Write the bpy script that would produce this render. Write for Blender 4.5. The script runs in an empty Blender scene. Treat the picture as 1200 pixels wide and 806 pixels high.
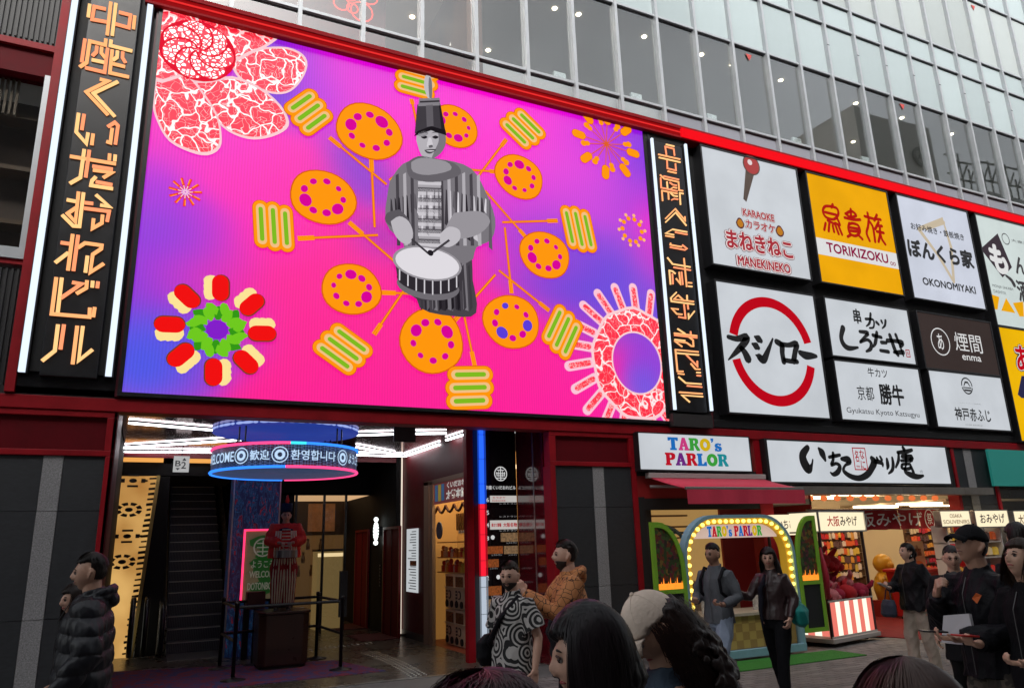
import bpy, bmesh, math, random
import numpy as np
from mathutils import Vector, Matrix
random.seed(7); np.random.seed(7)
C = bpy.context.scene.collection
SC = bpy.context.scene

# ---------------------------------------------------------------- camera
FPX, PITCH, YAW, ROLL = 874.02, 0.261165, 0.456042, -0.029683
CAMH = 1.75
D = 10.2                       # distance of the facade plane (y) from the camera
def _basis():
    cp, sp, cy, sy = math.cos(PITCH), math.sin(PITCH), math.cos(YAW), math.sin(YAW)
    f = Vector((sy*cp, cy*cp, sp)); r = Vector((cy, -sy, 0)); u = r.cross(f)
    cr, sr = math.cos(ROLL), math.sin(ROLL)
    return f, cr*r+sr*u, -sr*r+cr*u
FW, RT, UP = _basis()
cam_d = bpy.data.cameras.new('camera'); cam = bpy.data.objects.new('camera', cam_d); C.objects.link(cam)
cam.location = (0, 0, CAMH)
cam.rotation_euler = Matrix((RT, UP, -FW)).transposed().to_euler()
cam_d.sensor_fit = 'HORIZONTAL'; cam_d.sensor_width = 36; cam_d.lens = FPX/1200*36
cam_d.clip_start = 0.05; cam_d.clip_end = 1000
SC.camera = cam
# ---------------------------------------------------------------- world, sun, exposure
SUN_EL, SUN_ROT = math.radians(38), math.radians(200)
w = bpy.data.worlds.new('World'); SC.world = w; w.use_nodes = True
nt = w.node_tree; bg = nt.nodes['Background']
sky = nt.nodes.new('ShaderNodeTexSky'); sky.sky_type = 'NISHITA'; sky.sun_disc = False
sky.sun_elevation = SUN_EL; sky.sun_rotation = SUN_ROT; sky.dust_density = 4; sky.air_density = 1.5; sky.ozone_density = 2
hs = nt.nodes.new('ShaderNodeHueSaturation'); hs.inputs['Saturation'].default_value = 0.22   # overcast: a grey sky
tc = nt.nodes.new('ShaderNodeTexCoord'); nz = nt.nodes.new('ShaderNodeTexNoise'); nz.inputs['Scale'].default_value = 2.6; nz.inputs['Detail'].default_value = 6
mr = nt.nodes.new('ShaderNodeMapRange'); mr.inputs[1].default_value = .3; mr.inputs[2].default_value = .72; mr.inputs[3].default_value = .72; mr.inputs[4].default_value = 1.3
mx = nt.nodes.new('ShaderNodeMixRGB'); mx.blend_type = 'MULTIPLY'; mx.inputs[0].default_value = 1
nt.links.new(tc.outputs['Generated'], nz.inputs['Vector']); nt.links.new(nz.outputs['Fac'], mr.inputs[0])
nt.links.new(sky.outputs[0], hs.inputs['Color']); nt.links.new(hs.outputs[0], mx.inputs[1]); nt.links.new(mr.outputs[0], mx.inputs[2])
nt.links.new(mx.outputs[0], bg.inputs['Color']); bg.inputs['Strength'].default_value = 0.15
sl = bpy.data.lights.new('sun', 'SUN'); sl.energy = 0.9; sl.angle = math.radians(20); sl.color = (1, .96, .9)
so = bpy.data.objects.new('sun', sl); C.objects.link(so)
so.rotation_euler = (math.pi/2-SUN_EL, 0, math.pi-SUN_ROT)
SC.view_settings.view_transform = 'Standard'; SC.view_settings.look = 'None'
SC.view_settings.exposure = 0.9; SC.view_settings.gamma = 1
try: SC.view_settings.use_curve_mapping = False
except Exception: pass
SC.cycles.max_bounces = 7; SC.cycles.transparent_max_bounces = 12; SC.cycles.use_denoising = True
SC.cycles.sample_clamp_indirect = 4

# ---------------------------------------------------------------- picture pixel -> real place
def ray(px, py): return FW*FPX + RT*(px-600) + UP*(403-py)
def W(px, py, Y=D):
    d = ray(px, py); t = Y/d.y; return Vector((d.x*t, Y, CAMH+d.z*t))
def G(px, py, z=0.0):
    d = ray(px, py); t = (z-CAMH)/d.z; return Vector((d.x*t, d.y*t, z))

# ---------------------------------------------------------------- materials
MATS = {}
def srgb(r, g, b):
    f = lambda c: (c/255/12.92) if c/255 <= .04045 else ((c/255+.055)/1.055)**2.4
    return (f(r), f(g), f(b))
def mat(name, col=(.5,.5,.5), rough=.6, metal=0, emis=None, es=0, bump=0, bs=20, var=0, vs=4, spec=.5, alpha=None, coat=0, stretch=None):
    if name in MATS: return MATS[name]
    m = bpy.data.materials.new(name); m.use_nodes = True; MATS[name] = m
    n = m.node_tree.nodes; L = m.node_tree.links; p = n['Principled BSDF']
    p.inputs['Base Color'].default_value = (*col, 1); p.inputs['Roughness'].default_value = rough
    p.inputs['Metallic'].default_value = metal; p.inputs['Specular IOR Level'].default_value = spec
    if coat: p.inputs['Coat Weight'].default_value = coat; p.inputs['Coat Roughness'].default_value = .08
    if emis is not None: p.inputs['Emission Color'].default_value = (*emis, 1); p.inputs['Emission Strength'].default_value = es
    if bump or var:
        t = n.new('ShaderNodeTexCoord'); mp = n.new('ShaderNodeMapping')
        if stretch: mp.inputs['Scale'].default_value = stretch
        L.new(t.outputs['Object'], mp.inputs['Vector'])
    if var:
        a = n.new('ShaderNodeTexNoise'); a.inputs['Scale'].default_value = vs; a.inputs['Detail'].default_value = 8; a.inputs['Roughness'].default_value = .65
        L.new(mp.outputs[0], a.inputs['Vector'])
        r = n.new('ShaderNodeMapRange'); r.inputs[1].default_value = .3; r.inputs[2].default_value = .7
        r.inputs[3].default_value = 1-var; r.inputs[4].default_value = 1+var
        x = n.new('ShaderNodeMixRGB'); x.blend_type = 'MULTIPLY'; x.inputs[0].default_value = 1; x.inputs[1].default_value = (*col, 1)
        L.new(a.outputs['Fac'], r.inputs[0]); L.new(r.outputs[0], x.inputs[2]); L.new(x.outputs[0], p.inputs['Base Color'])
        r2 = n.new('ShaderNodeMapRange'); r2.inputs[3].default_value = max(.02, rough-.12); r2.inputs[4].default_value = min(1, rough+.12)
        L.new(a.outputs['Fac'], r2.inputs[0]); L.new(r2.outputs[0], p.inputs['Roughness'])
    if bump:
        b = n.new('ShaderNodeTexNoise'); b.inputs['Scale'].default_value = bs; b.inputs['Detail'].default_value = 5
        q = n.new('ShaderNodeBump'); q.inputs['Strength'].default_value = bump; q.inputs['Distance'].default_value = .01
        L.new(mp.outputs[0], b.inputs['Vector']); L.new(b.outputs['Fac'], q.inputs['Height']); L.new(q.outputs[0], p.inputs['Normal'])
    return m
LITK = 2**-.9
def lit(name, col, s=.8, base=.15):      # a surface that gives off light (sign, lamp, screen)
    new = name not in MATS
    m = mat(name, tuple(c*base*.6 for c in col), .8, spec=.04, emis=col, es=s*LITK)
    if new and name.startswith('lightbox'):      # uneven lamps behind the sheet
        n = m.node_tree.nodes; L = m.node_tree.links; t = n.new('ShaderNodeTexCoord'); a = n.new('ShaderNodeTexNoise'); a.inputs['Scale'].default_value = 1.1; a.inputs['Detail'].default_value = 3
        r = n.new('ShaderNodeMapRange'); r.inputs[1].default_value = .3; r.inputs[2].default_value = .7; r.inputs[3].default_value = s*LITK*.97; r.inputs[4].default_value = s*LITK*1.12
        L.new(t.outputs['Object'], a.inputs[0]); L.new(a.outputs['Fac'], r.inputs[0]); L.new(r.outputs[0], n['Principled BSDF'].inputs['Emission Strength'])
    return m
def per_object(m, amt):      # each pane a slightly different tone
    n = m.node_tree.nodes; L = m.node_tree.links; p = n['Principled BSDF']; src = p.inputs['Base Color'].links[0].from_socket
    oi = n.new('ShaderNodeObjectInfo'); r = n.new('ShaderNodeMapRange'); r.inputs[3].default_value = 1-amt; r.inputs[4].default_value = 1+amt; x = n.new('ShaderNodeMixRGB'); x.blend_type = 'MULTIPLY'; x.inputs[0].default_value = 1
    L.new(oi.outputs['Random'], r.inputs[0]); L.new(src, x.inputs[1]); L.new(r.outputs[0], x.inputs[2]); L.new(x.outputs[0], p.inputs['Base Color'])
def veined(name, c1, c2, scale, width, emit=None, metric='DISTANCE_TO_EDGE', dist=.0):
    if name in MATS: return MATS[name]
    m = bpy.data.materials.new(name); m.use_nodes = True; MATS[name] = m
    n = m.node_tree.nodes; L = m.node_tree.links; p = n['Principled BSDF']
    t = n.new('ShaderNodeTexCoord'); nz = n.new('ShaderNodeTexNoise'); nz.inputs['Scale'].default_value = scale*.8
    av = n.new('ShaderNodeMixRGB'); av.blend_type = 'LINEAR_LIGHT'; av.inputs[0].default_value = dist
    v = n.new('ShaderNodeTexVoronoi'); v.feature = metric; v.inputs['Scale'].default_value = scale
    r = n.new('ShaderNodeValToRGB'); r.color_ramp.elements[0].color = (*c1, 1); r.color_ramp.elements[1].color = (*c2, 1)
    r.color_ramp.elements[0].position = width; r.color_ramp.elements[1].position = width+.03
    L.new(t.outputs['Object'], nz.inputs['Vector']); L.new(t.outputs['Object'], av.inputs[1]); L.new(nz.outputs['Color'], av.inputs[2])
    L.new(av.outputs[0], v.inputs['Vector']); L.new(v.outputs['Distance'], r.inputs[0])
    v2 = n.new('ShaderNodeTexVoronoi'); v2.feature = metric; v2.inputs['Scale'].default_value = scale*2.6; r2 = n.new('ShaderNodeValToRGB'); L.new(av.outputs[0], v2.inputs['Vector']); L.new(v2.outputs['Distance'], r2.inputs[0])
    r2.color_ramp.elements[0].color = (*[.55*a+.45*b for a, b in zip(c1, c2)], 1); r2.color_ramp.elements[1].color = (1,1,1,1); r2.color_ramp.elements[0].position = width*.5; r2.color_ramp.elements[1].position = width*.5+.03
    xm = n.new('ShaderNodeMixRGB'); xm.blend_type = 'MIX'; L.new(r2.outputs[0], xm.inputs[1]); xm.inputs[1].default_value = (1,1,1,1)
    mk = n.new('ShaderNodeMath'); mk.operation = 'LESS_THAN'; mk.inputs[1].default_value = width*.55; L.new(v2.outputs['Distance'], mk.inputs[0]); L.new(mk.outputs[0], xm.inputs[0]); L.new(r.outputs[0], xm.inputs[1]); xm.inputs[2].default_value = (*[.6*a+.4*b for a, b in zip(c1, c2)], 1)
    r = xm if dist else r
    L.new(r.outputs[0], p.inputs['Base Color']); p.inputs['Roughness'].default_value = .6
    if emit: L.new(r.outputs[0], p.inputs['Emission Color']); p.inputs['Emission Strength'].default_value = emit*LITK
    return m

# ---------------------------------------------------------------- mesh builder
class MB:
    def __init__(s): s.v = []; s.f = []; s.m = []; s.mi = 0; s.marks = []
    def add(s, vs, fs, mi=None):
        o = len(s.v); s.v += [tuple(x) for x in vs]; s.f += [tuple(i+o for i in f) for f in fs]; s.m += [s.mi if mi is None else mi]*len(fs); return s
    def box(s, x0, x1, y0, y1, z0, z1, mi=None):
        vs = [(x, y, z) for z in (z0, z1) for y in (y0, y1) for x in (x0, x1)]
        return s.add(vs, [(0,2,3,1),(4,5,7,6),(0,1,5,4),(2,6,7,3),(0,4,6,2),(1,3,7,5)], mi)
    def obox(s, c, ax, ay, az, mi=None):   # centre and three half-axis vectors
        c, ax, ay, az = map(Vector, (c, ax, ay, az))
        vs = [c+i*ax+j*ay+k*az for k in (-1,1) for j in (-1,1) for i in (-1,1)]
        return s.add(vs, [(0,2,3,1),(4,5,7,6),(0,1,5,4),(2,6,7,3),(0,4,6,2),(1,3,7,5)], mi)
    def prism(s, pts, y0, y1, mi=None):    # polygon in X,Z extruded from y0 (front) to y1
        n = len(pts)
        a = sum(pts[i][0]*pts[(i+1)%n][1]-pts[(i+1)%n][0]*pts[i][1] for i in range(n))
        if a < 0: pts = pts[::-1]
        vs = [(x, y0, z) for x, z in pts]+[(x, y1, z) for x, z in pts]
        fs = [tuple(range(n)), tuple(range(2*n-1, n-1, -1))]+[(i, i+n, (i+1)%n+n, (i+1)%n) for i in range(n)]
        return s.add(vs, fs, mi)
    def flat(s, pts, y, mi=None):
        n = len(pts); a = sum(pts[i][0]*pts[(i+1)%n][1]-pts[(i+1)%n][0]*pts[i][1] for i in range(n))
        if a < 0: pts = pts[::-1]
        return s.add([(x, y, z) for x, z in pts], [tuple(range(n))], mi)
    def tube(s, path, r, n=8, mi=None, caps=True, sq=None):
        path = [Vector(p) for p in path]; k = len(path); rs = r if isinstance(r, (list, tuple)) else [r]*k
        up = None; rings = []
        for i, p in enumerate(path):
            t = (path[min(i+1, k-1)]-path[max(i-1, 0)]).normalized()
            if up is None: up = Vector((0,0,1)) if abs(t.z) < .9 else Vector((0,1,0))
            a = t.cross(up)
            if a.length < 1e-5: a = t.cross(Vector((1,0,0)))
            a.normalize(); b = a.cross(t).normalized(); up = b
            e = 1 if sq is None else sq
            rings.append([p+a*math.cos(2*math.pi*j/n)*rs[i]+b*math.sin(2*math.pi*j/n)*rs[i]*e for j in range(n)])
        vs = [q for R in rings for q in R]
        fs = [(i*n+j, i*n+(j+1)%n, (i+1)*n+(j+1)%n, (i+1)*n+j) for i in range(k-1) for j in range(n)]
        if caps: fs += [tuple(range(n-1, -1, -1)), tuple(range((k-1)*n, k*n))]
        return s.add(vs, fs, mi)
    def lathe(s, prof, c=(0,0,0), n=24, mi=None, a0=0, a1=2*math.pi, sx=1, sy=1):
        full = abs(a1-a0-2*math.pi) < 1e-6; m = n if full else n+1; vs = []; k = len(prof)
        for r, z in prof:
            for j in range(m):
                a = a0+(a1-a0)*j/n; vs.append((c[0]+r*math.cos(a)*sx, c[1]+r*math.sin(a)*sy, c[2]+z))
        fs = []
        for i in range(k-1):
            for j in range(n if full else n):
                j2 = (j+1) % m if full else j+1
                fs.append((i*m+j, i*m+j2, (i+1)*m+j2, (i+1)*m+j))
        if full:
            if prof[0][0] > 1e-4: fs.append(tuple(range(m-1, -1, -1)))
            if prof[-1][0] > 1e-4: fs.append(tuple((k-1)*m+j for j in range(m)))
        return s.add(vs, fs, mi)
    def ball(s, c, r, n=12, mi=None, sx=1, sy=1, sz=1):
        h = max(4, n//2)
        return s.lathe([(r*math.sin(math.pi*i/h)+(1e-5 if i in (0, h) else 0), -r*sz*math.cos(math.pi*i/h)) for i in range(h+1)], c, n, mi, sx=sx, sy=sy)
    def mesh(s, name, mats, smooth=False):
        me = bpy.data.meshes.new(name); me.from_pydata(s.v, [], s.f)
        for m in (mats if isinstance(mats, (list, tuple)) else [mats]): me.materials.append(m)
        if any(s.m): me.polygons.foreach_set('material_index', s.m)
        if smooth: me.polygons.foreach_set('use_smooth', [True]*len(s.f))
        me.update(); return me
    def build(s, name, mats, parent=None, smooth=False, bevel=0, loc=None):
        if 'lettering' in name and len(set(s.marks)) > 1 and not bevel:      # one object per line of lettering
            mk = sorted(set([(0, 0)]+s.marks)); out = None
            for i, (v0, f0) in enumerate(mk):
                v1, f1 = mk[i+1] if i+1 < len(mk) else (len(s.v), len(s.f))
                if f1 > f0:
                    q = MB(); q.v = s.v[v0:v1]; q.f = [tuple(k-v0 for k in f) for f in s.f[f0:f1]]; q.m = s.m[f0:f1]; out = q.build(name, mats, parent, smooth)
            return out
        o = bpy.data.objects.new(name, s.mesh(name, mats, smooth)); C.objects.link(o)
        if loc is not None:
            o.location = loc
        if parent is not None: o.parent = parent
        if bevel:
            b = o.modifiers.new('bevel', 'BEVEL'); b.width = bevel; b.segments = 2; b.limit_method = 'ANGLE'
        return o
def link(name, me, parent=None, loc=(0,0,0), rot=None, scale=None):
    o = bpy.data.objects.new(name, me); C.objects.link(o); o.location = loc
    if rot is not None: o.rotation_euler = rot
    if scale is not None: o.scale = scale
    if parent is not None: o.parent = parent
    return o
def tag(o, label=None, cat=None, group=None, kind=None):
    if label: o['label'] = label
    if cat: o['category'] = cat
    if group: o['group'] = group
    if kind: o['kind'] = kind
    return o
def thing(name, label, cat, loc=(0,0,0), rz=0, group=None):
    o = bpy.data.objects.new(name, None); C.objects.link(o); o.location = loc; o.rotation_euler = (0,0,rz); o.empty_display_size = .1
    return tag(o, label, cat, group)
def clip(pts, x0, x1, z0, z1):
    for ax, lim, sg in ((0, x0, 1), (0, x1, -1), (1, z0, 1), (1, z1, -1)):
        out = []
        for i in range(len(pts)):
            a, b = pts[i-1], pts[i]; ia = (a[ax]-lim)*sg >= 0; ib = (b[ax]-lim)*sg >= 0
            if ia != ib:
                t = (lim-a[ax])/(b[ax]-a[ax]); q = [a[0]+(b[0]-a[0])*t, a[1]+(b[1]-a[1])*t]; out.append(tuple(q))
            if ib: out.append(b)
        pts = out
        if not pts: return []
    return pts
def XZ(px, py, Y=D):
    p = W(px, py, Y); return (p.x, p.z)
_font_cache = {}
def text_pts(s, bold=0):
    k = (s, bold)
    if k in _font_cache: return _font_cache[k]
    cu = bpy.data.curves.new('t', 'FONT'); cu.body = s; cu.fill_mode = 'FRONT'; cu.resolution_u = 3; cu.offset = bold
    o = bpy.data.objects.new('t', cu); C.objects.link(o)
    bpy.context.view_layer.update()
    me = bpy.data.meshes.new_from_object(o.evaluated_get(bpy.context.evaluated_depsgraph_get()))
    v = [(q.co.x, q.co.y) for q in me.vertices]; f = [tuple(p.vertices) for p in me.polygons]
    bpy.data.objects.remove(o); bpy.data.curves.remove(cu); bpy.data.meshes.remove(me)
    _font_cache[k] = (v, f); return v, f
def text_into(mb, s, x0, x1, z0, z1, y, bold=0, mi=None, depth=0, rot90=False, slant=0):
    """Lettering filling a rectangle on a wall that faces -Y."""
    v, f = text_pts(s, 0)
    if not v: return
    if rot90: v = [(b, -a) for a, b in v]
    xs = [a for a, b in v]; zs = [b for a, b in v]
    ax, bx, az, bz = min(xs), max(xs), min(zs), max(zs)
    fx = (x1-x0)/max(bx-ax, 1e-6); fz = (z1-z0)/max(bz-az, 1e-6)
    r = bold*abs(z1-z0)*.55/max(.2, (bz-az)); mb.marks.append((len(mb.v), len(mb.f)))
    x0 += r; z0 += r; fx = max((x1-x0-r), 1e-4)/max(bx-ax, 1e-6); fz = max((z1-z0-r), 1e-4)/max(bz-az, 1e-6)
    n = 0 if bold < .008 else 8
    for k in range(n+1):       # stroke weight: the letter stamped round a small circle
        dx, dz = (0, 0) if k == n else (r*math.cos(k*math.pi/4), r*math.sin(k*math.pi/4))
        mb.add([(x0+(a-ax)*fx+slant*(b-az)*fz+dx, y-.00012*k, z0+(b-az)*fz+dz) for a, b in v], f, mi)
def text_px(mb, s, px0, py0, px1, py1, Y, bold=0, mi=None, **k):
    a = W(px0, py0, Y); b = W(px1, py1, Y)
    text_into(mb, s, a.x, b.x, b.z, a.z, Y, bold, mi, **k)
def smooth_path(pts, n=6):
    if len(pts) < 3: return pts
    P = [pts[0]]+list(pts)+[pts[-1]]; out = []
    for i in range(1, len(P)-2):
        for k in range(n):
            t = k/n; q = []
            for d in range(len(pts[0])):
                a, b, c, e = P[i-1][d], P[i][d], P[i+1][d], P[i+2][d]
                q.append(.5*(2*b+(c-a)*t+(2*a-5*b+4*c-e)*t*t+(3*b-a-3*c+e)*t**3))
            out.append(tuple(q))
    out.append(tuple(pts[-1])); return out
def ribbon(pts, cap=True):
    """pts: (x, z, width) -> quads strip polygon list in 2D"""
    L, R = [], []
    n = len(pts)
    for i, (x, z, wd) in enumerate(pts):
        a = pts[max(0, i-1)]; b = pts[min(n-1, i+1)]; dx, dz = b[0]-a[0], b[1]-a[1]; l = math.hypot(dx, dz) or 1
        nx, nz = -dz/l*wd/2, dx/l*wd/2; L.append((x+nx, z+nz)); R.append((x-nx, z-nz))
    return L, R
def brush(mb, pts, y, mi=None, smooth=True, n=5):
    p = smooth_path(pts, n) if smooth else pts
    L, R = ribbon(p); k = len(L)
    o = [(x, y, z) for x, z in L]+[(x, y, z) for x, z in R]
    mb.add(o, [(i, i+k, i+1+k, i+1) for i in range(k-1)], mi)
    for (x, z, wd) in (p[0], p[-1]):
        mb.add([(x+wd/2*math.cos(-a*math.pi/4), y+.0004, z+wd/2*math.sin(-a*math.pi/4)) for a in range(8)][::-1], [tuple(range(8))], mi)
def brush_px(mb, pts, Y, y=None, mi=None, o=(0,0), s=1.0, smooth=True, wk=1.0):
    """pts in a zoomed crop (origin o, scale s): (x, y, width)"""
    out = []
    for x, yy, wd in pts:
        a = W(o[0]+x/s, o[1]+yy/s, Y); b = W(o[0]+(x+wd*wk)/s, o[1]+yy/s, Y); out.append((a.x, a.z, abs(b.x-a.x)))
    brush(mb, out, Y if y is None else y, mi, smooth)
# ================================================================ ground and the building
M_red = mat('red_paint_metal', (.28,.003,.009), .5, var=.22, vs=3, spec=.25)
M_reddark = mat('dark_red_panel', (.11,.002,.006), .6, var=.15, vs=5, spec=.15)
M_stone = mat('charcoal_stone', (.022,.024,.028), .5, bump=.35, bs=160, var=.25, vs=14, stretch=(1,1,3))
M_stripe = mat('speckled_grey_stone', (.27,.265,.27), .75, bump=.9, bs=120, var=.5, vs=70)
M_black = mat('black_metal', (.008,.008,.010), .38, var=.2, vs=6)
M_blackmat = mat('black_matt', (.006,.006,.007), .7)
M_alu = mat('pale_aluminium', (.42,.44,.46), .42, metal=.35, var=.08, vs=3)
M_aludark = mat('dark_gasket', (.03,.03,.035), .6)
M_steel = mat('brushed_steel', (.45,.44,.42), .32, metal=.9, var=.1, vs=8)
M_white = mat('white_plastic', (.7,.7,.7), .5)
def glass_mat(name, tint=(.75,.8,.8), ior=1.75, tr=.9):
    if name in MATS: return MATS[name]
    m = bpy.data.materials.new(name); m.use_nodes = True; MATS[name] = m
    n = m.node_tree.nodes; L = m.node_tree.links; n.remove(n['Principled BSDF'])
    tr_ = n.new('ShaderNodeBsdfTransparent'); tr_.inputs[0].default_value = (*tint, 1)
    gl = n.new('ShaderNodeBsdfGlossy'); gl.inputs['Roughness'].default_value = .015; gl.inputs['Color'].default_value = (.95,.97,.97,1)
    fr = n.new('ShaderNodeFresnel'); fr.inputs['IOR'].default_value = ior
    bp = n.new('ShaderNodeBump'); nz = n.new('ShaderNodeTexNoise'); nz.inputs['Scale'].default_value = .8; tc = n.new('ShaderNodeTexCoord')
    bp.inputs['Strength'].default_value = .05; bp.inputs['Distance'].default_value = .02
    L.new(tc.outputs['Object'], nz.inputs[0]); L.new(nz.outputs[0], bp.inputs['Height']); L.new(bp.outputs[0], gl.inputs['Normal'])
    gm_ = n.new('ShaderNodeNewGeometry'); im_ = n.new('ShaderNodeMath'); im_.operation = 'SUBTRACT'; im_.inputs[0].default_value = 1; mm_ = n.new('ShaderNodeMath'); mm_.operation = 'MULTIPLY'
    L.new(gm_.outputs['Backfacing'], im_.inputs[1]); L.new(im_.outputs[0], mm_.inputs[0]); L.new(fr.outputs[0], mm_.inputs[1])
    mx = n.new('ShaderNodeMixShader'); L.new(mm_.outputs[0], mx.inputs[0]); L.new(tr_.outputs[0], mx.inputs[1]); L.new(gl.outputs[0], mx.inputs[2])
    L.new(mx.outputs[0], n['Material Output'].inputs[0]); return m
M_glass = glass_mat('window_glass', (.88,.90,.90), 2.2)
M_shopglass = glass_mat('shop_glass', (.92,.93,.92), 1.5)
M_frost = mat('frosted_back_painted_glass', (.38,.45,.46), .15, var=.05, vs=.7, spec=.5)
M_spand = mat('lavender_grey_spandrel', (.25,.26,.30), .25, var=.05, vs=.8)

per_object(M_frost, .10); per_object(M_spand, .07)
# ---- ground
gm = MB(); gm.add([(-60,-40,0),(90,-40,0),(90,D+.42,0),(-60,D+.42,0)], [(0,1,2,3)])
tag(gm.build('street', mat('street_asphalt', (.12,.115,.11), .6, bump=.4, bs=60, var=.25, vs=2)), kind='structure')
gm = MB(); gm.add([(-60,D+.42,-.002),(90,D+.42,-.002),(90,90,-.002),(-60,90,-.002)], [(0,1,2,3)])
tag(gm.build('ground', mat('ground_concrete', (.06,.058,.055), .5, var=.2, vs=1)), kind='structure')
# pavers in the street: individual bricks where they show, the rest joined
M_pav = [mat('paver_a', (.17,.155,.145), .62, bump=.5, bs=90, var=.2, vs=9), mat('paver_b', (.14,.13,.122), .62, bump=.5, bs=90, var=.2, vs=9), mat('paver_c', (.20,.185,.17), .62, bump=.5, bs=90, var=.2, vs=9)]
pave = tag(MB().add([(1,4.4,.004),(30,4.4,.004),(30,9.6,.004),(1,9.6,.004)], [(0,1,2,3)]).build('pavement', mat('mortar_bed', (.03,.028,.026), .9)), kind='structure')
bw, bd = .23, .118
bmesh_ = []
for m in M_pav:
    q = MB(); q.box(-bw/2+.005, bw/2-.005, -bd/2+.005, bd/2-.005, 0, .014); me = q.mesh('brick', m); bmesh_.append(me)
rest = MB(); cnt = 0
y = 4.5; row = 0
while y < 9.5:
    x = 1.2+(row % 2)*bw/2
    while x < 26:
        vis = 6.9 < x < 9.9 and 7.15 < y < 8.95
        k = random.choice([0,0,1,1,2]); 
        if vis and cnt < 290:
            link('brick', bmesh_[k], pave, (x, y, .004), (random.uniform(-.006,.006), random.uniform(-.006,.006), 0)); cnt += 1
        else:
            z = .018+random.uniform(-.001,.001); rest.mi = k
            a, b = bw/2-.005, bd/2-.005
            rest.add([(x-a,y-b,z),(x+a,y-b,z),(x+a,y+b,z),(x-a,y+b,z),(x-a,y-b,.004),(x+a,y-b,.004)], [(0,1,2,3),(4,5,1,0)])
        x += bw
    y += bd; row += 1
rest.mi = 0
tag(rest.build('paver_field', M_pav, pave), kind='stuff')

# ---- lower building
bld = thing('shop_building', 'red framed building front carrying the billboard and the dark stone piers', 'building')
XL, XR = -9.0, 34.0
SB = 3.68; ST = 9.37
# red band under the screen
MB().box(XL, XR, D-.02, D+.25, 3.44, 3.60).build('red_band', M_red, bld, bevel=.008)
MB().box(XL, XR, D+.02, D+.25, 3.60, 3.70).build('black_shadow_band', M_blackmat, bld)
def frame_panel(x0, x1, z0, z1, t=.07):
    o = MB(); o.box(x0, x1, D, D+.2, z1-t, z1); o.box(x0, x1, D, D+.2, z0, z0+t); o.box(x0, x0+t*1.6, D, D+.2, z0+t, z1-t); o.box(x1-t*1.6, x1, D, D+.2, z0+t, z1-t)
    f = o.build('panel_frame', M_red, bld, bevel=.006)
    MB().box(x0+t*1.6, x1-t*1.6, D+.055, D+.2, z0+t, z1-t).build('inset_panel', M_reddark, bld)
def pier(x0, x1, sx0, sx1, side_left, side_right, ph=2.90):
    if ph < 3: frame_panel(x0, x1, 2.90, 3.436)
    a = x0+.03 if side_left else x0; 
    jz = 2.26
    for (p, q, nm, mt, yy) in ((x0+.09, sx0, 'stone_slab', M_stone, 0), (sx0, sx1, 'stone_stripe', M_stripe, -.008), (sx1, x1-.09, 'stone_slab', M_stone, 0)):
        for z0, z1 in ((0, 1.08), (1.086, jz), (jz+.006, ph-.005)):
            MB().box(p+.002, q-.002, D+.035+yy, D+.25, z0, z1).build(nm, mt, bld)
    MB().box(x0, x0+.09, D, D+.25, 0, ph).build('red_post', M_red, bld, bevel=.006)
    MB().box(x1-.09, x1, D, D+.25, 0, ph).build('red_post', M_red, bld, bevel=.006)
pier(-2.05, -.38, XZ(50,540)[0], XZ(74,540)[0], 0, 1)
pier(5.60, 7.20, XZ(696,560)[0], XZ(709,560)[0], 1, 0)
pier(15.25, 16.65, XZ(1131,535)[0], XZ(1140,535)[0], 1, 0, 3.436)
# left end beyond the left pier
MB().box(-6, -2.07, D+.05, D+.3, 0, 3.43).build('stone_slab', M_stone, bld)
# upper-left bay beside the neon sign
lx0, lx1 = -9, XZ(20,440)[0]
def zl(px, py): return XZ(px, py)[1]
MB().box(lx0, lx1-.1, D+.06, D+.3, 3.60, zl(10,312)).build('ribbed_cladding', mat('ribbed_black', (.012,.012,.014), .5), bld)
rb = MB()
for i in range(60): rb.box(lx1-.16-i*.06, lx1-.135-i*.06, D+.035, D+.062, 3.62, zl(10,312)-.01); rb.box(lx1-.16-i*.06, lx1-.135-i*.06, D+.035, D+.062, zl(30,45)+.03, 10.5)
tag(rb.build('cladding_rib', mat('ribbed_black', (.012,.012,.014), .5), bld), kind='stuff')
MB().box(lx0, lx1-.1, D+.06, D+.3, zl(30,48), 11).build('ribbed_cladding', mat('ribbed_black', (.012,.012,.014), .5), bld)
MB().box(lx0, lx1-.1, D-.02, D+.3, zl(30,55), zl(30,48)).build('red_rail', M_red, bld)
MB().box(lx0, lx1-.1, D+.04, D+.3, zl(30,84), zl(30,55)).build('inset_panel', M_reddark, bld)
MB().box(lx0, lx1-.1, D+.0, D+.3, zl(15,309), zl(15,303)).build('red_rail', M_red, bld)
MB().box(lx0, lx1-.1, D-.03, D+.35, zl(15,303), zl(15,290)).build('window_sill', M_alu, bld)
zz0, zz1 = zl(15,290), zl(30,84)
MB().box(lx0, lx1-.1, D+.85, D+.9, zz0, zz1).build('window_backwall', mat('brown_interior', (.055,.03,.02), .7, var=.5, vs=2), bld)
MB().box(lx0, lx1-.17, D+.2, D+.21, zz0, zz1).build('window_pane', M_shopglass, bld)
MB().box(lx1-.17, lx1-.1, D-.01, D+.3, zz0, zz1).build('window_frame', M_alu, bld)
for k in range(5):
    z = zz0+.5+k*.75; MB().box(lx0, lx1-.2, D+.5, D+.82, z, z+.06).build('interior_shelf', mat('dark_wood', (.07,.035,.015), .6, var=.3, vs=5), bld)
for k in range(14):
    MB().box(lx1-.5-.06*k, lx1-.47-.06*k, D+.25, D+.3, zz0+1.9, zz0+2.9).build('interior_louvre', mat('brown_louvre', (.09,.06,.035), .6), bld)
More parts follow.
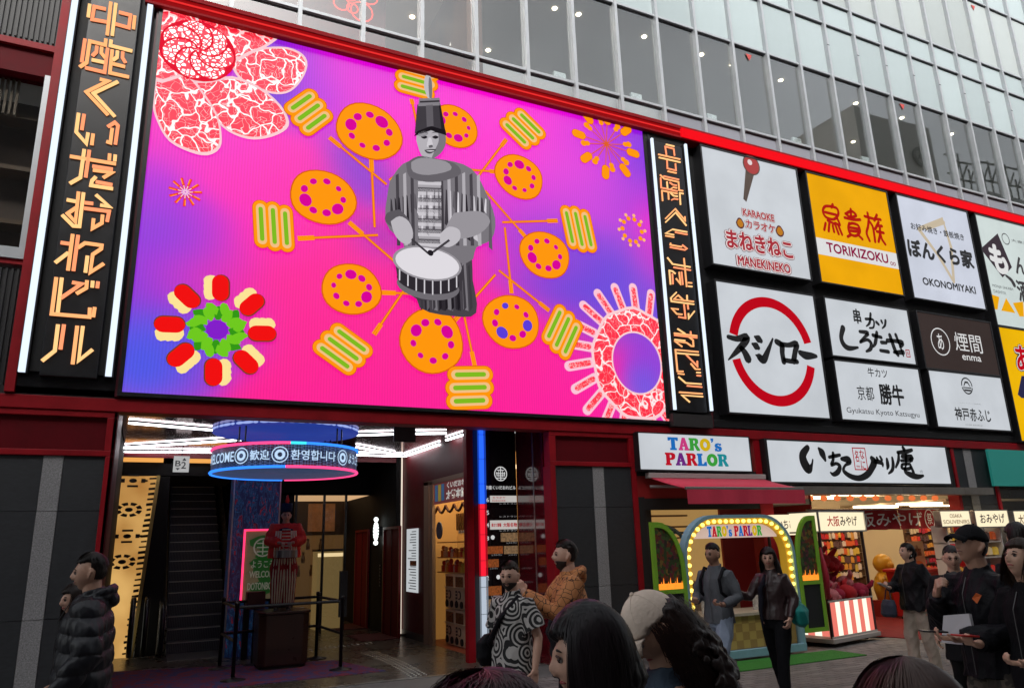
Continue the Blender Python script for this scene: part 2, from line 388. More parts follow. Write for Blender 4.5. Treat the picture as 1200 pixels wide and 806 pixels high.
# red frame strip left of neon sign, dark strips
MB().box(lx1-.10, lx1, D-.06, D+.3, 3.62, 11.5).build('red_post', M_red, bld)
# black backing behind the left neon sign and between sign and screen
sgx1 = XZ(137,440)[0]
MB().box(lx1, -.42, D+.02, D+.3, 3.62, 11.6).build('black_backing', M_black, bld)
MB().box(sgx1-.0, sgx1+.06, D-.05, D+.02, 3.62, 11.6).build('red_post', mat('red_post_dark', (.09,.004,.012), .4), bld)
# black housing of the billboard and the sign wall on the right
MB().box(-.42, 8.75, D+.06, D+.3, SB, 9.42).build('black_backing', M_black, bld)
MB().box(8.76, XR, D+.10, D+.3, 3.62, 9.42).build('black_backing', M_black, bld)
MB().box(XZ(838,486)[0]-.16, XZ(838,486)[0]-.09, D-.05, D+.09, 3.62, 9.38).build('red_post', mat('red_post_dark', (.09,.004,.012), .4), bld)
MB().box(XZ(838,486)[0]-.08, XR, D-.02, D+.1, 3.62, 3.76).build('black_ledge', M_black, bld, bevel=.01)
# red lit cornice over the billboard and sign wall
YC = D-.14
z0, z1 = XZ(1100,238.5,YC)[1], XZ(1100,228,YC)[1]
MB().box(-.6, XR, YC, D+.28, z1, z1+.03).build('cornice_tray', mat('red_cornice', (.25,.008,.012), .6, spec=.1), bld)
for i, (a, b) in enumerate(((-.6, 8.7), (8.7, XR))):
    h = z1-z0
    MB().box(a, b, YC, D+.2, z0, z0+h*.16).build('cornice_rail', mat('red_cornice', (.25,.008,.012), .6, spec=.1), bld, bevel=.004)
    MB().box(a, b, YC, D+.2, z1-h*.16, z1).build('cornice_rail', mat('red_cornice', (.25,.008,.012), .6, spec=.1), bld, bevel=.004)
MB().box(-.6, 8.69, YC+.02, D+.1, z0+h*.16, z1-h*.16).build('light_strip', lit('red_led_dim', (.5,.003,.006), .5), bld)
MB().box(-.6, 8.69, YC+.01, YC+.02, z0+h*.5, z0+h*.6).build('light_line', lit('red_led_line', (1,.03,.03), .8), bld)
MB().box(8.7, XR, YC-.02, D+.1, z0+h*.1, z1-h*.1).build('light_strip', lit('red_led_strip', (1,.003,.010), .85), bld)

# ---- glass building above
gb = thing('glass_office_building', 'tall glass curtain wall building with pale aluminium grid above the red cornice', 'building')
YG = D+.25; K = YG/11.75
zf = lambda z: CAMH+(z-CAMH)*K
T1, T2, T25, T3 = zf(11.09), zf(13.48), zf(15.1), zf(15.86); FH = T3-T1
PX = 1.14*K*0.9985; MX0 = 19.95*K
ks = range(-24, 16)
top = T1+3*FH
mm = MB(); mm.box(-.032, .032, -.07, .06, 9.3, top); mme = mm.mesh('mullion', M_alu)
mg = MB(); mg.box(-.045, .045, .062, .075, 9.3, top)
for k in ks: link('mullion', mme, gb, (MX0+k*PX, YG, 0))
xa, xb = MX0-24*PX, MX0+16*PX
levels = []
for f in range(3):
    b = T1+f*FH
    for z, h in ((b, .05), (b+T2-T1, .045), (b+T25-T1, .045)): levels.append((z, h))
for z, h in levels:
    MB().box(xa, xb, YG-.03, YG+.05, z-h/2, z+h/2).build('transom', M_alu, gb)
    MB().box(xa, xb, YG-.012, YG+.06, z-h/2-.022, z-h/2-.001).build('gasket', M_aludark, gb)
def pane_mesh(z0, z1, m, y=.02):
    q = MB(); q.box(-PX/2+.035, PX/2-.035, y, y+.012, z0+.03, z1-.05); return q.mesh('window_pane', m)
g1 = pane_mesh(0, T2-T1, M_glass); g2 = pane_mesh(0, T25-T2, M_frost); g3 = pane_mesh(0, T3-T25, M_frost); gs = pane_mesh(0, T1-9.3, M_spand)
M_frost2 = mat('frosted_pale_glass', (.38,.42,.415), .18, var=.06, vs=.6, spec=.5)
g1b = pane_mesh(0, T2-T1, M_frost2)
gsd = pane_mesh(0, T1-9.3, M_glass)
for k in range(-24, 15):
    xc = MX0+(k+.5)*PX
    link('spandrel_panel', gs if xc > 9.0 else gsd, gb, (xc, YG, 9.3))
    for f in range(3):
        b = T1+f*FH; tilt = (random.uniform(-.004,.004), 0, random.uniform(-.004,.004))
        link('window_pane', g1 if f == 0 else g1b, gb, (xc, YG, b), tilt)
        link('window_pane', g2, gb, (xc, YG, b+T2-T1), tilt); link('window_pane', g3, gb, (xc, YG, b+T25-T1), tilt)
per_object(M_frost2, .10)
# small mullion joints and red rescue triangles
for k in range(-4, 14):
    MB().box(MX0+k*PX-.036, MX0+k*PX+.036, YG-.076, YG-.066, T2+.78, T2+.795).build('mullion_joint', M_aludark, gb)
M_tri = mat('red_rescue_triangle', (.5,.06,.05), .5)
for (px, py) in ((878,67), (1058,125), (1141,9)):
    x, z = XZ(px, py, YG-.004); MB().prism([(x-.09, z+.07), (x+.09, z+.07), (x, z-.09)], YG+.002, YG+.008).build('rescue_mark', M_tri, gb)
# slabs and rooms behind the clear row
M_wallgrey = mat('interior_grey', (.5,.5,.48), .8, var=.12, vs=1); M_ceil = mat('interior_ceiling', (.42,.42,.40), .8)
part = XZ(560,20,YG+.3)[0]
MB().box(part, xb, YG+.1, YG+7, T2-.04, T2+.3).build('floor_slab', M_ceil, gb)
MB().box(xa, xb, YG+.1, YG+7, 9.2, 9.35).build('floor_slab', M_wallgrey, gb)
MB().box(xa, part-.3, YG+.1, YG+7, T2-.04, T2+.3).build('floor_slab', mat('brown_ceiling', (.5,.38,.30), .6), gb)
MB().box(part, xb, YG+6.4, YG+6.5, 9.35, T2-.04).build('room_wall', M_wallgrey, gb)
MB().box(xa, part-.3, YG+6.4, YG+6.5, 9.35, T2-.04).build('room_wall', mat('brown_room_wall', (.30,.17,.12), .6, var=.3, vs=1.5), gb)
MB().box(part-.3, part, YG+.12, YG+5, 9.35, T2+.3).build('room_partition', mat('wood_partition', (.16,.075,.04), .5, var=.3, vs=3, stretch=(1,1,.2)), gb)
MB().box(part+.01, xb, YG+.25, YG+.5, 9.35, T1+.25).build('window_ledge', mat('ledge_pale', (.5,.5,.5), .6), gb)
M_down = lit('downlight', (1,.85,.6), 16)
for px, py in ((483,21),(517,47),(543,6),(650,11),(678,18),(755,44),(822,65),(915,95),(858,77),(1003,122),(1057,139),(1115,158),(1000,167),(572,60)):
    d = ray(px, py); t = (T2-.06-CAMH)/d.z; p = Vector((d.x*t, d.y*t, T2-.06))
    if YG+.15 < p.y < YG+6.3:
        q = MB(); q.lathe([(.0001,0),(.038,0),(.05,.01),(.05,.018)], p, 12); q.build('ceiling_lamp', M_down, gb)
# items in the office windows
for px, py in ((654,72),(743,97),(831,122),(930,150),(1010,172)):
    x, z = XZ(px, py, YG+.45); MB().box(x-.13, x+.13, YG+.4, YG+.46, T1+.26, T1+.48).build('window_notice', mat('pale_print', (.6,.66,.66), .6, var=.4, vs=30), gb)
x, z = XZ(650,85,YG+.8); MB().box(x-.5, x+.35, YG+.7, YG+1.2, 9.36, T1+.42).build('cardboard_box', mat('cardboard', (.30,.2,.11), .8), gb)
# red neon rings and lettering in the restaurant window at the left
ring = MB()
for px, py, r in ((409,-8,.16),(424,14,.2),(400,4,.14),(413,10,.1),(432,-4,.17)):
    x, z = XZ(px, py, YG+.9); ring.tube([(x+r*math.cos(a), YG+.9, z+r*math.sin(a)) for a in np.linspace(0, 2*math.pi, 14)], .012, 6)
ring.build('red_neon_ring', lit('red_neon', (1,.03,.01), 2.2), gb)
x0, z = XZ(385,8,YG+1.1); MB().box(x0-2, x0+1.05, YG+1.1, YG+1.15, T1, T2-.1).build('dark_red_screen', mat('dark_red_lattice', (.12,.012,.01), .5, var=.5, vs=4), gb)
tm = MB(); a = W(447,58,YG+.04); text_into(tm, 'SINCE 1949', a.x-.05, a.x+.75, a.z-.13, a.z-.01, YG+.01); 
b_ = tm.build('window_lettering', mat('grey_lettering', (.012,.011,.011), .6), gb)
tm = MB(); p0, p1 = W(527,52,YG+.9), W(545,28,YG+1.9)
v, f = text_pts('居酒屋', .02); xs = [q[0] for q in v]; ys = [q[1] for q in v]
tm.add([p0+(p1-p0)*((q[0]-min(xs))/(max(xs)-min(xs)))+Vector((0,0,(q[1]-min(ys))/(max(ys)-min(ys))*.24-.05)) for q in v], f)
tm.build('lit_lettering', lit('white_letter_light', (1,.97,.9), 2.5), gb)

# ---- the buildings across the street, behind the camera (they shade the street and show in the glass)
M_opp = mat('opposite_wall', (.26,.25,.24), .8, var=.15, vs=.6); M_oppw = mat('opposite_window', (.03,.035,.04), .15)
ob = thing('opposite_building', 'long grey building across the street behind the viewer', 'building')
MB().box(-50, 33, -14, -4.5, 0, 19).build('wall', M_opp, ob)
wq = MB(); wq.box(-.7,.7,-.05,.03,0,1.5); wme = wq.mesh('window', M_oppw)
for i in range(24):
    for j in range(5): link('window', wme, ob, (-38+i*2.9, -4.5, 4+j*3))
ot = thing('clock_sign_building', 'grey office tower seen only as a reflection in the upper windows', 'building')
def refl(px, py, Yp=-4.6):   # where a reflection in the glass plane comes from
    d = ray(px, py); t1 = YG/d.y; t2 = (YG-Yp)/d.y; return Vector((d.x*(t1+t2), Yp, CAMH+d.z*(t1+t2)))
a = refl(1045,138); b = refl(1090,165); c0 = refl(965,175)
MB().box(refl(1004,165).x, b.x, -14, -4.6, 0, a.z).build('wall', mat('tower_wall', (.42,.40,.37), .8, var=.12, vs=.5), ot)
e = refl(1075,185); rq = MB()
for r in (.6, .5): rq.tube([(e.x+r*math.cos(t), -4.5, e.z+r*math.sin(t)) for t in np.linspace(0, 2*math.pi, 24)], .07, 6)
rq.tube([(e.x-.35,-4.5,e.z-.3),(e.x+.3,-4.5,e.z+.35)], .05, 6); rq.tube([(e.x+.35,-4.5,e.z-.3),(e.x-.1,-4.5,e.z+.1)], .05, 6)
rq.build('round_emblem', mat('emblem_metal', (.02,.02,.02), .5), ot)
of = thing('riverside_building', 'low dark building far to the right across the street', 'building')
b2 = refl(1118,190); MB().box(b2.x, b2.x+60, -14, -4.6, 0, b2.z-1.5).build('wall', mat('far_wall', (.30,.30,.30), .8), of)
fr = MB(); c1 = refl(1115,165); 
for i in range(9):
    fr.tube([(c1.x+i*.8, -5, c1.z-3.5), (c1.x+i*.8, -5, c1.z-.6+math.sin(i*1.3)*.8)], .06, 5); fr.tube([(c1.x+i*.8, -5, c1.z-2), (c1.x+(i+1)*.8, -5, c1.z-.8)], .06, 5)
for k in (-.9,-2.2): fr.tube([(c1.x-.5, -5, c1.z+k), (c1.x+8, -5, c1.z+k+.5)], .07, 5)
fr.build('roof_truss', mat('truss', (.02,.02,.02), .6), of)
# ================================================================ LED billboard
SX0, SX1, SZ0, SZ1 = -.365, 7.945, SB, ST
vb = thing('video_billboard', 'huge magenta video screen with lotus slices, skewers and marbled meat flowers', 'screen')
M_ink = {}
def led(name, c, s=1.0):
    c = srgb(*c); m = lit(name, c, s, .05); return m
# picture ground: colours of the moving picture, as a fine grid
blobs = [ # (px, py, radius px, colour, weight)
 (560,120,150,(255,0,205),1.3),(420,330,120,(255,0,150),1.8),(560,440,160,(255,0,150),2.2),(640,440,80,(255,0,160),1.2),(330,420,110,(255,0,140),1.6),(380,460,140,(255,0,145),1.6),
 (240,200,60,(235,0,200),1.2),(300,230,90,(255,0,190),1.6),(370,80,60,(150,20,225),1.6),(330,60,50,(110,40,220),1.4),(420,110,60,(170,20,225),1.0),(300,30,40,(120,30,210),1.2),
 (190,260,50,(150,20,225),1.5),(170,330,60,(110,45,225),1.6),(160,400,60,(120,40,220),1.6),(160,450,60,(0,85,235),4.4),(220,462,55,(30,75,230),3.0),(250,465,50,(60,60,225),1.6),(230,330,60,(200,10,200),.9),(260,445,60,(150,40,215),1.2),
 (455,215,45,(60,50,215),3.0),(340,110,40,(70,40,215),2.2),(428,290,30,(80,40,200),2.0),(430,300,30,(130,40,190),.9),(640,340,55,(45,60,225),4.2),(690,320,55,(60,60,220),3.6),(600,290,50,(160,40,220),1.4),(660,230,60,(190,40,225),1.2),
 (760,180,50,(110,20,225),1.8),(740,230,50,(150,40,220),1.3),(690,150,50,(190,0,225),1.2),(660,110,60,(255,0,215),1.2),(700,240,50,(225,60,225),1.1),(650,200,50,(230,60,225),1.0),(760,310,35,(235,0,190),1.3),(740,350,60,(60,80,230),1.9),(745,425,30,(150,40,215),2.8),(750,450,24,(30,95,235),2.6),(770,270,30,(255,0,200),1.2),(500,60,60,(190,0,225),1.0),(600,90,50,(250,0,215),.8)]
NX, NZ = 170, 118
bp = []
for (px, py, r, c, wt) in blobs:
    p = W(px, py); q = W(px+r, py); bp.append((p.x, p.z, abs(q.x-p.x), np.array(srgb(*c)), wt))
gx = np.linspace(SX0, SX1, NX+1); gz = np.linspace(SZ0, SZ1, NZ+1)
GX, GZ = np.meshgrid(gx, gz)
rs_ = np.random.RandomState(5)
def fbm(X, Z):
    out = np.zeros_like(X)
    for k in range(14):
        a = rs_.uniform(0, 2*np.pi); fq = rs_.uniform(.8, 4.5); ph = rs_.uniform(0, 6.28); out += np.sin((X*np.cos(a)*.6+Z*np.sin(a))*fq+ph+1.1*np.sin(Z*fq*.7+ph*2))/fq
    return out
wx, wz = fbm(GX, GZ)*.22, fbm(GX+3, GZ)*.16
col = np.zeros(GX.shape+(3,)); wt_ = np.full(GX.shape, .0)+.02; col += np.array(srgb(255,0,175))*.02
for (x, z, r, c, k) in bp:
    g = np.exp(-(((GX+wx-x)/r)**2+((GZ+wz-z)/r)**2)*1.3)*k; col += g[..., None]*c; wt_ += g
col /= wt_[..., None]
q = MB(); vs = [(gx[i], D-.04, gz[j]) for j in range(NZ+1) for i in range(NX+1)]
q.add(vs, [(j*(NX+1)+i, j*(NX+1)+i+1, (j+1)*(NX+1)+i+1, (j+1)*(NX+1)+i) for j in range(NZ) for i in range(NX)])
m = bpy.data.materials.new('video_picture'); m.use_nodes = True; n = m.node_tree.nodes; L = m.node_tree.links; p = n['Principled BSDF']
at = n.new('ShaderNodeVertexColor'); at.layer_name = 'picture'; wv = n.new('ShaderNodeTexWave'); wv.inputs['Scale'].default_value = 8; wv.bands_direction = 'X'
tcn = n.new('ShaderNodeTexCoord'); mrn = n.new('ShaderNodeMapRange'); mrn.inputs[3].default_value = .88; mrn.inputs[4].default_value = 1.05
xm = n.new('ShaderNodeMixRGB'); xm.blend_type = 'MULTIPLY'; xm.inputs[0].default_value = 1
L.new(tcn.outputs['Object'], wv.inputs['Vector']); L.new(wv.outputs['Fac'], mrn.inputs[0]); L.new(at.outputs['Color'], xm.inputs[1]); L.new(mrn.outputs[0], xm.inputs[2])
L.new(xm.outputs[0], p.inputs['Emission Color']); p.inputs['Emission Strength'].default_value = 1.0*LITK; p.inputs['Base Color'].default_value = (.02,.02,.02,1); p.inputs['Roughness'].default_value = .6
me = q.mesh('display', m); ca = me.color_attributes.new('picture', 'FLOAT_COLOR', 'POINT')
ca.data.foreach_set('color', np.concatenate([col, np.ones(col.shape[:2]+(1,))], -1).reshape(-1))
link('display', me, vb)
f = MB(); t = .05
f.box(SX0-t, SX0, D-.07, D+.05, SZ0-t, SZ1+t); f.box(SX1, SX1+t, D-.07, D+.05, SZ0-t, SZ1+t); f.box(SX0, SX1, D-.07, D+.05, SZ0-t, SZ0); f.box(SX0, SX1, D-.07, D+.05, SZ1, SZ1+t)
f.build('screen_frame', M_black, vb); MB().box(SX0, SX1, D-.035, D+.05, SZ0, SZ1).build('screen_cabinet', M_black, vb)

O_, OD, CR, GR = led('screen_orange', (255,150,10)), led('screen_dark_orange', (215,90,10)), led('screen_cream', (240,190,130)), led('screen_green', (125,185,30))
HOLE = led('screen_hole_pink', (215,0,150)); STK = led('screen_stick', (220,95,35))
YL = [D-.042-.002*i for i in range(30)]
class Pic:
    def __init__(s): s.mb = MB(); s.mats = []
    def p(s, pts, lay, m):
        pts = clip([tuple(a) for a in pts], SX0, SX1, SZ0, SZ1)
        if len(pts) < 3: return
        if m not in s.mats: s.mats.append(m)
        s.mb.flat(pts, YL[lay], s.mats.index(m))
    def px(s, pts, lay, m, o=(0,0), sc=1.0, smooth=0):
        if smooth: pts = smooth_path(list(pts)+[pts[0]], smooth)[:-1]
        s.p([XZ(o[0]+x/sc, o[1]+y/sc) for x, y in pts], lay, m)
    def disc(s, x, z, rx, rz, lay, m, rot=0, n=28, wob=0):
        s.p([(x+math.cos(a)*rx*(1+wob*math.sin(3*a+x))*math.cos(rot)-math.sin(a)*rz*math.sin(rot), z+math.cos(a)*rx*math.sin(rot)+math.sin(a)*rz*(1+wob*math.cos(2*a+z))*math.cos(rot)) for a in np.linspace(0, 2*math.pi, n, endpoint=False)], lay, m)
    def line(s, a, b, wd, lay, m):
        (x0, z0), (x1, z1) = a, b; l = math.hypot(x1-x0, z1-z0); nx, nz = -(z1-z0)/l*wd/2, (x1-x0)/l*wd/2
        s.p([(x0+nx, z0+nz), (x1+nx, z1+nz), (x1-nx, z1-nz), (x0-nx, z0-nz)], lay, m)
    def capsule(s, x, z, L_, r, rot, lay, m):
        pts = []
        for sg in (1, -1):
            for a in np.linspace(-math.pi/2, math.pi/2, 9):
                px_, pz = sg*(L_/2)+sg*r*math.cos(a), sg*r*math.sin(a); pts.append((x+px_*math.cos(rot)-pz*math.sin(rot), z+px_*math.sin(rot)+pz*math.cos(rot)))
        s.p(pts, lay, m)
    def done(s, name): return s.mb.build(name, s.mats, vb)
def stick(P, a, b, lay=4):
    A, B = XZ(*a), XZ(*b); P.line(A, B, .045, lay, STK); P.line(A, B, .02, lay+1, O_)
    M_ = (A[0]+(B[0]-A[0])*.2, A[1]+(B[1]-A[1])*.2); P.line(A, M_, .075, lay, O_)
lotus = [((432,156),38,(434,187),(438,268)), ((531,150),27,(510,176),(455,213)), ((607,209),27,(580,203),(540,200)), ((378,233),38,(408,262),(487,330)), ((637,300),28,(617,282),(567,225)), ((411,340),34,(445,344),(530,347)), ((505,400),36,(530,378),(579,323)), ((598,378),32,(598,345),(590,268))]
HB = led('screen_hole_blue', (90,60,215))
for i, (c, r, a, b) in enumerate(lotus):
    P = Pic(); x, z = XZ(*c); R = abs(XZ(c[0]+r, c[1])[0]-XZ(c[0]-r, c[1])[0])/2
    stick(P, a, b)
    rz = R*(.90 if i != 6 else 1.02)
    P.disc(x, z, R+.02, rz+.02, 6, OD, wob=.03); P.disc(x, z, R, rz, 7, O_, wob=.03)
    rnd = random.Random(i); ph = rnd.uniform(0, 6)
    for k in range(9):
        a_ = ph+k*2*math.pi/9; hr = R*(.105, .10, .11, .19, .11, .12, .175, .095, .085)[k]; rr = .62 if hr < .12*R else .58
        P.disc(x+R*rr*math.cos(a_), z+rz*rr*math.sin(a_), hr, hr*1.15, 8, HB if i in (7,) and k % 3 == 0 else HOLE, rot=a_, n=12)
    P.done('lotus_slice')
veg = [((361,134),48,50,15,(385,163),(452,218)), ((487,97),-2,50,13,(481,118),(488,150)), ((611,153),-38,46,12,(592,165),(560,207)), ((320,267),-84,62,15,(348,281),(442,277)), ((676,270),-80,52,11,(652,260),(587,262)), ((401,410),-33,58,15,(437,393),(478,333)), ((657,390),62,52,12,(642,365),(583,318)), ((549,455),5,54,15,(555,430),(537,345))]
for i, (c, ang, ln, sp, a, b) in enumerate(veg):
    P = Pic(); x, z = XZ(*c); u = abs(XZ(c[0]+10, c[1])[0]-x)/10; rot = math.radians(ang)
    stick(P, a, b)
    for k in (-1, 0, 1):
        cx, cz = x-math.sin(rot)*k*sp*u*.95+math.cos(rot)*u*(2*k), z+math.cos(rot)*k*sp*u*.95+math.sin(rot)*u*2*k
        Lk = (ln-16-3*abs(k))*u
        P.capsule(cx, cz, Lk, sp*.66*u, rot, 9, OD); P.capsule(cx, cz, Lk, sp*.6*u, rot, 10, O_)
        P.capsule(cx, cz, Lk*.97, sp*.36*u, rot, 11, CR); P.capsule(cx, cz, Lk*.9, sp*.17*u, rot, 12, GR)
    P.done('vegetable_skewer')
# marbled meat flower, top left
MEAT = veined('screen_meat', srgb(255,205,205), srgb(238,30,55), 4.0, .028, 1.0, dist=.22)
MEAT2 = veined('screen_meat_fine', srgb(255,160,165), srgb(240,28,52), 9, .025, 1.0, dist=.2)
ROSE = veined('screen_rose', srgb(232,20,50), srgb(250,225,225), 16, .12, 1.0)
PINKW = led('screen_pale_fat', (250,205,210))
P = Pic(); o, s = (130,0), 3.1
pet = [[(160,-40),(350,-30),(500,20),(622,95),(612,140),(560,180),(500,205),(450,225),(380,180),(250,90)],
 [(430,240),(500,200),(560,180),(640,180),(695,205),(712,245),(690,300),(650,340),(600,350),(540,335),(470,300)],
 [(275,300),(350,300),(440,285),(540,325),(615,390),(645,450),(625,485),(560,510),(495,512),(425,485),(370,435),(315,380)],
 [(165,240),(270,270),(340,350),(385,425),(400,490),(395,545),(350,572),(285,560),(212,522),(172,460),(150,380)],[(140,50),(260,20),(330,120),(300,260),(140,300)]]
for i, pp in enumerate(pet):
    cx = sum(a for a, b in pp)/len(pp); cy = sum(b for a, b in pp)/len(pp)
    P.px(pp, 2+2*i, PINKW, o, s, 3); P.px([(cx+(a-cx)*.93, cy+(b-cy)*.91) for a, b in pp], 3+2*i, MEAT, o, s, 3)
x, z = XZ(130+315/3.1, 195/3.1); R = abs(XZ(130+455/3.1, 62)[0]-x)
P.disc(x, z, R, R*.95, 13, led('screen_rose_red', (225,20,50)))
for k in range(7):
    a = k*.9; P.disc(x+R*.42*math.cos(a), z+R*.40*math.sin(a), R*.52, R*.44, 14+k, ROSE if k % 2 else ROSE, rot=a)
for k in range(7):
    a = k*.9; pts = [(x+R*t*math.cos(a+t*1.6), z+R*t*math.sin(a+t*1.6), R*.05) for t in np.linspace(.05, .96, 9)]
    L_, R_ = ribbon(pts); P.p(L_+R_[::-1], 22, led('screen_rose_red', (225,20,50)))
P.done('meat_flower')
# small fireworks
P = Pic(); x, z = XZ(217, 227); u = abs(XZ(227,227)[0]-x)/10
for k in range(11):
    a = k*2*math.pi/11+.15; P.line((x+5*u*math.cos(a), z+5*u*math.sin(a)), (x+20*u*math.cos(a), z+20*u*math.sin(a)), 3.2*u, 3, led('screen_red_ray', (235,60,50)))
    P.line((x+11*u*math.cos(a+.06), z+11*u*math.sin(a+.06)), (x+19*u*math.cos(a+.06), z+19*u*math.sin(a+.06)), 1.4*u, 4, O_)
    P.line((x+1*u*math.cos(a), z+1*u*math.sin(a)), (x+9*u*math.cos(a), z+9*u*math.sin(a)), 1.3*u, 5, led('screen_white_ray', (245,200,220)))
P.done('small_starburst')
P = Pic(); o, s = (600,80), 4.8; c = (523,435)
for (a, b) in [(418,285),(528,290),(632,360),(672,485),(627,582),(518,592),(410,510),(368,380)]:
    A = XZ(o[0]+a/s, o[1]+b/s); Cc = XZ(o[0]+c[0]/s, o[1]+c[1]/s); an = math.atan2(A[1]-Cc[1], A[0]-Cc[0])
    P.line(Cc, A, .02, 3, STK); P.capsule(A[0], A[1], .13, .085, an, 4, OD); P.capsule(A[0], A[1], .13, .075, an, 5, O_)
for (a, b) in [(490,305),(580,345),(637,437),(625,530),(553,565),(463,525),(405,430),(420,338)]:
    A = XZ(o[0]+a/s, o[1]+b/s); an = math.atan2(A[1]-Cc[1], A[0]-Cc[0])
    P.line(Cc, A, .02, 3, STK); P.disc(A[0]-.04*math.cos(an), A[1]-.04*math.sin(an), .055, .05, 6, O_, n=12); P.disc(A[0]+.04*math.cos(an), A[1]+.04*math.sin(an), .065, .06, 6, O_, n=12)
P.done('sausage_starburst')
P = Pic(); x, z = XZ(739, 271); u = abs(XZ(749,271)[0]-x)/10
for k in range(10):
    a = k*.628; P.disc(x+11*u*math.cos(a), z+12*u*math.sin(a), 2.6*u, 2.4*u, 4, O_, n=7); P.disc(x+15*u*math.cos(a+.1), z+16*u*math.sin(a+.1), 2*u, 2*u, 4, led('screen_peach', (255,185,120)), n=5)
P.done('dot_ring')
# red and cream ring, lower left
P = Pic(); o, s = (130,260), 3.4286; c = XZ(o[0]+425/s, o[1]+437/s); u = abs(XZ(o[0]+435/s, 380)[0]-XZ(o[0]+425/s, 380)[0])/10
LG, DG = led('screen_leaf', (110,200,30)), led('screen_leaf_dark', (50,150,20))
for k in range(24):
    a = k*math.pi/12; rr = (95 if k % 2 else 75)*u
    P.disc(c[0]+rr*math.cos(a), c[1]+rr*math.sin(a), 33*u, 20*u, 3+k % 3, DG if k % 3 == 0 else LG, rot=a+.5*(k % 2), n=9, wob=.25)
P.disc(c[0], c[1], 45*u, 42*u, 7, led('screen_core', (130,30,200)))
for (a, b) in [(425,270),(555,328),(605,440),(550,558),(425,607),(290,548),(235,430),(295,313)]:
    A = XZ(o[0]+a/s, o[1]+b/s); an = math.atan2(A[1]-c[1], A[0]-c[0]); tx, tz = -math.sin(an), math.cos(an)
    P.capsule(A[0], A[1], 38*u, 52*u, an, 8, led('screen_brown', (150,60,20))) if 0 else None
    for kk in range(-1, 2): P.disc(A[0]+tx*26*u+math.cos(an)*kk*26*u, A[1]+tz*26*u+math.sin(an)*kk*26*u, 30*u, 32*u, 8, led('screen_cream_rice', (250,225,150)), n=11, wob=.08)
    P.capsule(A[0]-tx*17*u, A[1]-tz*17*u, 52*u, 36*u, an, 9, led('screen_seaweed', (120,60,30))); P.capsule(A[0]-tx*13*u, A[1]-tz*13*u, 50*u, 34*u, an, 10, led('screen_red_fish', (240,15,15)))
P.done('sushi_ring')
# marbled ring with pale rays, lower right
P = Pic(); o, s = (450,280), 3.4286; c = XZ(o[0]+1010/s, o[1]+500/s); u = abs(XZ(o[0]+1010/s+5, 426)[0]-c[0])/5/s
u = abs(XZ(o[0]+1010/s, 426)[0]-XZ(o[0]+910/s, 426)[0])/100
for k in range(22):
    a = k*2*math.pi/22+.1; rr = 225*u
    P.capsule(c[0]+rr*math.cos(a), c[1]+rr*math.sin(a), 85*u, 17*u, a+.12, 3, led('screen_pale_pink', (250,195,215))); P.capsule(c[0]+rr*math.cos(a), c[1]+rr*math.sin(a), 70*u, 9*u, a+.12, 4, MEAT2)
for (r0, r1, m_, ly) in ((96, 178, PINKW, 5), (102, 168, MEAT, 6)):
    n_ = 40; ou = [(c[0]+r1*u*math.cos(t)*(1+.02*math.sin(9*t)), c[1]+r1*u*1.1*math.sin(t)*(1+.02*math.sin(9*t))) for t in np.linspace(0, 2*math.pi, n_+1)]
    inn = [(c[0]+r0*u*math.cos(t), c[1]+r0*1.08*u*math.sin(t)) for t in np.linspace(0, 2*math.pi, n_+1)]
    for k in range(n_): P.p([ou[k], ou[k+1], inn[k+1], inn[k]], ly, m_)
P.done('marbled_ring')
# a plain grey stage drummer in the middle of the picture (generic figure)
P = Pic(); gcol = lambda v: led('screen_grey_%d' % v, (v, v-4, v+2))
def gp(pts, lay, v, sm=3): P.px(pts, lay, gcol(v), (0,0), 1.0, sm)
gp([(488,330),(545,300),(552,330),(556,368),(530,372),(490,362)], 14, 70)
for k in range(6): gp([(494+k*9,310),(499+k*9,310),(502+k*9,366),(496+k*9,364)], 15, 120 if k % 2 else 45, 0)
gp([(455,215),(470,195),(490,190),(520,190),(550,200),(566,225),(578,258),(574,282),(556,292),(545,310),(480,305),(470,285),(450,262)], 16, 120)
for k in range(12):
    x0 = 462+k*8.6; gp([(x0,208-4*math.sin(k*.3)),(x0+3.5,206-4*math.sin(k*.3)),(x0+5.5,290),(x0+1.5,290)], 17, 175 if k % 2 else 70, 0)
gp([(488,200),(514,200),(516,290),(490,290)], 18, 165, 0)
for k in range(7): gp([(488,211.5+k*12),(515,212.5+k*12),(515,220+k*12),(488,219+k*12)], 19, 200, 0); gp([(488,210+k*12),(515,211+k*12),(515,216+k*12),(488,215+k*12)], 19, 85, 0)
gp([(474,194),(488,186),(505,188),(530,194),(538,206),(520,214),(498,216),(478,210)], 20, 100); gp([(480,193),(492,188),(520,192),(526,202),(500,208),(482,204)], 21, 150)
gp([(486,168),(488,155),(504,151),(518,157),(519,172),(514,183),(503,189),(492,185)], 20, 178)
gp([(511,156),(519,158),(520,172),(514,183),(504,189),(508,178),(512,168)], 21, 120); gp([(488,160),(494,157),(500,159),(496,163),(489,163)], 22, 150)
for ex in (495, 508): gp([(ex-4,164),(ex,162),(ex+4,164),(ex,166)], 22, 30); gp([(ex-5,159.5),(ex,157.5),(ex+5,159.5),(ex,158.6)], 22, 45)
gp([(500,165),(503,165),(505,174),(500,175.5),(498,174)], 22, 205); gp([(500,174),(504,173),(505,175.5),(501,176.5)], 23, 95)
gp([(495,179),(502,178),(509,178.5),(503,183),(498,182.5)], 23, 70); gp([(497,180),(503,179.5),(507,180),(502,181)], 24, 215)
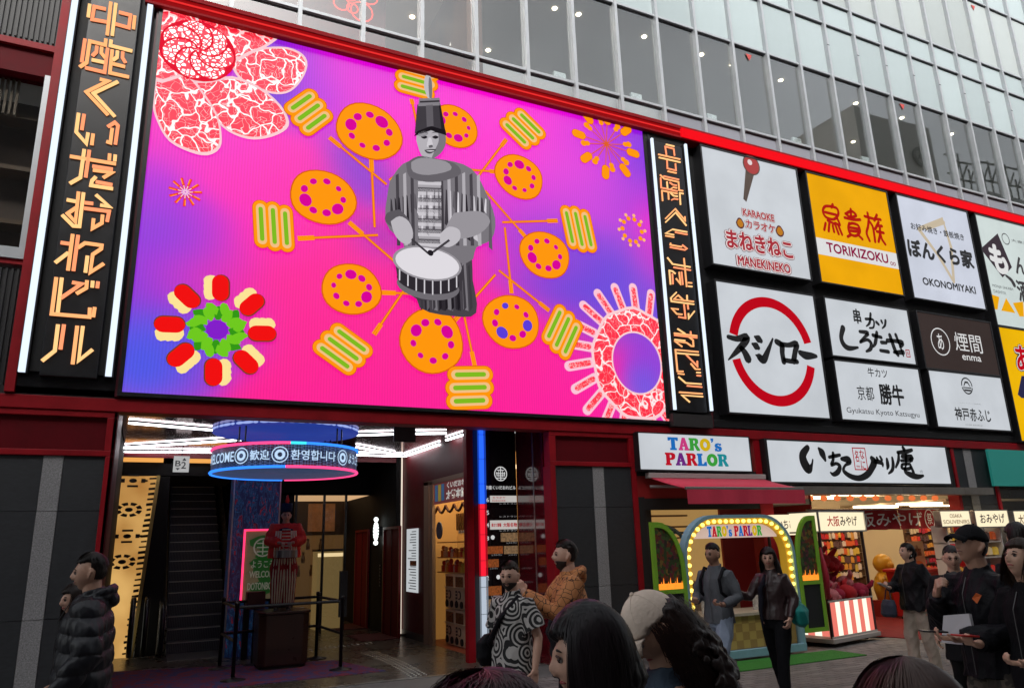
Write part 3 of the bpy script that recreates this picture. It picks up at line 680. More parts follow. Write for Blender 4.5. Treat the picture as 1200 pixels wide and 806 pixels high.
gp([(484,160),(487,126),(513,124),(520,158),(503,152)], 21, 62, 0); gp([(497,127),(505,126),(506,151),(498,152)], 22, 95, 0); gp([(512,125),(514,125),(520,158),(515,155)], 22, 35, 0); gp([(483,163),(487,157),(503,151),(520,156),(521,162),(503,156)], 22, 22, 0)
gp([(488,128),(489,119),(513,118),(514,127)], 22, 130, 0); gp([(490,122),(513,121),(513,123),(490,124)], 23, 50, 0)
gp([(499,118),(495,106),(496,94),(500,91),(504,98),(504,118)], 22, 190); gp([(501,118),(500,104),(501,94),(504,100),(504,118)], 23, 120)
rq_ = random.Random(4)
for k in range(26):      # folds of the grey coat
    x0 = 456+k*4.6; y0 = 222+14*abs(x0-512)/60; v_ = rq_.choice([40, 60, 95, 200, 215]); L2 = rq_.uniform(18, 60)
    gp([(x0,y0),(x0+1.4,y0+2),(x0+rq_.uniform(1,6),y0+L2),(x0+rq_.uniform(-2,1),y0+L2-4)], 19, v_, 0)
for k in range(9): gp([(490+k*7,314),(492+k*7,312),(494+k*7.2,362),(491+k*7.2,366)], 19, rq_.choice([30,60,150,95]), 0)
gp([(466,248),(452,252),(450,262),(462,272),(474,282),(482,282),(482,272),(476,258)], 20, 90); gp([(456,262),(466,256),(477,262),(482,276),(478,288),(468,286),(460,276)], 21, 185)
gp([(530,252),(560,250),(572,262),(560,276),(540,282),(524,280),(520,270)], 20, 150); gp([(514,276),(524,268),(536,272),(536,284),(524,292),(514,288)], 21, 190)
x, z = XZ(499, 311); u = abs(XZ(509,311)[0]-x)/10
P.p([(x-38*u, z), (x+42*u, z-2*u), (x+40*u, z-26*u), (x+20*u, z-40*u), (x-10*u, z-44*u), (x-32*u, z-32*u)], 22, gcol(60))
P.disc(x+1*u, z-26*u, 36*u, 16*u, 23, gcol(110)); P.disc(x+1*u, z-20*u, 36*u, 15*u, 24, gcol(45))
for k in range(8): P.line((x+(-32+9.4*k)*u, z-(6+8*math.sin(k/7*3.14))*u), (x+(-32+9.4*k)*u, z-(24+12*math.sin(k/7*3.14))*u), 1.5*u, 25, gcol(210))
P.disc(x, z, 40*u, 20*u, 26, gcol(150)); P.disc(x, z, 37*u, 18*u, 27, gcol(222))
P.line(XZ(480,283), XZ(500,300), .035, 28, gcol(60)); P.line(XZ(524,284), XZ(505,298), .035, 28, gcol(60)); P.disc(*XZ(502,299), .05, .05, 28, gcol(30), n=10)
P.done('drummer_picture')

# ================================================================ neon name signs
A8 = 8.0556
def cr(o, s, L_): return [[(o[0]+x/s, o[1]+y/s) for x, y in st] for st in L_]
glyph_px = []
glyph_px += [cr((80,0), A8, [[(203,40),(188,160)],[(355,86),(245,62),(225,183),(362,207)],[(402,20),(367,330)],[(450,32),(415,335)],[(478,115),(588,143),(572,262),(440,225)],[(628,150),(615,272)]])]
glyph_px += [cr((80,0), A8, [[(158,368),(126,585)],[(355,368),(350,425),(203,388),(173,590),(108,632)],[(405,378),(398,430),(605,482)],[(270,435),(265,490),(228,527)],[(315,445),(312,500),(350,548)],[(220,563),(345,590)],[(372,455),(343,682),(158,638)],[(415,470),(393,687),(574,727)],[(465,480),(460,540),(420,568)],[(515,490),(512,545),(540,592)],[(415,600),(537,630)]])]
glyph_px += [cr((70,90), A8, [[(378,22),(455,40),(250,142),(455,360)],[(550,45),(318,155),(520,375)]])]
glyph_px += [cr((70,90), A8, [[(178,343),(155,520),(250,628),(267,528)],[(230,353),(208,500)],[(315,538),(302,642)],[(453,472),(520,430),(550,460),(525,637)],[(495,485),(478,622),(440,610)]])]
glyph_px += [cr((60,165), A8, [[(176,145),(612,217)],[(312,80),(275,345),(175,402)],[(360,88),(325,343)],[(552,122),(548,182)],[(605,132),(600,190)],[(388,238),(582,268)],[(393,275),(572,300),(490,348)],[(422,338),(385,375),(375,420),(584,452)],[(420,385),(578,415)]])]
glyph_px += [cr((60,165), A8, [[(146,555),(235,572)],[(315,583),(397,592)],[(258,481),(228,765),(155,685),(235,630)],[(305,488),(266,806),(207,802),(103,698)],[(310,635),(547,665),(527,762)],[(485,698),(478,775),(390,825),(400,733)],[(422,508),(550,620),(462,605)]])]
glyph_px += [cr((50,255), 8.9556, [[(188,260),(290,275)],[(315,173),(265,552)],[(270,365),(130,472)],[(372,183),(322,557)],[(368,315),(445,265),(620,290),(615,325),(525,385),(500,572),(642,480)],[(470,400),(448,574)]])]
glyph_px += [cr((35,335), A8, [[(249,-82),(205,262),(562,292),(566,205)],[(301,-78),(262,250)],[(398,-35),(487,-20),(290,115)],[(539,-53),(533,17),(438,72)],[(593,-48),(588,13)],[(643,-42),(636,18)],[(612,200),(598,292)]])]
glyph_px += [cr((35,335), A8, [[(265,363),(235,610),(113,707)],[(322,363),(288,597)],[(447,376),(403,737)],[(500,378),(460,702),(592,598)]])]
YN = D-.16
M_neon = []
for nm, c in (('neon_amber', (255,196,130)), ('neon_coral', (255,150,105)), ('neon_peach', (255,172,112))): M_neon.append(lit(nm, srgb(*c), 1.25))
M_edge = mat('neon_channel', (.05,.035,.03), .5)
M_tubew = lit('white_neon_tube', srgb(225,238,255), 1.15)
glyphs = [[[XZ(x, y, YN) for x, y in st] for st in g] for g in glyph_px]
def bars(parent, gl, wd, yf, yb):
    for gi, g in enumerate(gl[:3]+[gl[3][:3], gl[3][3:]]+gl[4:]):
        mb = MB()
        for si, st in enumerate(g):
            L_, R_ = [], []
            n_ = len(st)
            for i, (x, z) in enumerate(st):
                ds = []
                if i: ds.append(Vector((x-st[i-1][0], z-st[i-1][1])).normalized())
                if i < n_-1: ds.append(Vector((st[i+1][0]-x, st[i+1][1]-z)).normalized())
                t = sum(ds, Vector((0,0))).normalized(); nn = Vector((-t.y, t.x)); k_ = 1/max(.45, abs(nn.dot(Vector((-ds[0].y, ds[0].x)))))
                L_.append((x+nn.x*wd/2*k_, z+nn.y*wd/2*k_)); R_.append((x-nn.x*wd/2*k_, z-nn.y*wd/2*k_))
            for i in range(n_-1): mb.prism([L_[i], L_[i+1], R_[i+1], R_[i]], yf, yb, (gi+si) % 3)
        mb.build('neon_character', M_neon, parent)
# left sign
ls = thing('vertical_neon_sign', 'large black vertical sign with amber neon characters left of the video screen', 'sign')
def L_at(px, py): return XZ(px, py, YN)
lx = [XZ(88.5,0,YN)[0], XZ(176,10,YN)[0]]; zb = XZ(25.5,436,YN)[1]; zt = XZ(176,8,YN)[1]
MB().box(lx[0]+.17, lx[1]-.12, YN+.02, D+.02, zb-.02, 11.0).build('sign_panel', M_black, ls, bevel=.01)
MB().box(lx[0]+.06, lx[1]+.03, YN+.08, D+.02, zb+.04, 11.2).build('backing_panel', M_blackmat, ls)
zj = XZ(73,112,YN)[1]
for x, zs in ((lx[0], [(zb, 5.62), (5.63, zj), (zj+.012, 11.2)]), (lx[1], [(XZ(126,441,YN)[1], 5.62), (5.63, XZ(161,131,YN)[1]), (XZ(161,131,YN)[1]+.012, zt)])):
    for a, b in zs: MB().box(x-.034, x+.034, YN-.05, YN, a, b).build('neon_tube', M_tubew, ls)
    MB().box(x-.05, x+.05, YN+.002, D+.02, zb, zt+(.9 if x < 0 and x == lx[0] else 0)).build('tube_channel', M_blackmat, ls)
bars(ls, glyphs, .040, YN-.005, YN+.018)
# right sign: the same name, turned a quarter turn
rs = thing('vertical_neon_sign', 'narrow black vertical sign with sideways amber neon characters right of the video screen', 'sign')
xr0, zr0 = XZ(763,163,YN); xr1 = XZ(803,176,YN)[0]; zr1 = XZ(789,480,YN)[1]
MB().box(xr0+.07, xr1+.01-.06, YN+.03, D+.08, zr1-.02, zr0).build('sign_panel', M_black, rs, bevel=.01)
MB().box(xr0-.1, xr1+.08, YN+.1, D+.08, 3.72, 9.3).build('backing_panel', M_blackmat, rs)
for x, a, b, c_ in ((xr0, zr1, XZ(763+8,268,YN)[1], zr0), (xr1, zr1+.02, XZ(812,262,YN)[1], XZ(803,170,YN)[1])):
    for p_, q_ in ((a, b), (b+.012, c_)): MB().box(x-.022, x+.022, YN-.04, YN, p_, q_).build('neon_tube', M_tubew, rs)
    MB().box(x-.035, x+.035, YN+.002, D+.08, zr1, c_).build('tube_channel', M_blackmat, rs)
MB().box(xr0-.04, xr1+.02, YN+.0, D+.08, XZ(810,500,YN)[1], zr1-.06).build('vent_panel', mat('dark_vent', (.02,.018,.018), .6), rs)
# characters: left glyph box -> rotated box
gz0 = min(z for g in glyphs for st in g for x, z in st); gz1 = max(z for g in glyphs for st in g for x, z in st)
cells = [(170,241),(243,333),(333,385),(385,466),(466,0)]
marks = [168.5, 202, 240, 262, 0]
tops_px = [(786,170),(777,205),(785,243),(787,268),(790,300),(793,342),(796,385),(800,410),(806,442)]   # picture rows where each character begins
bot_px =  [(795,203),(800,240),(806,265),(806,293),(813,337),(816,374),(820,408),(822,440),(826,472)]
rg = []
xa_, xb_ = xr0+.15, xr1-.13
for gi, g in enumerate(glyphs):
    xs = [x for st in g for x, z in st]; zs = [z for st in g for x, z in st]
    x0, x1, z0, z1 = min(xs), max(xs), min(zs), max(zs)
    zt_ = XZ(*tops_px[gi], YN)[1]; zb_ = XZ(*bot_px[gi], YN)[1]
    a_, b_ = xa_, xb_
    if gi == 2: a_ += .03
    rg.append([[(a_+(z-z0)/(z1-z0)*(b_-a_), zt_-(x-x0)/(x1-x0)*(zt_-zb_)) for x, z in st] for st in g])
bars(rs, rg, .023, YN+.008, YN+.028)

# ================================================================ lit sign boxes on the right
YS = D-.12
WHT = lit('lightbox_white', srgb(203,208,214), .88); BLK = mat('sign_black_ink', (.012,.012,.014), .5); REDI = lit('sign_red_ink', srgb(175,10,28), .8); REDB = lit('sign_bright_red', srgb(190,5,25), .9)
YEL = lit('lightbox_yellow', srgb(232,165,8), .92); BRN = lit('lightbox_brown', srgb(58,48,46), .9); WL = lit('sign_white_lettering', srgb(225,225,225), .9)
M_fr = mat('sign_frame', (.012,.012,.014), .4)
def signbox(label, tl, br, m, cat='sign', Y=YS, depth=.24, fr=.035, split=False, group=None):
    a, b = W(*tl, Y), W(*br, Y)
    t = thing('sign_box', label, cat, group=group)
    MB().box(a.x, b.x, Y, Y+.02, b.z, a.z).build('sign_face', m, t)
    f = MB(); x0, x1, z0, z1 = a.x-fr, b.x+fr, b.z-fr, a.z+fr
    f.box(x0, a.x, Y-.02, Y+depth, z0, z1); f.box(b.x, x1, Y-.02, Y+depth, z0, z1); f.box(a.x, b.x, Y-.02, Y+depth, a.z, z1); f.box(a.x, b.x, Y-.02, Y+depth, z0, b.z)
    f.build('sign_frame', M_fr, t, bevel=.004)
    return t, a, b
YT = YS-.006
GRP = 'lit sign boxes on the sign wall'
def letters(t, m, fn, name='lettering', y=None):
    mb = MB(); fn(mb); o = mb.build(name, m, t); return o
# 1 karaoke
t, a, b = signbox('white karaoke sign box with fat red lettering, top left of the sign wall', (821.3,171.5), (950,328), WHT, group=GRP)
o4 = (820,160); s4 = 4.479
def q4(x, y): return (o4[0]+x/s4, o4[1]+y/s4)
PINKI = lit('sign_rose_ink', srgb(176,52,62), .8); HALO = lit('sign_halo', srgb(232,214,214), .9)
for bo, mt, yy in ((.10, mat('sign_brown_outline', (.12,.02,.02), .5), .0), (.075, HALO, .004), (.03, PINKI, .008)):
    for s_, x0, y0, x1, y1, kb in (('KARAOKE', 222, 377, 392, 450, 1.4), ('カラオケ', 238, 435, 398, 510, 1.2), ('MANEKINEKO', 195, 624, 478, 722, 1.6), ('まねきねこ', 133, 484, 492, 646, 1.6)):
        mb = MB(); e = (bo-.03)*75*(1 if y1-y0 < 80 else 1.9); A_, B_ = W(*q4(x0-e, y0-e), YT), W(*q4(x1+e, y1+e), YT); text_into(mb, s_, A_.x, B_.x, B_.z, A_.z, YT-yy, bo*kb)
        o_ = mb.build('lettering', mt, t); o_['kind'] = 'stuff'
mb = MB()
for (x, y) in ((212,455),(420,497)):
    for rr, mi, yy in ((22,0,.0),(16,1,.002)):
        c_ = XZ(*q4(x, y), YT); r_ = rr/s4*(XZ(q4(x,y)[0]+1, q4(x,y)[1], YT)[0]-c_[0])
        mb.add([(c_[0]+r_*math.cos(k*.5236)*(.8 if math.sin(k*.5236) > 0 else 1), YT-yy, c_[1]+r_*1.1*math.sin(k*.5236)) for k in range(12)], [tuple(range(12))], mi)
mb.build('gold_bell_mark', [mat('sign_brown_outline', (.12,.02,.02), .5), lit('sign_gold', srgb(200,130,40), .8)], t)
# a plain microphone drawing in place of the mascot
mb = MB(); c_ = XZ(*q4(262,215), YT)
u_ = XZ(*q4(272,215), YT)[0]-c_[0]
def dsc(x, z, rx, rz, mi, yy, n_=20): mb.add([(x+rx*math.cos(k*2*math.pi/n_), YT-yy, z+rz*math.sin(k*2*math.pi/n_)) for k in range(n_)], [tuple(range(n_))], mi)
mb.prism([(c_[0]-4.6*u_, c_[1]-10*u_), (c_[0]-3.2*u_, c_[1]-11*u_), (c_[0]+2.6*u_, c_[1]+2*u_), (c_[0]-1.4*u_, c_[1]+4*u_)], YT-.002, YT+.001, 0)
dsc(c_[0]+1.6*u_, c_[1]+5.6*u_, 4.4*u_, 4.4*u_, 0, .004); dsc(c_[0]+1.6*u_, c_[1]+5.6*u_, 3.9*u_, 3.9*u_, 1, .006); dsc(c_[0]+.9*u_, c_[1]+6.6*u_, 1.2*u_, 1.2*u_, 2, .008)
mb.build('microphone_drawing', [mat('sign_taupe', (.09,.06,.045), .5), lit('sign_rose_ink2', srgb(190,80,80), .7), HALO], t)
# 2 sushi
t, a, b = signbox('white sign box with two thick red arcs round black katakana, below the karaoke sign', (838.3,329.5), (972.3,490), WHT, group=GRP)
o5 = (830,320); s5 = 4.48
def q5(x, y): return XZ(o5[0]+x/s5, o5[1]+y/s5, YT)
cx_, cz_ = (q5(345,410)); 
ra = (q5(552,520)[0]-q5(140,490)[0])/2
cx_ = (q5(115,283)[0]+q5(555,520)[0])/2; cz_ = (q5(270,122)[1]+q5(385,700)[1])/2; ro = (q5(270,122)[1]-q5(385,700)[1])/2; ri = ro-.20
for a0, a1 in ((14, 166), (194, 346)):
    mb = MB()
    th = np.radians(np.linspace(a0, a1, 40)); rx = ro*1.0
    for k in range(39):
        p_ = [(cx_+rr*math.cos(t_), cz_+rr*math.sin(t_)) for rr, t_ in ((ro, th[k]), (ro, th[k+1]), (ri, th[k+1]), (ri, th[k]))]; mb.flat(p_, YT)
    mb.build('red_arc', REDB, t)
mb = MB()
def B5(p_): brush_px(mb, [(x,y,w_*1.25) for x,y,w_ in p_], YT, YT-.003, 0, o5, s5)
B5([(105,335,16),(150,345,20),(200,335,26),(190,365,26),(150,410,20),(105,455,5)]); B5([(165,385,14),(190,415,24),(208,450,30)])
B5([(245,335,10),(262,345,26),(275,355,18)]); B5([(232,372,10),(250,383,26),(262,392,16)]); B5([(268,440,24),(290,455,26),(312,410,18),(338,345,7)]); B5([(250,430,6),(272,445,22)])
B5([(358,360,20),(385,380,22),(388,420,20),(396,465,20)]); B5([(375,372,18),(420,378,16),(462,372,22),(455,415,20),(448,462,22)]); B5([(392,455,16),(430,462,16),(466,465,16)])
B5([(482,418,18),(510,432,26),(545,434,20),(566,436,12)])
mb.build('lettering', BLK, t)
# 3 yellow
t, a, b = signbox('orange-yellow sign box with red brush characters and a white band', (944.3,202.5), (1058.6,346), YEL, group=GRP)
o6 = (940,190); s6 = 5.033
zt_, zb_ = XZ(o6[0]+80/s6, o6[1]+442/s6, YT)[1], XZ(o6[0]+92/s6, o6[1]+540/s6, YT)[1]
MB().box(a.x, b.x, YT+.0025, YS-.0005, zb_, zt_).build('white_band', WL, t)
mb = MB()
text_px(mb, 'TORIKIZOKU', o6[0]+140/s6, o6[1]+470/s6, o6[0]+512/s6, o6[1]+600/s6, YT, .045)
a_ = XZ(o6[0]+528/s6, o6[1]+598/s6, YT)
for dx in (0, .09): mb.add([(a_[0]+dx+r_*math.cos(k*.785), YT, a_[1]+r_*math.sin(k*.785)) for r_ in (.045, .027) for k in range(8)], [(k, (k+1) % 8, 8+(k+1) % 8, 8+k) for k in range(8)])
mb.build('lettering', lit('sign_maroon_ink', srgb(150,20,70), .8), t)
mb = MB(); w6 = 13
def B6(p_): brush_px(mb, [(x, y, w6) for x, y in p_], YT, YT-.003, 0, o6, s6)
B6([(180,250),(172,268)]); B6([(172,262),(135,262),(122,290),(140,325),(185,338),(212,310),(205,275),(172,262)]); B6([(135,296),(200,312)]); B6([(205,330),(222,372),(195,360)]); B6([(138,360),(130,400)]); B6([(160,360),(156,408)]); B6([(180,375),(188,412)]); B6([(195,370),(215,425)]); B6([(212,372),(235,428)]); B6([(150,345),(190,365)])
B6([(286,278),(288,330)]); B6([(258,305),(290,290),(318,315),(285,325),(255,305)]); B6([(250,328),(300,340),(342,340)]); B6([(278,360),(272,390),(285,425),(318,435),(340,410),(330,375),(300,362),(278,365)]); B6([(275,385),(335,395)]); B6([(280,405),(335,412)]); B6([(290,428),(268,440)]); B6([(330,430),(355,455)])
B6([(385,300),(392,340)]); B6([(368,320),(420,335)]); B6([(392,340),(388,380),(380,420),(398,465)]); B6([(392,345),(415,380),(425,430),(430,470)]); B6([(440,312),(425,345)]); B6([(428,335),(462,340)]); B6([(450,355),(438,380),(430,395)]); B6([(440,375),(470,378)]); B6([(440,410),(480,418)]); B6([(458,380),(458,430),(450,470)]); B6([(460,420),(470,455),(490,485)])
mb.build('lettering', lit('sign_vermilion_ink', srgb(185,25,15), .8), t)
# 4 okonomiyaki
t, a, b = signbox('bluish white sign box with black hiragana over a beige spatula outline', (1050,228.5), (1155,362.6), lit('lightbox_bluewhite', srgb(205,210,224), .88), group=GRP)
o7 = (1040,220); s7 = 5.0375
def T7(mb, s_, x0, y0, x1, y1, bo=0, yy=.003): text_px(mb, s_, o7[0]+x0/s7, o7[1]+y0/s7, o7[0]+x1/s7, o7[1]+y1/s7, YT-yy, bo)
mb = MB(); brush_px(mb, [(185,245,18),(325,185,16),(375,350,16),(392,555,14)], YT, YT, 0, o7, s7, False); brush_px(mb, [(392,555,14),(300,400,14),(185,245,18)], YT, YT, 0, o7, s7, False); brush_px(mb, [(230,240,16),(332,205,16)], YT, YT, 0, o7, s7, False)
mb.build('spatula_outline', lit('sign_beige', srgb(205,190,165), .85), t)
mb = MB(); T7(mb, 'お好み焼き・鉄板焼き', 133, 202, 455, 315, .035); T7(mb, 'ぼんくら家', 108, 290, 518, 485, .075); T7(mb, 'OKONOMIYAKI', 203, 526, 525, 629, .05)
mb.build('lettering', BLK, t)
# 5 monja (cut by the picture edge)
PALE = lit('lightbox_mint', srgb(205,216,214), .88)
t, a, b = signbox('pale mint sign box with a white hiragana on a dark diamond, top right', (1142.3,251.5), (1255,395), PALE, group=GRP)
mb = MB(); mb.flat([XZ(o7[0]+x/s7, o7[1]+y/s7, YT) for x, y in ((550,360),(650,270),(735,470),(680,530))], YT)
mb.build('dark_diamond', lit('sign_plum', srgb(66,56,64), .8), t)
mb = MB(); T7(mb, 'も', 585, 322, 725, 520, .08, .004); mb.build('lettering', WL, t)
mb = MB(); T7(mb, 'んじゃ', 738, 400, 990, 560, .05); T7(mb, '酒場', 752, 540, 930, 700, .05); T7(mb, '大衆酒場', 728, 300, 870, 350, .01); T7(mb, 'MONJA SAKABA', 618, 568, 745, 612); T7(mb, 'DASHIYA', 625, 600, 702, 632)
brush_px(mb, [(700,520,10),(730,545,16),(748,575,18)], YT, YT-.003, 0, o7, s7)
c_ = XZ(o7[0]+697/s7, o7[1]+303/s7, YT); mb.add([(c_[0]+r_*math.cos(k*.3927), YT-.003, c_[1]+r_*math.sin(k*.3927)) for r_ in (.155, .13) for k in range(16)], [(k, (k+1) % 16, 16+(k+1) % 16, 16+k) for k in range(16)])
mb.build('lettering', mat('sign_dark_grey_ink', (.04,.035,.04), .5), t)
mb = MB(); 
for pl in (((615,630),(660,645),(650,720),(628,715)), ((672,725),(700,650),(755,740)), ((740,680),(800,672),(806,760),(780,760))): mb.flat([XZ(o7[0]+x/s7, o7[1]+y/s7, YT) for x, y in pl], YT)
mb.build('orange_shapes', YEL, t)
# 6, 7 kushikatsu and gyukatsu
o8 = (960,340); s8 = 4.74
WH2 = lit('lightbox_white', srgb(203,208,214), .88)
t, a, b = signbox('white sign box with thick black brush hiragana and a tiny red seal', (965.8,349), (1073.2,427), WH2, group=GRP)
mb = MB(); text_px(mb, '串', o8[0]+182/s8, o8[1]+100/s8, o8[0]+238/s8, o8[1]+190/s8, YT, .05)
for p_ in ([(258,160,12),(300,165,10),(302,205,9),(280,210,8)], [(285,130,12),(280,180,12),(262,200,6)], [(318,178,14),(330,190,12)], [(345,170,12),(350,182,10)], [(368,168,12),(365,195,11),(350,212,6)],
  [(132,210,26),(122,260,22),(135,300,24),(165,322,22),(215,318,10)], [(225,230,14),(270,238,18),(250,262,12),(225,290,10),(265,275,14),(288,295,18),(285,325,18),(262,340,10)], [(298,250,16),(345,262,14)], [(320,235,16),(312,290,18),(300,315,8)], [(345,290,16),(372,292,14)], [(340,335,14),(385,342,16)], [(378,280,18),(420,282,16),(462,292,20),(450,315,14)], [(425,248,16),(445,300,12),(468,365,8)], [(392,250,18),(420,330,20),(438,360,16)], [(415,345,12),(465,345,22)]):
    brush_px(mb, p_, YT, YT-.001, 0, o8, s8)
mb.build('lettering', BLK, t)
mb = MB(); a_ = W(o8[0]+478/s8, o8[1]+328/s8, YT); b_ = W(o8[0]+508/s8, o8[1]+374/s8, YT)
mb.box(a_.x, b_.x, YT-.001, YT, b_.z, b_.z+.02); mb.box(a_.x, b_.x, YT-.001, YT, a_.z-.02, a_.z); mb.box(a_.x, a_.x+.02, YT-.001, YT, b_.z, a_.z); mb.box(b_.x-.02, b_.x, YT-.001, YT, b_.z, a_.z); mb.box(a_.x+.05, b_.x-.05, YT-.001, YT, b_.z+.05, a_.z-.05)
mb.build('red_seal', REDI, t)
t, a, b = signbox('white sign box with thin brush kanji over small serif roman letters', (977,422.5), (1086.5,497), WH2, group=GRP)
mb = MB(); text_px(mb, '牛カツ', o8[0]+265/s8, o8[1]+428/s8, o8[0]+382/s8, o8[1]+490/s8, YT, .02); text_px(mb, '京都', o8[0]+205/s8, o8[1]+528/s8, o8[0]+310/s8, o8[1]+615/s8, YT, .01); text_px(mb, '勝牛', o8[0]+325/s8, o8[1]+515/s8, o8[0]+480/s8, o8[1]+645/s8, YT, .05)
text_px(mb, 'Gyukatsu Kyoto Katsugyu', o8[0]+150/s8, o8[1]+648/s8, o8[0]+560/s8, o8[1]+715/s8, YT, .006)
mb.build('lettering', BLK, t)
# 8, 9 enma and kobe
o9 = (1070,355); s9 = 5.038
t, a, b = signbox('dark brown sign box with white kanji and a ringed hiragana', (1073.8,365.5), (1171.6,440), BRN, group=GRP)
mb = MB(); text_px(mb, '煙間', o9[0]+235/s9, o9[1]+170/s9, o9[0]+415/s9, o9[1]+300/s9, YT, .0); text_px(mb, 'enma', o9[0]+288/s9, o9[1]+305/s9, o9[0]+405/s9, o9[1]+348/s9, YT, .02); text_px(mb, 'あ', o9[0]+135/s9, o9[1]+178/s9, o9[0]+188/s9, o9[1]+278/s9, YT, .01)
c_ = XZ(o9[0]+162/s9, o9[1]+228/s9, YT); R_ = XZ(o9[0]+217/s9, o9[1]+235/s9, YT)[0]-c_[0]
mb.add([(c_[0]+r_*math.cos(k*.2618), YT, c_[1]+r_*math.sin(k*.2618)) for r_ in (R_, R_-.025) for k in range(24)], [(k, (k+1) % 24, 24+(k+1) % 24, 24+k) for k in range(24)])
mb.build('lettering', WL, t)
t, a, b = signbox('white sign box with a round mountain mark over small black brush kanji', (1087.3,434), (1184.6,504.5), WH2, group=GRP)
mb = MB(); text_px(mb, '神戸赤ふじ', o9[0]+240/s9, o9[1]+612/s9, o9[0]+465/s9, o9[1]+705/s9, YT, .03)
c_ = XZ(o9[0]+318/s9, o9[1]+489/s9, YT); R_ = .19
for r0_, r1_, a0, a1 in ((R_, R_-.03, -.05, 3.19), (R_, R_-.03, 3.35, 6.07)):
    th = np.linspace(a0, a1, 20); mb.add([(c_[0]+r_*math.cos(k), YT, c_[1]+r_*math.sin(k)) for r_ in (r0_, r1_) for k in th], [(k, k+1, 21+k, 20+k) for k in range(19)])
mb.flat([(c_[0]-.14,c_[1]-.03),(c_[0]+.14,c_[1]-.03),(c_[0]+.14,c_[1]-.055),(c_[0]-.14,c_[1]-.055)], YT); mb.flat([(c_[0]-.13,c_[1]-.08),(c_[0]+.13,c_[1]-.08),(c_[0]+.1,c_[1]-.12),(c_[0]-.1,c_[1]-.12)], YT)
mb.flat([(c_[0]-.12,c_[1]-.01),(c_[0]-.05,c_[1]+.1),(c_[0]+.05,c_[1]+.1),(c_[0]+.12,c_[1]-.01),(c_[0]+.095,c_[1]-.01),(c_[0]+.035,c_[1]+.06),(c_[0]-.035,c_[1]+.06),(c_[0]-.095,c_[1]-.01)], YT)
mb.build('lettering', BLK, t)
mb = MB(); text_px(mb, 'ステーキアンド鉄板焼', o9[0]+272/s9, o9[1]+585/s9, o9[0]+400/s9, o9[1]+600/s9, YT); text_px(mb, 'KOBE AKAFUJI', o9[0]+310/s9, o9[1]+714/s9, o9[0]+410/s9, o9[1]+728/s9, YT); mb.build('small_lettering', mat('faint_grey_ink', (.3,.3,.3), .6), t)
# 10 yellow at the edge
t, a, b = signbox('yellow sign box with a red hiragana outlined in black, cut by the right edge', (1169.3,382), (1290,521), lit('lightbox_yellow2', srgb(235,180,5), .92), group=GRP)
for bo, e_, mt, yy in ((.16, 10, BLK, 0), (.10, 5, WL, .002), (.05, 0, REDB, .004)):
    mb = MB(); text_px(mb, 'あ', o9[0]+(590-e_)/s9, o9[1]+(245-e_)/s9, o9[0]+(720+e_)/s9, o9[1]+(415+e_)/s9, YT-yy, bo); mb.build('lettering', mt, t)
mb = MB(); mb.flat([XZ(o9[0]+x/s9, o9[1]+y/s9, YT) for x, y in ((618,540),(640,430),(720,430),(715,570),(640,560))], YT); mb.build('dark_patch', lit('sign_navy', srgb(45,45,80), .8), t)
# ================================================================ entrance hall under the screen
CZ = 3.63; YB = 15.6
M_wine = mat('dark_wine_wall', (.10,.004,.008), .5, var=.15, vs=2, spec=.3)
M_gloss = mat('glossy_red_wall', (.11,.002,.008), .07, spec=.9, coat=1, var=.06, vs=1.5)
M_mirror = mat('dark_mirror_ceiling', (.5,.26,.27), .06, metal=.85, var=.1, vs=.6)
M_hall = mat('hall_floor_stone', (.075,.062,.048), .28, var=.25, vs=1.5)
M_hallblack = mat('hall_black_wall', (.007,.006,.006), .75, spec=.2, var=.3, vs=2)
def onX(px, py, X):
    d = ray(px, py); t = X/d.x; return Vector((X, d.y*t, CAMH+d.z*t))
def Cz(px, py, z=CZ-.03):
    d = ray(px, py); t = (z-CAMH)/d.z; return Vector((d.x*t, d.y*t, z))
fl = tag(MB().box(-.38, 5.6, D+.42, 24, -.05, .002).build('entrance_floor', M_hall), kind='structure')
for i in range(7):
    for j in range(6):
        x0 = -.36+i*.85; y0 = D+.45+j*.85
        MB().box(x0, min(x0+.842, 5.58), y0, y0+.842, .002, .0065).build('floor_tile', M_hall, fl)
MB().box(-.38, 5.6, D+.36, D+.44, -.02, .012).build('metal_threshold', M_steel, fl)
hall = thing('entrance_hall', 'dark red entrance hall with mirrored ceiling below the video screen', 'building')
MB().box(-.40, 5.62, D+.02, YB, CZ, CZ+.04).build('ceiling', M_mirror, hall)
MB().box(-.40, 5.6, D+.0, D+.06, 3.59, SB-.055).build('soffit_edge', M_reddark, hall)
MB().box(-.42, -.38, D+.0, YB-3.8, 0, CZ).build('side_wall', M_wine, hall)
MB().box(-1.3, -1.2, YB-3.8, 24, 0, 5.5).build('side_wall', M_hallblack, hall)
MB().box(-1.3, 4.95, YB-.0, YB+.08, 3.50, CZ+.0).build('dark_red_lintel', M_wine, hall)
MB().box(-1.2, 4.8, YB, 24, 5.4, 5.5).build('ceiling', M_hallblack, hall)
MB().box(-1.2, 4.8, 23.6, 23.8, 0, 5.5).build('back_wall', M_hallblack, hall)
for a, b in ((134,192), (220,265)):
    MB().box(W(a,536,YB).x, W(b,536,YB).x, YB+.02, YB+.1, W(160,540.5,YB).z, W(160,534,YB).z).build('amber_light_panel', lit('amber_panel', srgb(250,175,90), .9), hall)
MB().box(-.7, 1.6, YB+.1, YB+2.5, W(160,556,YB).z, 3.41).build('escalator_bulkhead', M_hallblack, hall)
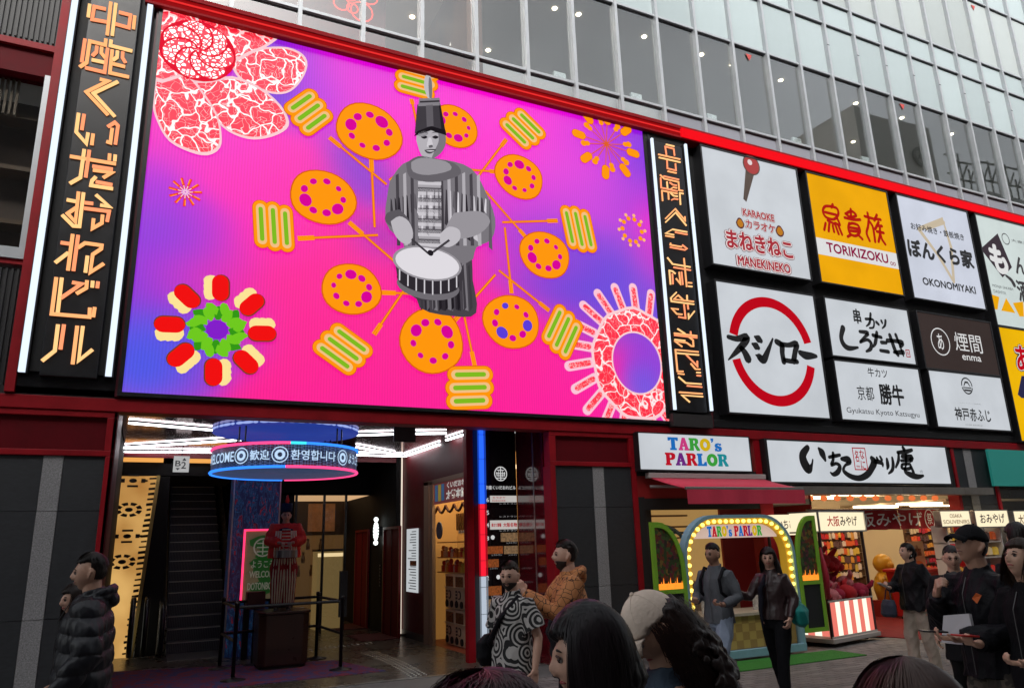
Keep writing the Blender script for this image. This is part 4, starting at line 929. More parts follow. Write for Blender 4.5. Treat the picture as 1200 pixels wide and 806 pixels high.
# right hand side: red wall, corner light line, dark lift wall with red doors
MB().box(4.95, 5.05, 13.9, YB, 0, CZ).build('red_side_wall', M_wine, hall)
MB().box(4.95, 5.05, 11.47, 13.9, 2.95, CZ).build('red_side_wall', M_wine, hall)
MB().box(4.94, 4.96, 13.8, YB, 0, .14).build('skirting', mat('stone_skirting', (.05,.045,.04), .4), hall)
MB().box(4.905, 4.93, YB-.05, YB-.02, .05, CZ-.02).build('corner_light_line', lit('warm_white_line', (1,.85,.7), .9), hall)
MB().box(4.80, 4.95, YB-.02, 23.6, 0, 5.4).build('lift_wall', M_hallblack, hall)
for (pa, pb) in ((417,431),(451,469)):
    y1, y0 = onX(pa, 736, 4.8).y, onX(pb, 745, 4.8).y
    dr = MB().box(4.77, 4.80, y0, y1, 0, 2.12).build('lift_door', mat('lift_door_red', (.16,.006,.012), .6, spec=.1), hall)
    q = MB(); q.box(4.74, 4.79, y0-.05, y0, 0, 2.17); q.box(4.74, 4.79, y1, y1+.05, 0, 2.17); q.box(4.74, 4.79, y0, y1, 2.12, 2.17); q.build('door_frame', mat('red_door_frame', (.2,.01,.012), .35), dr)
    MB().box(4.76, 4.768, (y0+y1)/2-.005, (y0+y1)/2+.005, 0, 2.12).build('door_gap', M_blackmat, dr)
    x = MB().box(4.0, 4.72, y0-.1, y1+.05, .007, .022).build('door_mat', mat('lift_mat', (.10,.02,.02), .9), None); tag(x, 'red and black door mat before the %s red lift door' % ('far' if pa == 417 else 'near'), 'mat')
# lit emblem sign on the lift wall
t = thing('emblem_sign', 'small glowing white emblem sign projecting from the dark lift wall', 'sign')
cx, cy, z0, z1 = 4.70, 16.67, 1.79, 2.42; zc = (z0+z1)/2
q = MB()
for k in range(16): 
    a = k*math.pi/8; q.obox((cx-.02+.0, cy+.13*math.cos(a), zc+.17*math.sin(a)), (.02,0,0), (0,.022,0), (0,0,.022))
for dz in (.25, -.25): q.ball((cx-.02, cy, zc+dz), .055, 8)
for dz in (-.08, 0, .08): q.box(cx-.04, cx, cy-.06, cy+.06, zc+dz-.012, zc+dz+.012)
q.box(cx-.04, cx, cy-.012, cy+.012, zc-.2, zc+.2)
q.build('glowing_emblem', lit('emblem_white', (.9,1,.95), 2.2), t); MB().box(cx, 4.8, cy-.05, cy+.05, zc-.1, zc+.1).build('bracket', M_black, t)
q = MB(); 
for k in range(7): q.box(4.785, 4.798, 16.66, 16.72, 1.35-k*.07, 1.39-k*.07)
tag(q.build('floor_lettering', mat('dim_grey_letter', (.12,.12,.12), .5)), 'faint vertical grey lettering on the dark wall under the emblem', 'lettering', kind='stuff')
# white notice on the red wall
t = thing('notice_board', 'tall white lit notice board on the dark red side wall', 'sign')
MB().box(4.925, 4.95, 14.55, 15.23, .88, 2.10).build('board', lit('notice_white', srgb(200,205,208), .85), t)
q = MB(); rnd = random.Random(3)
for k in range(22):
    z = 2.04-k*.052; 
    if k in (11, 12): continue
    q.box(4.922, 4.9245, 14.62, 14.62+rnd.uniform(.2,.52), z-.008, z+.008)
q.build('printed_lines', mat('notice_print', (.08,.09,.10), .6), t); MB().box(4.922, 4.9245, 14.6, 15.0, 1.38, 1.48).build('orange_block', mat('notice_orange', (.5,.18,.06), .6), t)
# ceiling light bars
M_bar = lit('ceiling_light_bar', (.92,.95,1), 10)
bars_ = [((151,495.5),(322,510)), ((143,524.5),(318,513)), ((331,511.7),(345,502)), ((347.7,511.7),(363.5,502)), ((364,511.5),(461,508.6)), ((487,508),(523,507.6)), ((418,523.7),(462,532)), ((134,529),(252,530)), ((418,533),(472,534.6)), ((474,534.6),(515,520.5)), ((523,515.5),(545,508.6))]
bnames = ['long front bar slanting right above the ring sign', 'second long bar slanting back at the left', 'left one of two short bars over the ring', 'right one of two short bars over the ring', 'long bar right of the ring', 'short bar beside the grey hanging board', 'slanting bar at the rear right', 'straight bar along the rear edge at the left', 'straight bar along the rear edge at the right', 'bar along the red side wall, far end', 'bar along the red side wall, near end']
for bi_, (a, b) in enumerate(bars_):
    A, B = Cz(*a), Cz(*b); d = (B-A); L_ = d.length; dd = d.normalized(); nn = Vector((-dd.y, dd.x, 0))
    q = thing('light_bar', 'white ceiling light, '+bnames[bi_], 'lamp', group='ceiling light bars in the entrance')
    m = MB(); m.obox((A+B)/2, dd*L_/2, nn*.022, Vector((0,0,.012))); m.build('diffuser', M_bar, q); m = MB(); m.obox((A+B)/2+Vector((0,0,.025)), dd*L_/2, nn*.026, Vector((0,0,.012))); m.build('housing', M_black, q)
# hanging direction sign
t = thing('direction_sign', 'small white hanging sign with B and 2 arrows in front of the escalator', 'sign')
a, b = W(204,534,14.5), W(221,553,14.5)
MB().box(a.x, b.x, 14.5, 14.53, b.z, a.z).build('panel', lit('sign_soft_white', srgb(190,190,190), .8), t)
q = MB(); wv_ = b.x-a.x; text_into(q, 'B', a.x+.03, a.x+.12, b.z+.10, b.z+.2, 14.496, .02); text_into(q, '2', b.x-.13, b.x-.05, a.z-.22, a.z-.1, 14.496, .02)
q.flat([(a.x+.04,b.z+.07),(a.x+.11,b.z+.07),(a.x+.075,b.z+.03)], 14.496); q.flat([(b.x-.12,a.z-.08),(b.x-.05,a.z-.08),(b.x-.085,a.z-.03)], 14.496); q.build('lettering', BLK, t)
MB().tube([((a.x+b.x)/2,14.515,a.z),((a.x+b.x)/2,14.515,CZ)], .008, 6).build('rod', M_black, t)
t = thing('hanging_sign', 'grey blank hanging board below the ceiling on the right of the hall', 'sign')
a, b = W(462,490.5,11.2), W(487,518,11.2); MB().box(a.x, b.x, 11.2, 11.23, b.z, a.z).build('panel', mat('grey_board', (.06,.05,.055), .4), t); MB().box((a.x+b.x)/2-.02, (a.x+b.x)/2+.02, 11.2, 11.22, a.z, CZ).build('bracket', mat('brass', (.4,.28,.1), .35, metal=.9), t)

# gold lit wall with black crest cut-outs
t = thing('gold_wall', 'tall golden back-lit wall with black oval crests at the left of the escalator', 'wall')
P0, P1, P2, P3 = XZ(118,557,YB), XZ(184,557,YB), XZ(150,776,YB), XZ(95,776,YB)
m = bpy.data.materials.new('gold_backlit'); m.use_nodes = True; n = m.node_tree.nodes; L = m.node_tree.links; p = n['Principled BSDF']
p.inputs['Base Color'].default_value = (.45,.26,.08,1); p.inputs['Metallic'].default_value = .3; p.inputs['Roughness'].default_value = .4
nz_ = n.new('ShaderNodeTexNoise'); nz_.inputs['Scale'].default_value = 1.3; rp = n.new('ShaderNodeValToRGB'); rp.color_ramp.elements[0].position = .3; rp.color_ramp.elements[1].position = .7
rp.color_ramp.elements[0].color = (*srgb(170,115,50),1); rp.color_ramp.elements[1].color = (*srgb(245,195,115),1); tc_ = n.new('ShaderNodeTexCoord')
L.new(tc_.outputs['Object'], nz_.inputs[0]); L.new(nz_.outputs[0], rp.inputs[0]); L.new(rp.outputs[0], p.inputs['Emission Color']); p.inputs['Emission Strength'].default_value = .42
MB().prism([P0, P1, P2, P3], YB+.1, YB+.15).build('gold_panel', m, t)
MB().prism([P1, (P1[0]+.06,P1[1]), (P2[0]+.06,P2[1]), P2], YB+.0, YB+.12).build('edge_trim', mat('brass', (.4,.28,.1), .35, metal=.9), t)
M_cut = mat('black_cutout', (.006,.005,.004), .7)
for k, (px, py) in enumerate(((157,563),(152,597),(150,628),(144,658))):
    c = XZ(px-1, py, YB+.09); q = MB(); ow = .22; oh = .062
    def seg(a0, a1, r0, r1, nn_=4):
        th = np.linspace(a0, a1, nn_); pts = [(c[0]+ow*r1*math.cos(x), c[1]+oh*2.1*r1*math.sin(x)) for x in th]+[(c[0]+ow*r0*math.cos(x), c[1]+oh*2.1*r0*math.sin(x)) for x in th[::-1]]; q.prism(pts, YB+.07, YB+.095)
    for j in range(8):
        if k % 2: seg(j*math.pi/4+.12, (j+1)*math.pi/4-.12, .62, 1.0)
    if k % 2 == 0:
        for sx in (-1, 1): q.box(c[0]+sx*ow*.78-.035, c[0]+sx*ow*.78+.035, YB+.07, YB+.095, c[1]-.035, c[1]+.035); q.box(c[0]+sx*ow-.025, c[0]+sx*ow+.025, YB+.07, YB+.095, c[1]-.016, c[1]+.016)
        for sz in (-1, 1): q.box(c[0]-.09, c[0]+.09, YB+.07, YB+.095, c[1]+sz*.10-.018, c[1]+sz*.10+.018)
    seg(0, 6.28, .0, .3, 14); q.build('crest', M_cut, t)
tooth = MB(); tooth.prism([(-.05,-.018),(.05,-.012),(.05,.022),(-.05,.012)], 0, .02); tme = tooth.mesh('cut_tooth', M_cut)
for k in range(34):
    f_ = (k+.5)/34; link('cut_tooth', tme, t, (P1[0]+(P2[0]-P1[0])*f_-.05, YB+.075, P1[1]+(P2[1]-P1[1])*f_), None, (random.uniform(.7,1.4),1,random.uniform(.8,1.6)))
for k in range(16):
    f_ = (k+.5)/20; z = P1[1]+(P2[1]-P1[1])*f_; link('cut_tooth', tme, t, (W(125-f_*18, 560+f_*200, YB).x+.03, YB+.075, z), (0,0,0), (random.uniform(.8,1.5),1,1.4))

# escalator going up
es = thing('escalator', 'steep dark escalator rising behind the lobby barrier', 'escalator')
EX0, EX1, EY = .58, 1.62, 15.62
M_step = mat('escalator_riser', (.10,.10,.105), .42, metal=.4); M_edge2 = mat('step_edge', (.5,.47,.42), .35, metal=.6)
sm = MB(); sm.box(0, EX1-EX0, 0, .38, 0, .20); sme = sm.mesh('step', M_step); em = MB(); em.box(.01, EX1-EX0-.01, -.006, .03, .188, .204); eme = em.mesh('step_edge', M_edge2)
rib = MB()
for k in range(34): rib.box(.02+k*.03, .03+k*.03, -.004, 0, 0, .186)
rme = rib.mesh('riser_cleats', mat('riser_cleat', (.03,.03,.032), .4, metal=.5)); rme_kind = 1
for k in range(22):
    s_ = link('step', sme, es, (EX0, EY+.35*k, .2*k)); link('step_edge', eme, s_); o = link('riser_cleats', rme, s_); o['kind'] = 'stuff'
MB().box(EX0, EX1, EY-1.0, EY, 0, .02).build('landing_plate', M_steel, es)
M_bal = mat('balustrade_panel', (.42,.36,.28), .25, metal=.4, var=.3, vs=2); M_hr = mat('handrail_rubber', (.008,.008,.008), .35)
def balustrade(X, th, y0=EY-.55, parent=es, ln=7.7, white=False):
    sl_ = .2/.35; q = MB()
    prof = [(y0, .12), (y0-.14, .5), (y0+.05, .86), (y0+.55, .93)]
    top_ = [(y0+.9+ln*t_, .95+ln*t_*sl_) for t_ in (0, .5, 1)]; bot = [(y0+.9+ln, ln*sl_-.1), (y0+.9, -.0), (y0+.5, .02)]
    pts = prof+top_+bot
    vs = [(X-th/2, a, b) for a, b in pts]+[(X+th/2, a, b) for a, b in pts]; n_ = len(pts)
    q.add(vs, [tuple(range(n_)), tuple(range(2*n_-1, n_-1, -1))]+[(i, (i+1) % n_, (i+1) % n_+n_, i+n_) for i in range(n_)])
    q.build('balustrade', M_bal if not white else mat('pale_balustrade', (.5,.5,.47), .3, emis=(.8,.8,.7), es=.12), parent)
    q = MB(); q.tube(smooth_path([(X, a, b) for a, b in prof[::1]], 5)+[(X, a, b+.02) for a, b in top_], .045, 8); q.build('handrail', M_hr, parent, smooth=True)
    MB().tube([(X+.06, a, b-.1) for a, b in top_], .012, 5).build('light_trim', mat('brass_trim', (.35,.28,.16), .3, metal=.9), parent)
balustrade(EX0-.12, .10); balustrade(EX1+.12, .10)
e2 = thing('escalator_balustrade', 'pale curved balustrade with black handrail of the escalator going down, beside the gold wall', 'escalator')
for X in (-.02, .2):
    q = MB(); y0 = EY-.45; prof = [(y0+.35,.05),(y0,.2),(y0-.1,.55),(y0+.1,.9),(y0+.5,.98),(y0+2.6,.6),(y0+2.6,0)]
    vs = [(X-.02, a, b) for a, b in prof]+[(X+.02, a, b) for a, b in prof]; n_ = len(prof)
    q.add(vs, [tuple(range(n_)), tuple(range(2*n_-1, n_-1, -1))]+[(i, (i+1) % n_, (i+1) % n_+n_, i+n_) for i in range(n_)])
    q.build('balustrade', mat('pale_balustrade', (.5,.5,.47), .3, emis=(.8,.8,.7), es=.12), e2); MB().tube(smooth_path([(X, a, b) for a, b in prof[:6]], 4), .045, 8).build('handrail', M_hr, e2, smooth=True)
MB().prism([XZ(188,557,15.5), XZ(200,557,15.5), XZ(186,776,15.5), XZ(156,776,15.5)], 15.7, 15.75).build('dark_truss_side', M_hallblack, e2)

# patterned column
t = thing('patterned_column', 'square column covered with a blue and red flame pattern behind the ring sign', 'column')
m = bpy.data.materials.new('flame_pattern'); m.use_nodes = True; n = m.node_tree.nodes; L = m.node_tree.links; p = n['Principled BSDF']
tc_ = n.new('ShaderNodeTexCoord'); mp = n.new('ShaderNodeMapping'); mp.inputs['Rotation'].default_value = (0,.5,0); mp.inputs['Scale'].default_value = (1,1,.35); nz_ = n.new('ShaderNodeTexNoise'); nz_.inputs['Scale'].default_value = 13; nz_.inputs['Distortion'].default_value = 1.5
rp = n.new('ShaderNodeValToRGB'); rp.color_ramp.interpolation = 'CONSTANT'; e_ = rp.color_ramp.elements
e_[0].color = (.008,.012,.05,1); e_[1].position = .45; e_[1].color = (.012,.05,.13,1)
for po, c_ in ((.5,(.008,.012,.05,1)), (.54,(.02,.09,.2,1)), (.58,(.008,.01,.045,1)), (.61,(.22,.012,.02,1)), (.66,(.01,.01,.04,1))): k_ = e_.new(po); k_.color = c_
L.new(tc_.outputs['Object'], mp.inputs[0]); L.new(mp.outputs[0], nz_.inputs[0]); L.new(nz_.outputs[0], rp.inputs[0]); L.new(rp.outputs[0], p.inputs['Base Color']); p.inputs['Roughness'].default_value = .35
L.new(rp.outputs[0], p.inputs['Emission Color']); p.inputs['Emission Strength'].default_value = .12
MB().box(1.45, 2.24, 14.5, 15.2, 0, CZ).build('shaft', m, t)
for x in (1.44, 2.25): MB().box(x-.012, x+.012, 14.48, 14.5, 0, CZ-.01).build('metal_edge', M_steel, t)
# welcome poster with a pink neon edge
t = thing('welcome_poster', 'green and tan poster board edged with pink neon, left of the statue', 'poster')
a, b = W(288,622,14.0), W(318,702,14.0); bx = b.x+.12
MB().box(a.x, bx, 14.0, 14.06, b.z, a.z).build('board', mat('poster_tan', (.20,.17,.09), .6, emis=(.20,.17,.09), es=.12, var=.3, vs=6), t)
q = MB(); q.box(a.x-.03, a.x, 13.97, 14.0, b.z, a.z+.03); q.box(a.x, bx, 13.97, 14.0, a.z, a.z+.03); q.build('neon_edge', lit('pink_neon', (1,.03,.12), 2.0), t)
q = MB(); rnd = random.Random(8)
cxp = a.x+.30; q.add([(cxp+r_*math.cos(k*.3927), 13.996, a.z-.28+r_*math.sin(k*.3927)) for r_ in (.16,.135) for k in range(16)], [(k, (k+1) % 16, 16+(k+1) % 16, 16+k) for k in range(16)])
for dz in (-.07, 0, .07): q.box(cxp-.1, cxp+.1, 13.99, 13.996, a.z-.28+dz-.01, a.z-.28+dz+.01)
q.box(cxp-.01, cxp+.01, 13.99, 13.996, a.z-.4, a.z-.16)
text_into(q, 'WELCOME', a.x+.10, bx-.06, a.z-.78, a.z-.67, 13.996, .03); text_into(q, 'DOTONBORI', a.x+.08, bx-.06, a.z-.98, a.z-.86, 13.996, .03); text_into(q, 'ようこそ', a.x+.12, bx-.1, a.z-.62, a.z-.5, 13.996, .02)
q.build('lettering', mat('poster_print', (.6,.62,.5), .6, emis=(.5,.55,.4), es=.06), t)
q = MB()
for k in range(5): q.add([(a.x+.3+.2*math.cos(i*.7)+rnd.uniform(-.05,.05)+.1*(k%2), 13.998, a.z-.2-k*.19+.13*math.sin(i*.7)) for i in range(9)], [tuple(range(9))])
q.build('green_shapes', mat('poster_green', (.03,.16,.03), .6, emis=(.02,.12,.02), es=.1), t)
MB().box(a.x+.05, a.x+.15, 14.06, 14.12, 0, b.z+.2).build('stand_leg', M_black, t); MB().box(bx-.15, bx-.05, 14.06, 14.12, 0, b.z+.2).build('stand_leg', M_black, t)
# box stand right of escalator end
t = thing('ticket_box', 'small dark box on a post between the escalator and the pedestal', 'box'); 
MB().box(1.62, 1.9, 13.2, 13.45, .85, 1.12).build('box', mat('dark_red_box', (.08,.01,.01), .4), t, bevel=.01); MB().tube([(1.76,13.32,0),(1.76,13.32,.85)], .02, 8).build('post', M_black, t); MB().lathe([(.14,0),(.14,.015),(.03,.03)], (1.76,13.32,.007), 16).build('base', M_black, t)

# inner shop behind the statue
t = thing('inner_shop', 'warm lit glass-fronted shop at the back of the hall', 'shop')
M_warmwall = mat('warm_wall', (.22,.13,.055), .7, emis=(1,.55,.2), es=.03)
x0, x1 = 3.35, 4.78
MB().box(2.3, 4.8, 19.9, 20.0, 0, 2.1).build('back_wall', M_warmwall, t); MB().box(2.3, 4.8, 19.88, 20.0, 2.1, 3.4).build('dark_upper_wall', mat('dark_upper', (.03,.018,.012), .6), t); MB().box(2.3, 4.8, 17.6, 17.7, 2.95, 5.3).build('fascia', M_hallblack, t); MB().box(2.24, x0-.3, 17.6, 17.7, 0, 3).build('side_panel', M_hallblack, t)
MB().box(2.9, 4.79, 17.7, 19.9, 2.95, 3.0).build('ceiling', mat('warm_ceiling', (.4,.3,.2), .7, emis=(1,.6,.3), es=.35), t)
a, b = W(362,590,18.6), W(392,622,18.6); MB().box(a.x, b.x, 18.6, 18.65, b.z, a.z).build('picture_panel', mat('woodcut_picture', (.10,.05,.02), .5, var=.8, vs=5, emis=(.3,.1,.03), es=.15), t)
for xx in (x0-.28, x0+.35, 4.2): MB().box(xx, xx+.05, 17.6, 17.66, 0, 2.95).build('door_frame', M_black, t)
MB().box(x0-.28, 4.25, 17.62, 17.63, 0, 2.95).build('glass_door', M_shopglass, t)
a, b = W(372,646,18.0), W(399,722,18.0); MB().box(a.x, b.x, 17.95, 18.5, 0, a.z).build('display_counter', mat('gold_rippled_counter', (.35,.24,.10), .25, metal=.6, bump=1, bs=7, emis=(.6,.4,.15), es=.12), t); MB().box(a.x-.02, b.x+.02, 17.9, 18.5, a.z, a.z+.05).build('counter_top', M_black, t)
MB().box(a.x, b.x, 17.93, 17.949, a.z-.12, a.z-.04).build('counter_light', lit('counter_glow', (1,.75,.4), 1.0), t)
for k in range(7):
    q = MB(); xx = x0+.05+k*.1; q.lathe([(.04,0),(.05,.1),(.02,.2),(.035,.25)], (xx, 18.7, 1.15+.3*(k%3)), 10); tag(q.build('bottle', mat('shop_goods', (.2,.12,.06), .4)), 'small goods on the warm shelf behind the glass door', 'goods', 'goods behind the glass door')

# neon ring sign
RC = Vector((2.0, 12.5, 0)); RR = 1.12
rg_ = thing('ring_sign', 'round hanging display ring with white greetings in several languages above the statue', 'sign', group=None)
m = bpy.data.materials.new('led_band'); m.use_nodes = True; n = m.node_tree.nodes; L = m.node_tree.links; p = n['Principled BSDF']
bt = n.new('ShaderNodeTexChecker'); bt.inputs['Scale'].default_value = 34; bt.inputs['Color1'].default_value = (.006,.007,.012,1); bt.inputs['Color2'].default_value = (.04,.06,.13,1); tc_ = n.new('ShaderNodeTexCoord'); mp = n.new('ShaderNodeMapping'); mp.inputs['Rotation'].default_value = (0,.785,0)
L.new(tc_.outputs['Object'], mp.inputs[0]); L.new(mp.outputs[0], bt.inputs[0]); L.new(bt.outputs[0], p.inputs['Emission Color']); p.inputs['Emission Strength'].default_value = .8; p.inputs['Base Color'].default_value = (.01,.01,.012,1)
z0, z1 = 2.94, 3.29
MB().lathe([(RR,z0),(RR,z1)], RC, 72).build('display_band', m, rg_, smooth=True)
MB().lathe([(.02,z0+.02),(RR-.01,z0+.01)], RC, 48).build('patterned_underside', mat('underside_pattern', (.05,.006,.012), .4, var=.9, vs=3, emis=(.5,.2,.16), es=.25), rg_); MB().lathe([(RR-.01,z1-.01),(.02,z1-.01)], RC, 48).build('top_disc', M_black, rg_)  # warm glow of the underside is added to light the statue below
PK, BL_, CY = lit('trim_pink', (1,.06,.22), 1.6), lit('trim_blue', (.03,.22,1), 1.6), lit('trim_cyan', (.05,.7,.9), 1.4)
def arc_tube(th0, th1, z, m_, nm): 
    q = MB(); q.tube([(RC.x+(RR+.01)*math.cos(t_), RC.y+(RR+.01)*math.sin(t_), z) for t_ in np.linspace(th0, th1, 20)], .022, 6); q.build(nm, m_, rg_, smooth=True)
base = math.atan2(-12.5, -2.0)
arc_tube(base-3.1, base+.05, z1, PK, 'edge_tube'); arc_tube(base+.05, base+.25, z1, CY, 'edge_tube'); arc_tube(base+.25, base+3.15, z1, BL_, 'edge_tube')
arc_tube(base-3.1, base+.0, z0, BL_, 'edge_tube'); arc_tube(base+.0, base+3.15, z0, PK, 'edge_tube')
M_rl = lit('ring_lettering', (.55,.75,1), 1.0)
def ring_text(s_, pa, pb, za=.10, zb_=.25, bold=.012, circ=False):
    ta = math.asin(max(-.985, min(.985, (pa-334)/84))); tb = math.asin(max(-.985, min(.985, (pb-334)/84)))
    q = MB()
    if circ:
        tm = (ta+tb)/2; rr = .12
        pts = [(0,0)]; 
        for (r0_, r1_) in ((.12,.105),(.075,.035)):
            vs = []
            for r_ in (r0_, r1_):
                for k in range(16):
                    a_ = k*.3927; th = base+tm+r_*math.cos(a_)/RR; vs.append((RC.x+(RR+.012)*math.cos(th), RC.y+(RR+.012)*math.sin(th), (z0+z1)/2+r_*math.sin(a_)))
            q.add(vs, [(k, (k+1) % 16, 16+(k+1) % 16, 16+k) for k in range(16)])
    else:
        v, f = text_pts(s_, bold); xs = [c[0] for c in v]; ys = [c[1] for c in v]
        vs = []
        for (x, y_) in v:
            u = (x-min(xs))/(max(xs)-min(xs)); th = base+ta+(tb-ta)*u; z = z0+za+(y_-min(ys))/(max(ys)-min(ys))*(zb_-za)
            vs.append((RC.x+(RR+.012)*math.cos(th), RC.y+(RR+.012)*math.sin(th), z))
        q.add(vs, f)
    q.build('greeting' if not circ else 'round_emblem', M_rl, rg_)
ring_text('WELCOME', 251, 279); ring_text('', 281, 293, circ=True); ring_text('歓迎', 296, 317); ring_text('', 320, 335, circ=True); ring_text('환영합니다', 339, 388); ring_text('', 391, 402, circ=True); ring_text('ようこそ', 404, 417.5)
MB().lathe([(RR+.02,3.58),(RR+.02,3.628)], RC, 64).build('ring_reflection', mat('ring_reflection_glow', (.02,.03,.08), .5, emis=(.03,.07,.5), es=.28, var=.3, vs=3), rg_, smooth=True)  # glowing band built as the greeting ring's reflection in the ceiling
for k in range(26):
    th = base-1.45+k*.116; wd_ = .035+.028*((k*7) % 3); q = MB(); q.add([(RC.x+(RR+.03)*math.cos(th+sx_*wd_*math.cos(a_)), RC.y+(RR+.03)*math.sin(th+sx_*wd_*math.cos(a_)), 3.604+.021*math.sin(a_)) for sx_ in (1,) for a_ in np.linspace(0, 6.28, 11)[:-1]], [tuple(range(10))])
    q.build('reflected_glyph', lit('reflected_glyph_blue', (.38,.48,.95), .9), rg_)  # blurred lettering of that reflection, drawn as glowing blobs
for a in (.6, 2.2, 3.8, 5.4):
    for da in (0, .12): MB().tube([(RC.x+RR*.9*math.cos(a+da), RC.y+RR*.9*math.sin(a+da), z1), (RC.x+RR*.9*math.cos(a+da), RC.y+RR*.9*math.sin(a+da), CZ)], .012, 6).build('hanging_rod', M_black, rg_)

# pedestal, barrier, carpet, tactile studs
t = thing('pedestal', 'dark brown rounded pedestal under the drummer statue', 'pedestal')
q = MB(); hw = [(-.38,-.28),(-.28,-.38),(.28,-.38),(.38,-.28),(.38,.28),(.28,.38),(-.28,.38),(-.38,.28)]
def octa(z0, z1, k0, k1, q): q.add([(2.12+x*k0, 12.92+y*k0, z0) for x, y in hw]+[(2.12+x*k1, 12.92+y*k1, z1) for x, y in hw], [tuple(range(7,-1,-1)), tuple(range(8,16))]+[(i, (i+1) % 8, (i+1) % 8+8, i+8) for i in range(8)])
octa(.06, .80, .98, 1.0, q); q.build('body', mat('dark_brown_lacquer', (.035,.014,.010), .3, var=.2, vs=3), t, bevel=.015)
q = MB(); octa(.80, .84, 1.05, 1.05, q); q.build('top', mat('dark_brown_lacquer', (.035,.014,.010), .3), t, bevel=.01); q = MB(); octa(.008, .06, .9, .9, q); q.build('plinth', M_blackmat, t)
gp_ = 'black barrier posts around the statue'
posts = [(1.33,11.92),(1.27,13.22),(2.78,13.38),(2.85,11.95)]
names = ['front left','rear left','rear right','front right']
for i, (x, y_) in enumerate(posts):
    t = thing('barrier_post', 'black round-based barrier post at the %s corner of the statue enclosure' % names[i], 'post', (x, y_, .007), group=gp_)
    MB().lathe([(.17,0),(.17,.012),(.06,.03),(.03,.05)], (0,0,0), 24).build('base', M_black, t, smooth=True); MB().lathe([(.028,.04),(.028,1.0),(.036,1.0),(.036,1.05),(.001,1.06)], (0,0,0), 12).build('pole', M_black, t, smooth=True)
MB_ = MB(); MB_.box(2.80, 2.92, 11.93, 11.98, .75, 1.42); tag(MB_.build('post_sign', M_black), 'small black sign plate standing above the front right barrier post', 'sign')
for i, j in ((0,1),(1,2),(2,3),(0,3)):
    for z in (.52, .98):
        a, b = posts[i], posts[j]
        if (i, j) == (0, 3) : continue
        d_ = (Vector((b[0],b[1],0))-Vector((a[0],a[1],0))).normalized()*.03
        tag(MB().tube([(a[0]+d_.x, a[1]+d_.y, z), (b[0]-d_.x, b[1]-d_.y, z)], .022, 8).build('barrier_rail', M_black), '%s black rail between the %s and %s barrier posts' % ('upper' if z > .8 else 'lower', names[i], names[j]), 'rail', 'rails of the statue barrier')
a, b = posts[0], posts[3]
tag(MB().tube([(a[0]+.03,a[1],.98),(b[0]-.03,b[1],.98)], .022, 8).build('barrier_rail', M_black), 'front black rail across the statue pedestal, at hip height', 'rail', 'rails of the statue barrier')
m = mat('carpet_swirl', (.1,.01,.02), .95)
n = m.node_tree.nodes; L = m.node_tree.links; p = n['Principled BSDF']; tc_ = n.new('ShaderNodeTexCoord'); nz_ = n.new('ShaderNodeTexNoise'); nz_.inputs['Scale'].default_value = 2.2; nz_.inputs['Distortion'].default_value = 3
rp = n.new('ShaderNodeValToRGB'); rp.color_ramp.interpolation = 'CONSTANT'; e_ = rp.color_ramp.elements; e_[0].color = (.035,.03,.12,1); e_[1].position = .47; e_[1].color = (.16,.012,.03,1); k_ = e_.new(.58); k_.color = (.06,.02,.09,1)
L.new(tc_.outputs['Object'], nz_.inputs[0]); L.new(nz_.outputs[0], rp.inputs[0]); L.new(rp.outputs[0], p.inputs['Base Color'])
tag(MB().add([(-.3,11.35,.012),(3.4,11.42,.012),(3.0,13.0,.012),(-.3,14.0,.012),(-.3,11.35,.007),(3.4,11.42,.007),(3.0,13.0,.007),(-.3,14.0,.007)], [(0,1,2,3),(4,5,1,0),(5,6,2,1)]).build('carpet', m), 'red and blue swirl carpet under the statue and its barrier', 'carpet')
st_ = MB()
for i in range(26):
    for j in range(4): st_.lathe([(.017,0),(.012,.006),(.0001,.006)], (3.55+j*.075+.1*math.sin(i*.1), 10.75+i*.115, .007), 6)
for i in range(20):
    for j in range(3): st_.lathe([(.017,0),(.012,.006),(.0001,.006)], (2.4+i*.09, 14.4+j*.08+i*.02, .007), 6)
tag(st_.build('tactile_studs', mat('stud_metal', (.5,.48,.42), .4, metal=.6)), 'rows of small pale tactile studs on the hall floor', 'studs', kind='stuff')
# capsule toy shop in the right wall
t = thing('capsule_shop', 'narrow warm lit shop opening with a beige frame in the red side wall', 'shop')
M_bei = mat('beige_frame', (.36,.24,.15), .5)
for y0, y1 in ((13.62, 13.78), (13.82, 14.1)): MB().box(4.90, 4.97, y0, y1, 0, 2.96).build('door_frame', M_bei, t, bevel=.006)
MB().box(4.90, 4.97, 11.5, 14.1, 2.88, 2.96).build('door_frame', M_bei, t)
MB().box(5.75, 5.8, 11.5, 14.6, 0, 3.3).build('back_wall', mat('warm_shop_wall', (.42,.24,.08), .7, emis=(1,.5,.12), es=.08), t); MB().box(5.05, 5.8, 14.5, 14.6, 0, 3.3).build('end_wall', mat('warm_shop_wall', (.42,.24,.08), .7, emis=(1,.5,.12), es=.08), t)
MB().box(5.05, 5.8, 11.5, 14.5, 3.0, 3.05).build('lit_ceiling', lit('warm_ceiling_light', (1,.74,.42), 5), t); MB().box(5.0, 5.8, 11.5, 14.5, 0, .01).build('shop_floor', mat('red_shop_floor', (.22,.04,.015), .5), t)
q = MB(); q.box(4.93, 4.95, 11.5, 13.6, 2.50, 2.88); q.build('header_board', mat('header_maroon', (.22,.05,.05), .5, emis=(.2,.05,.05), es=.2), t)
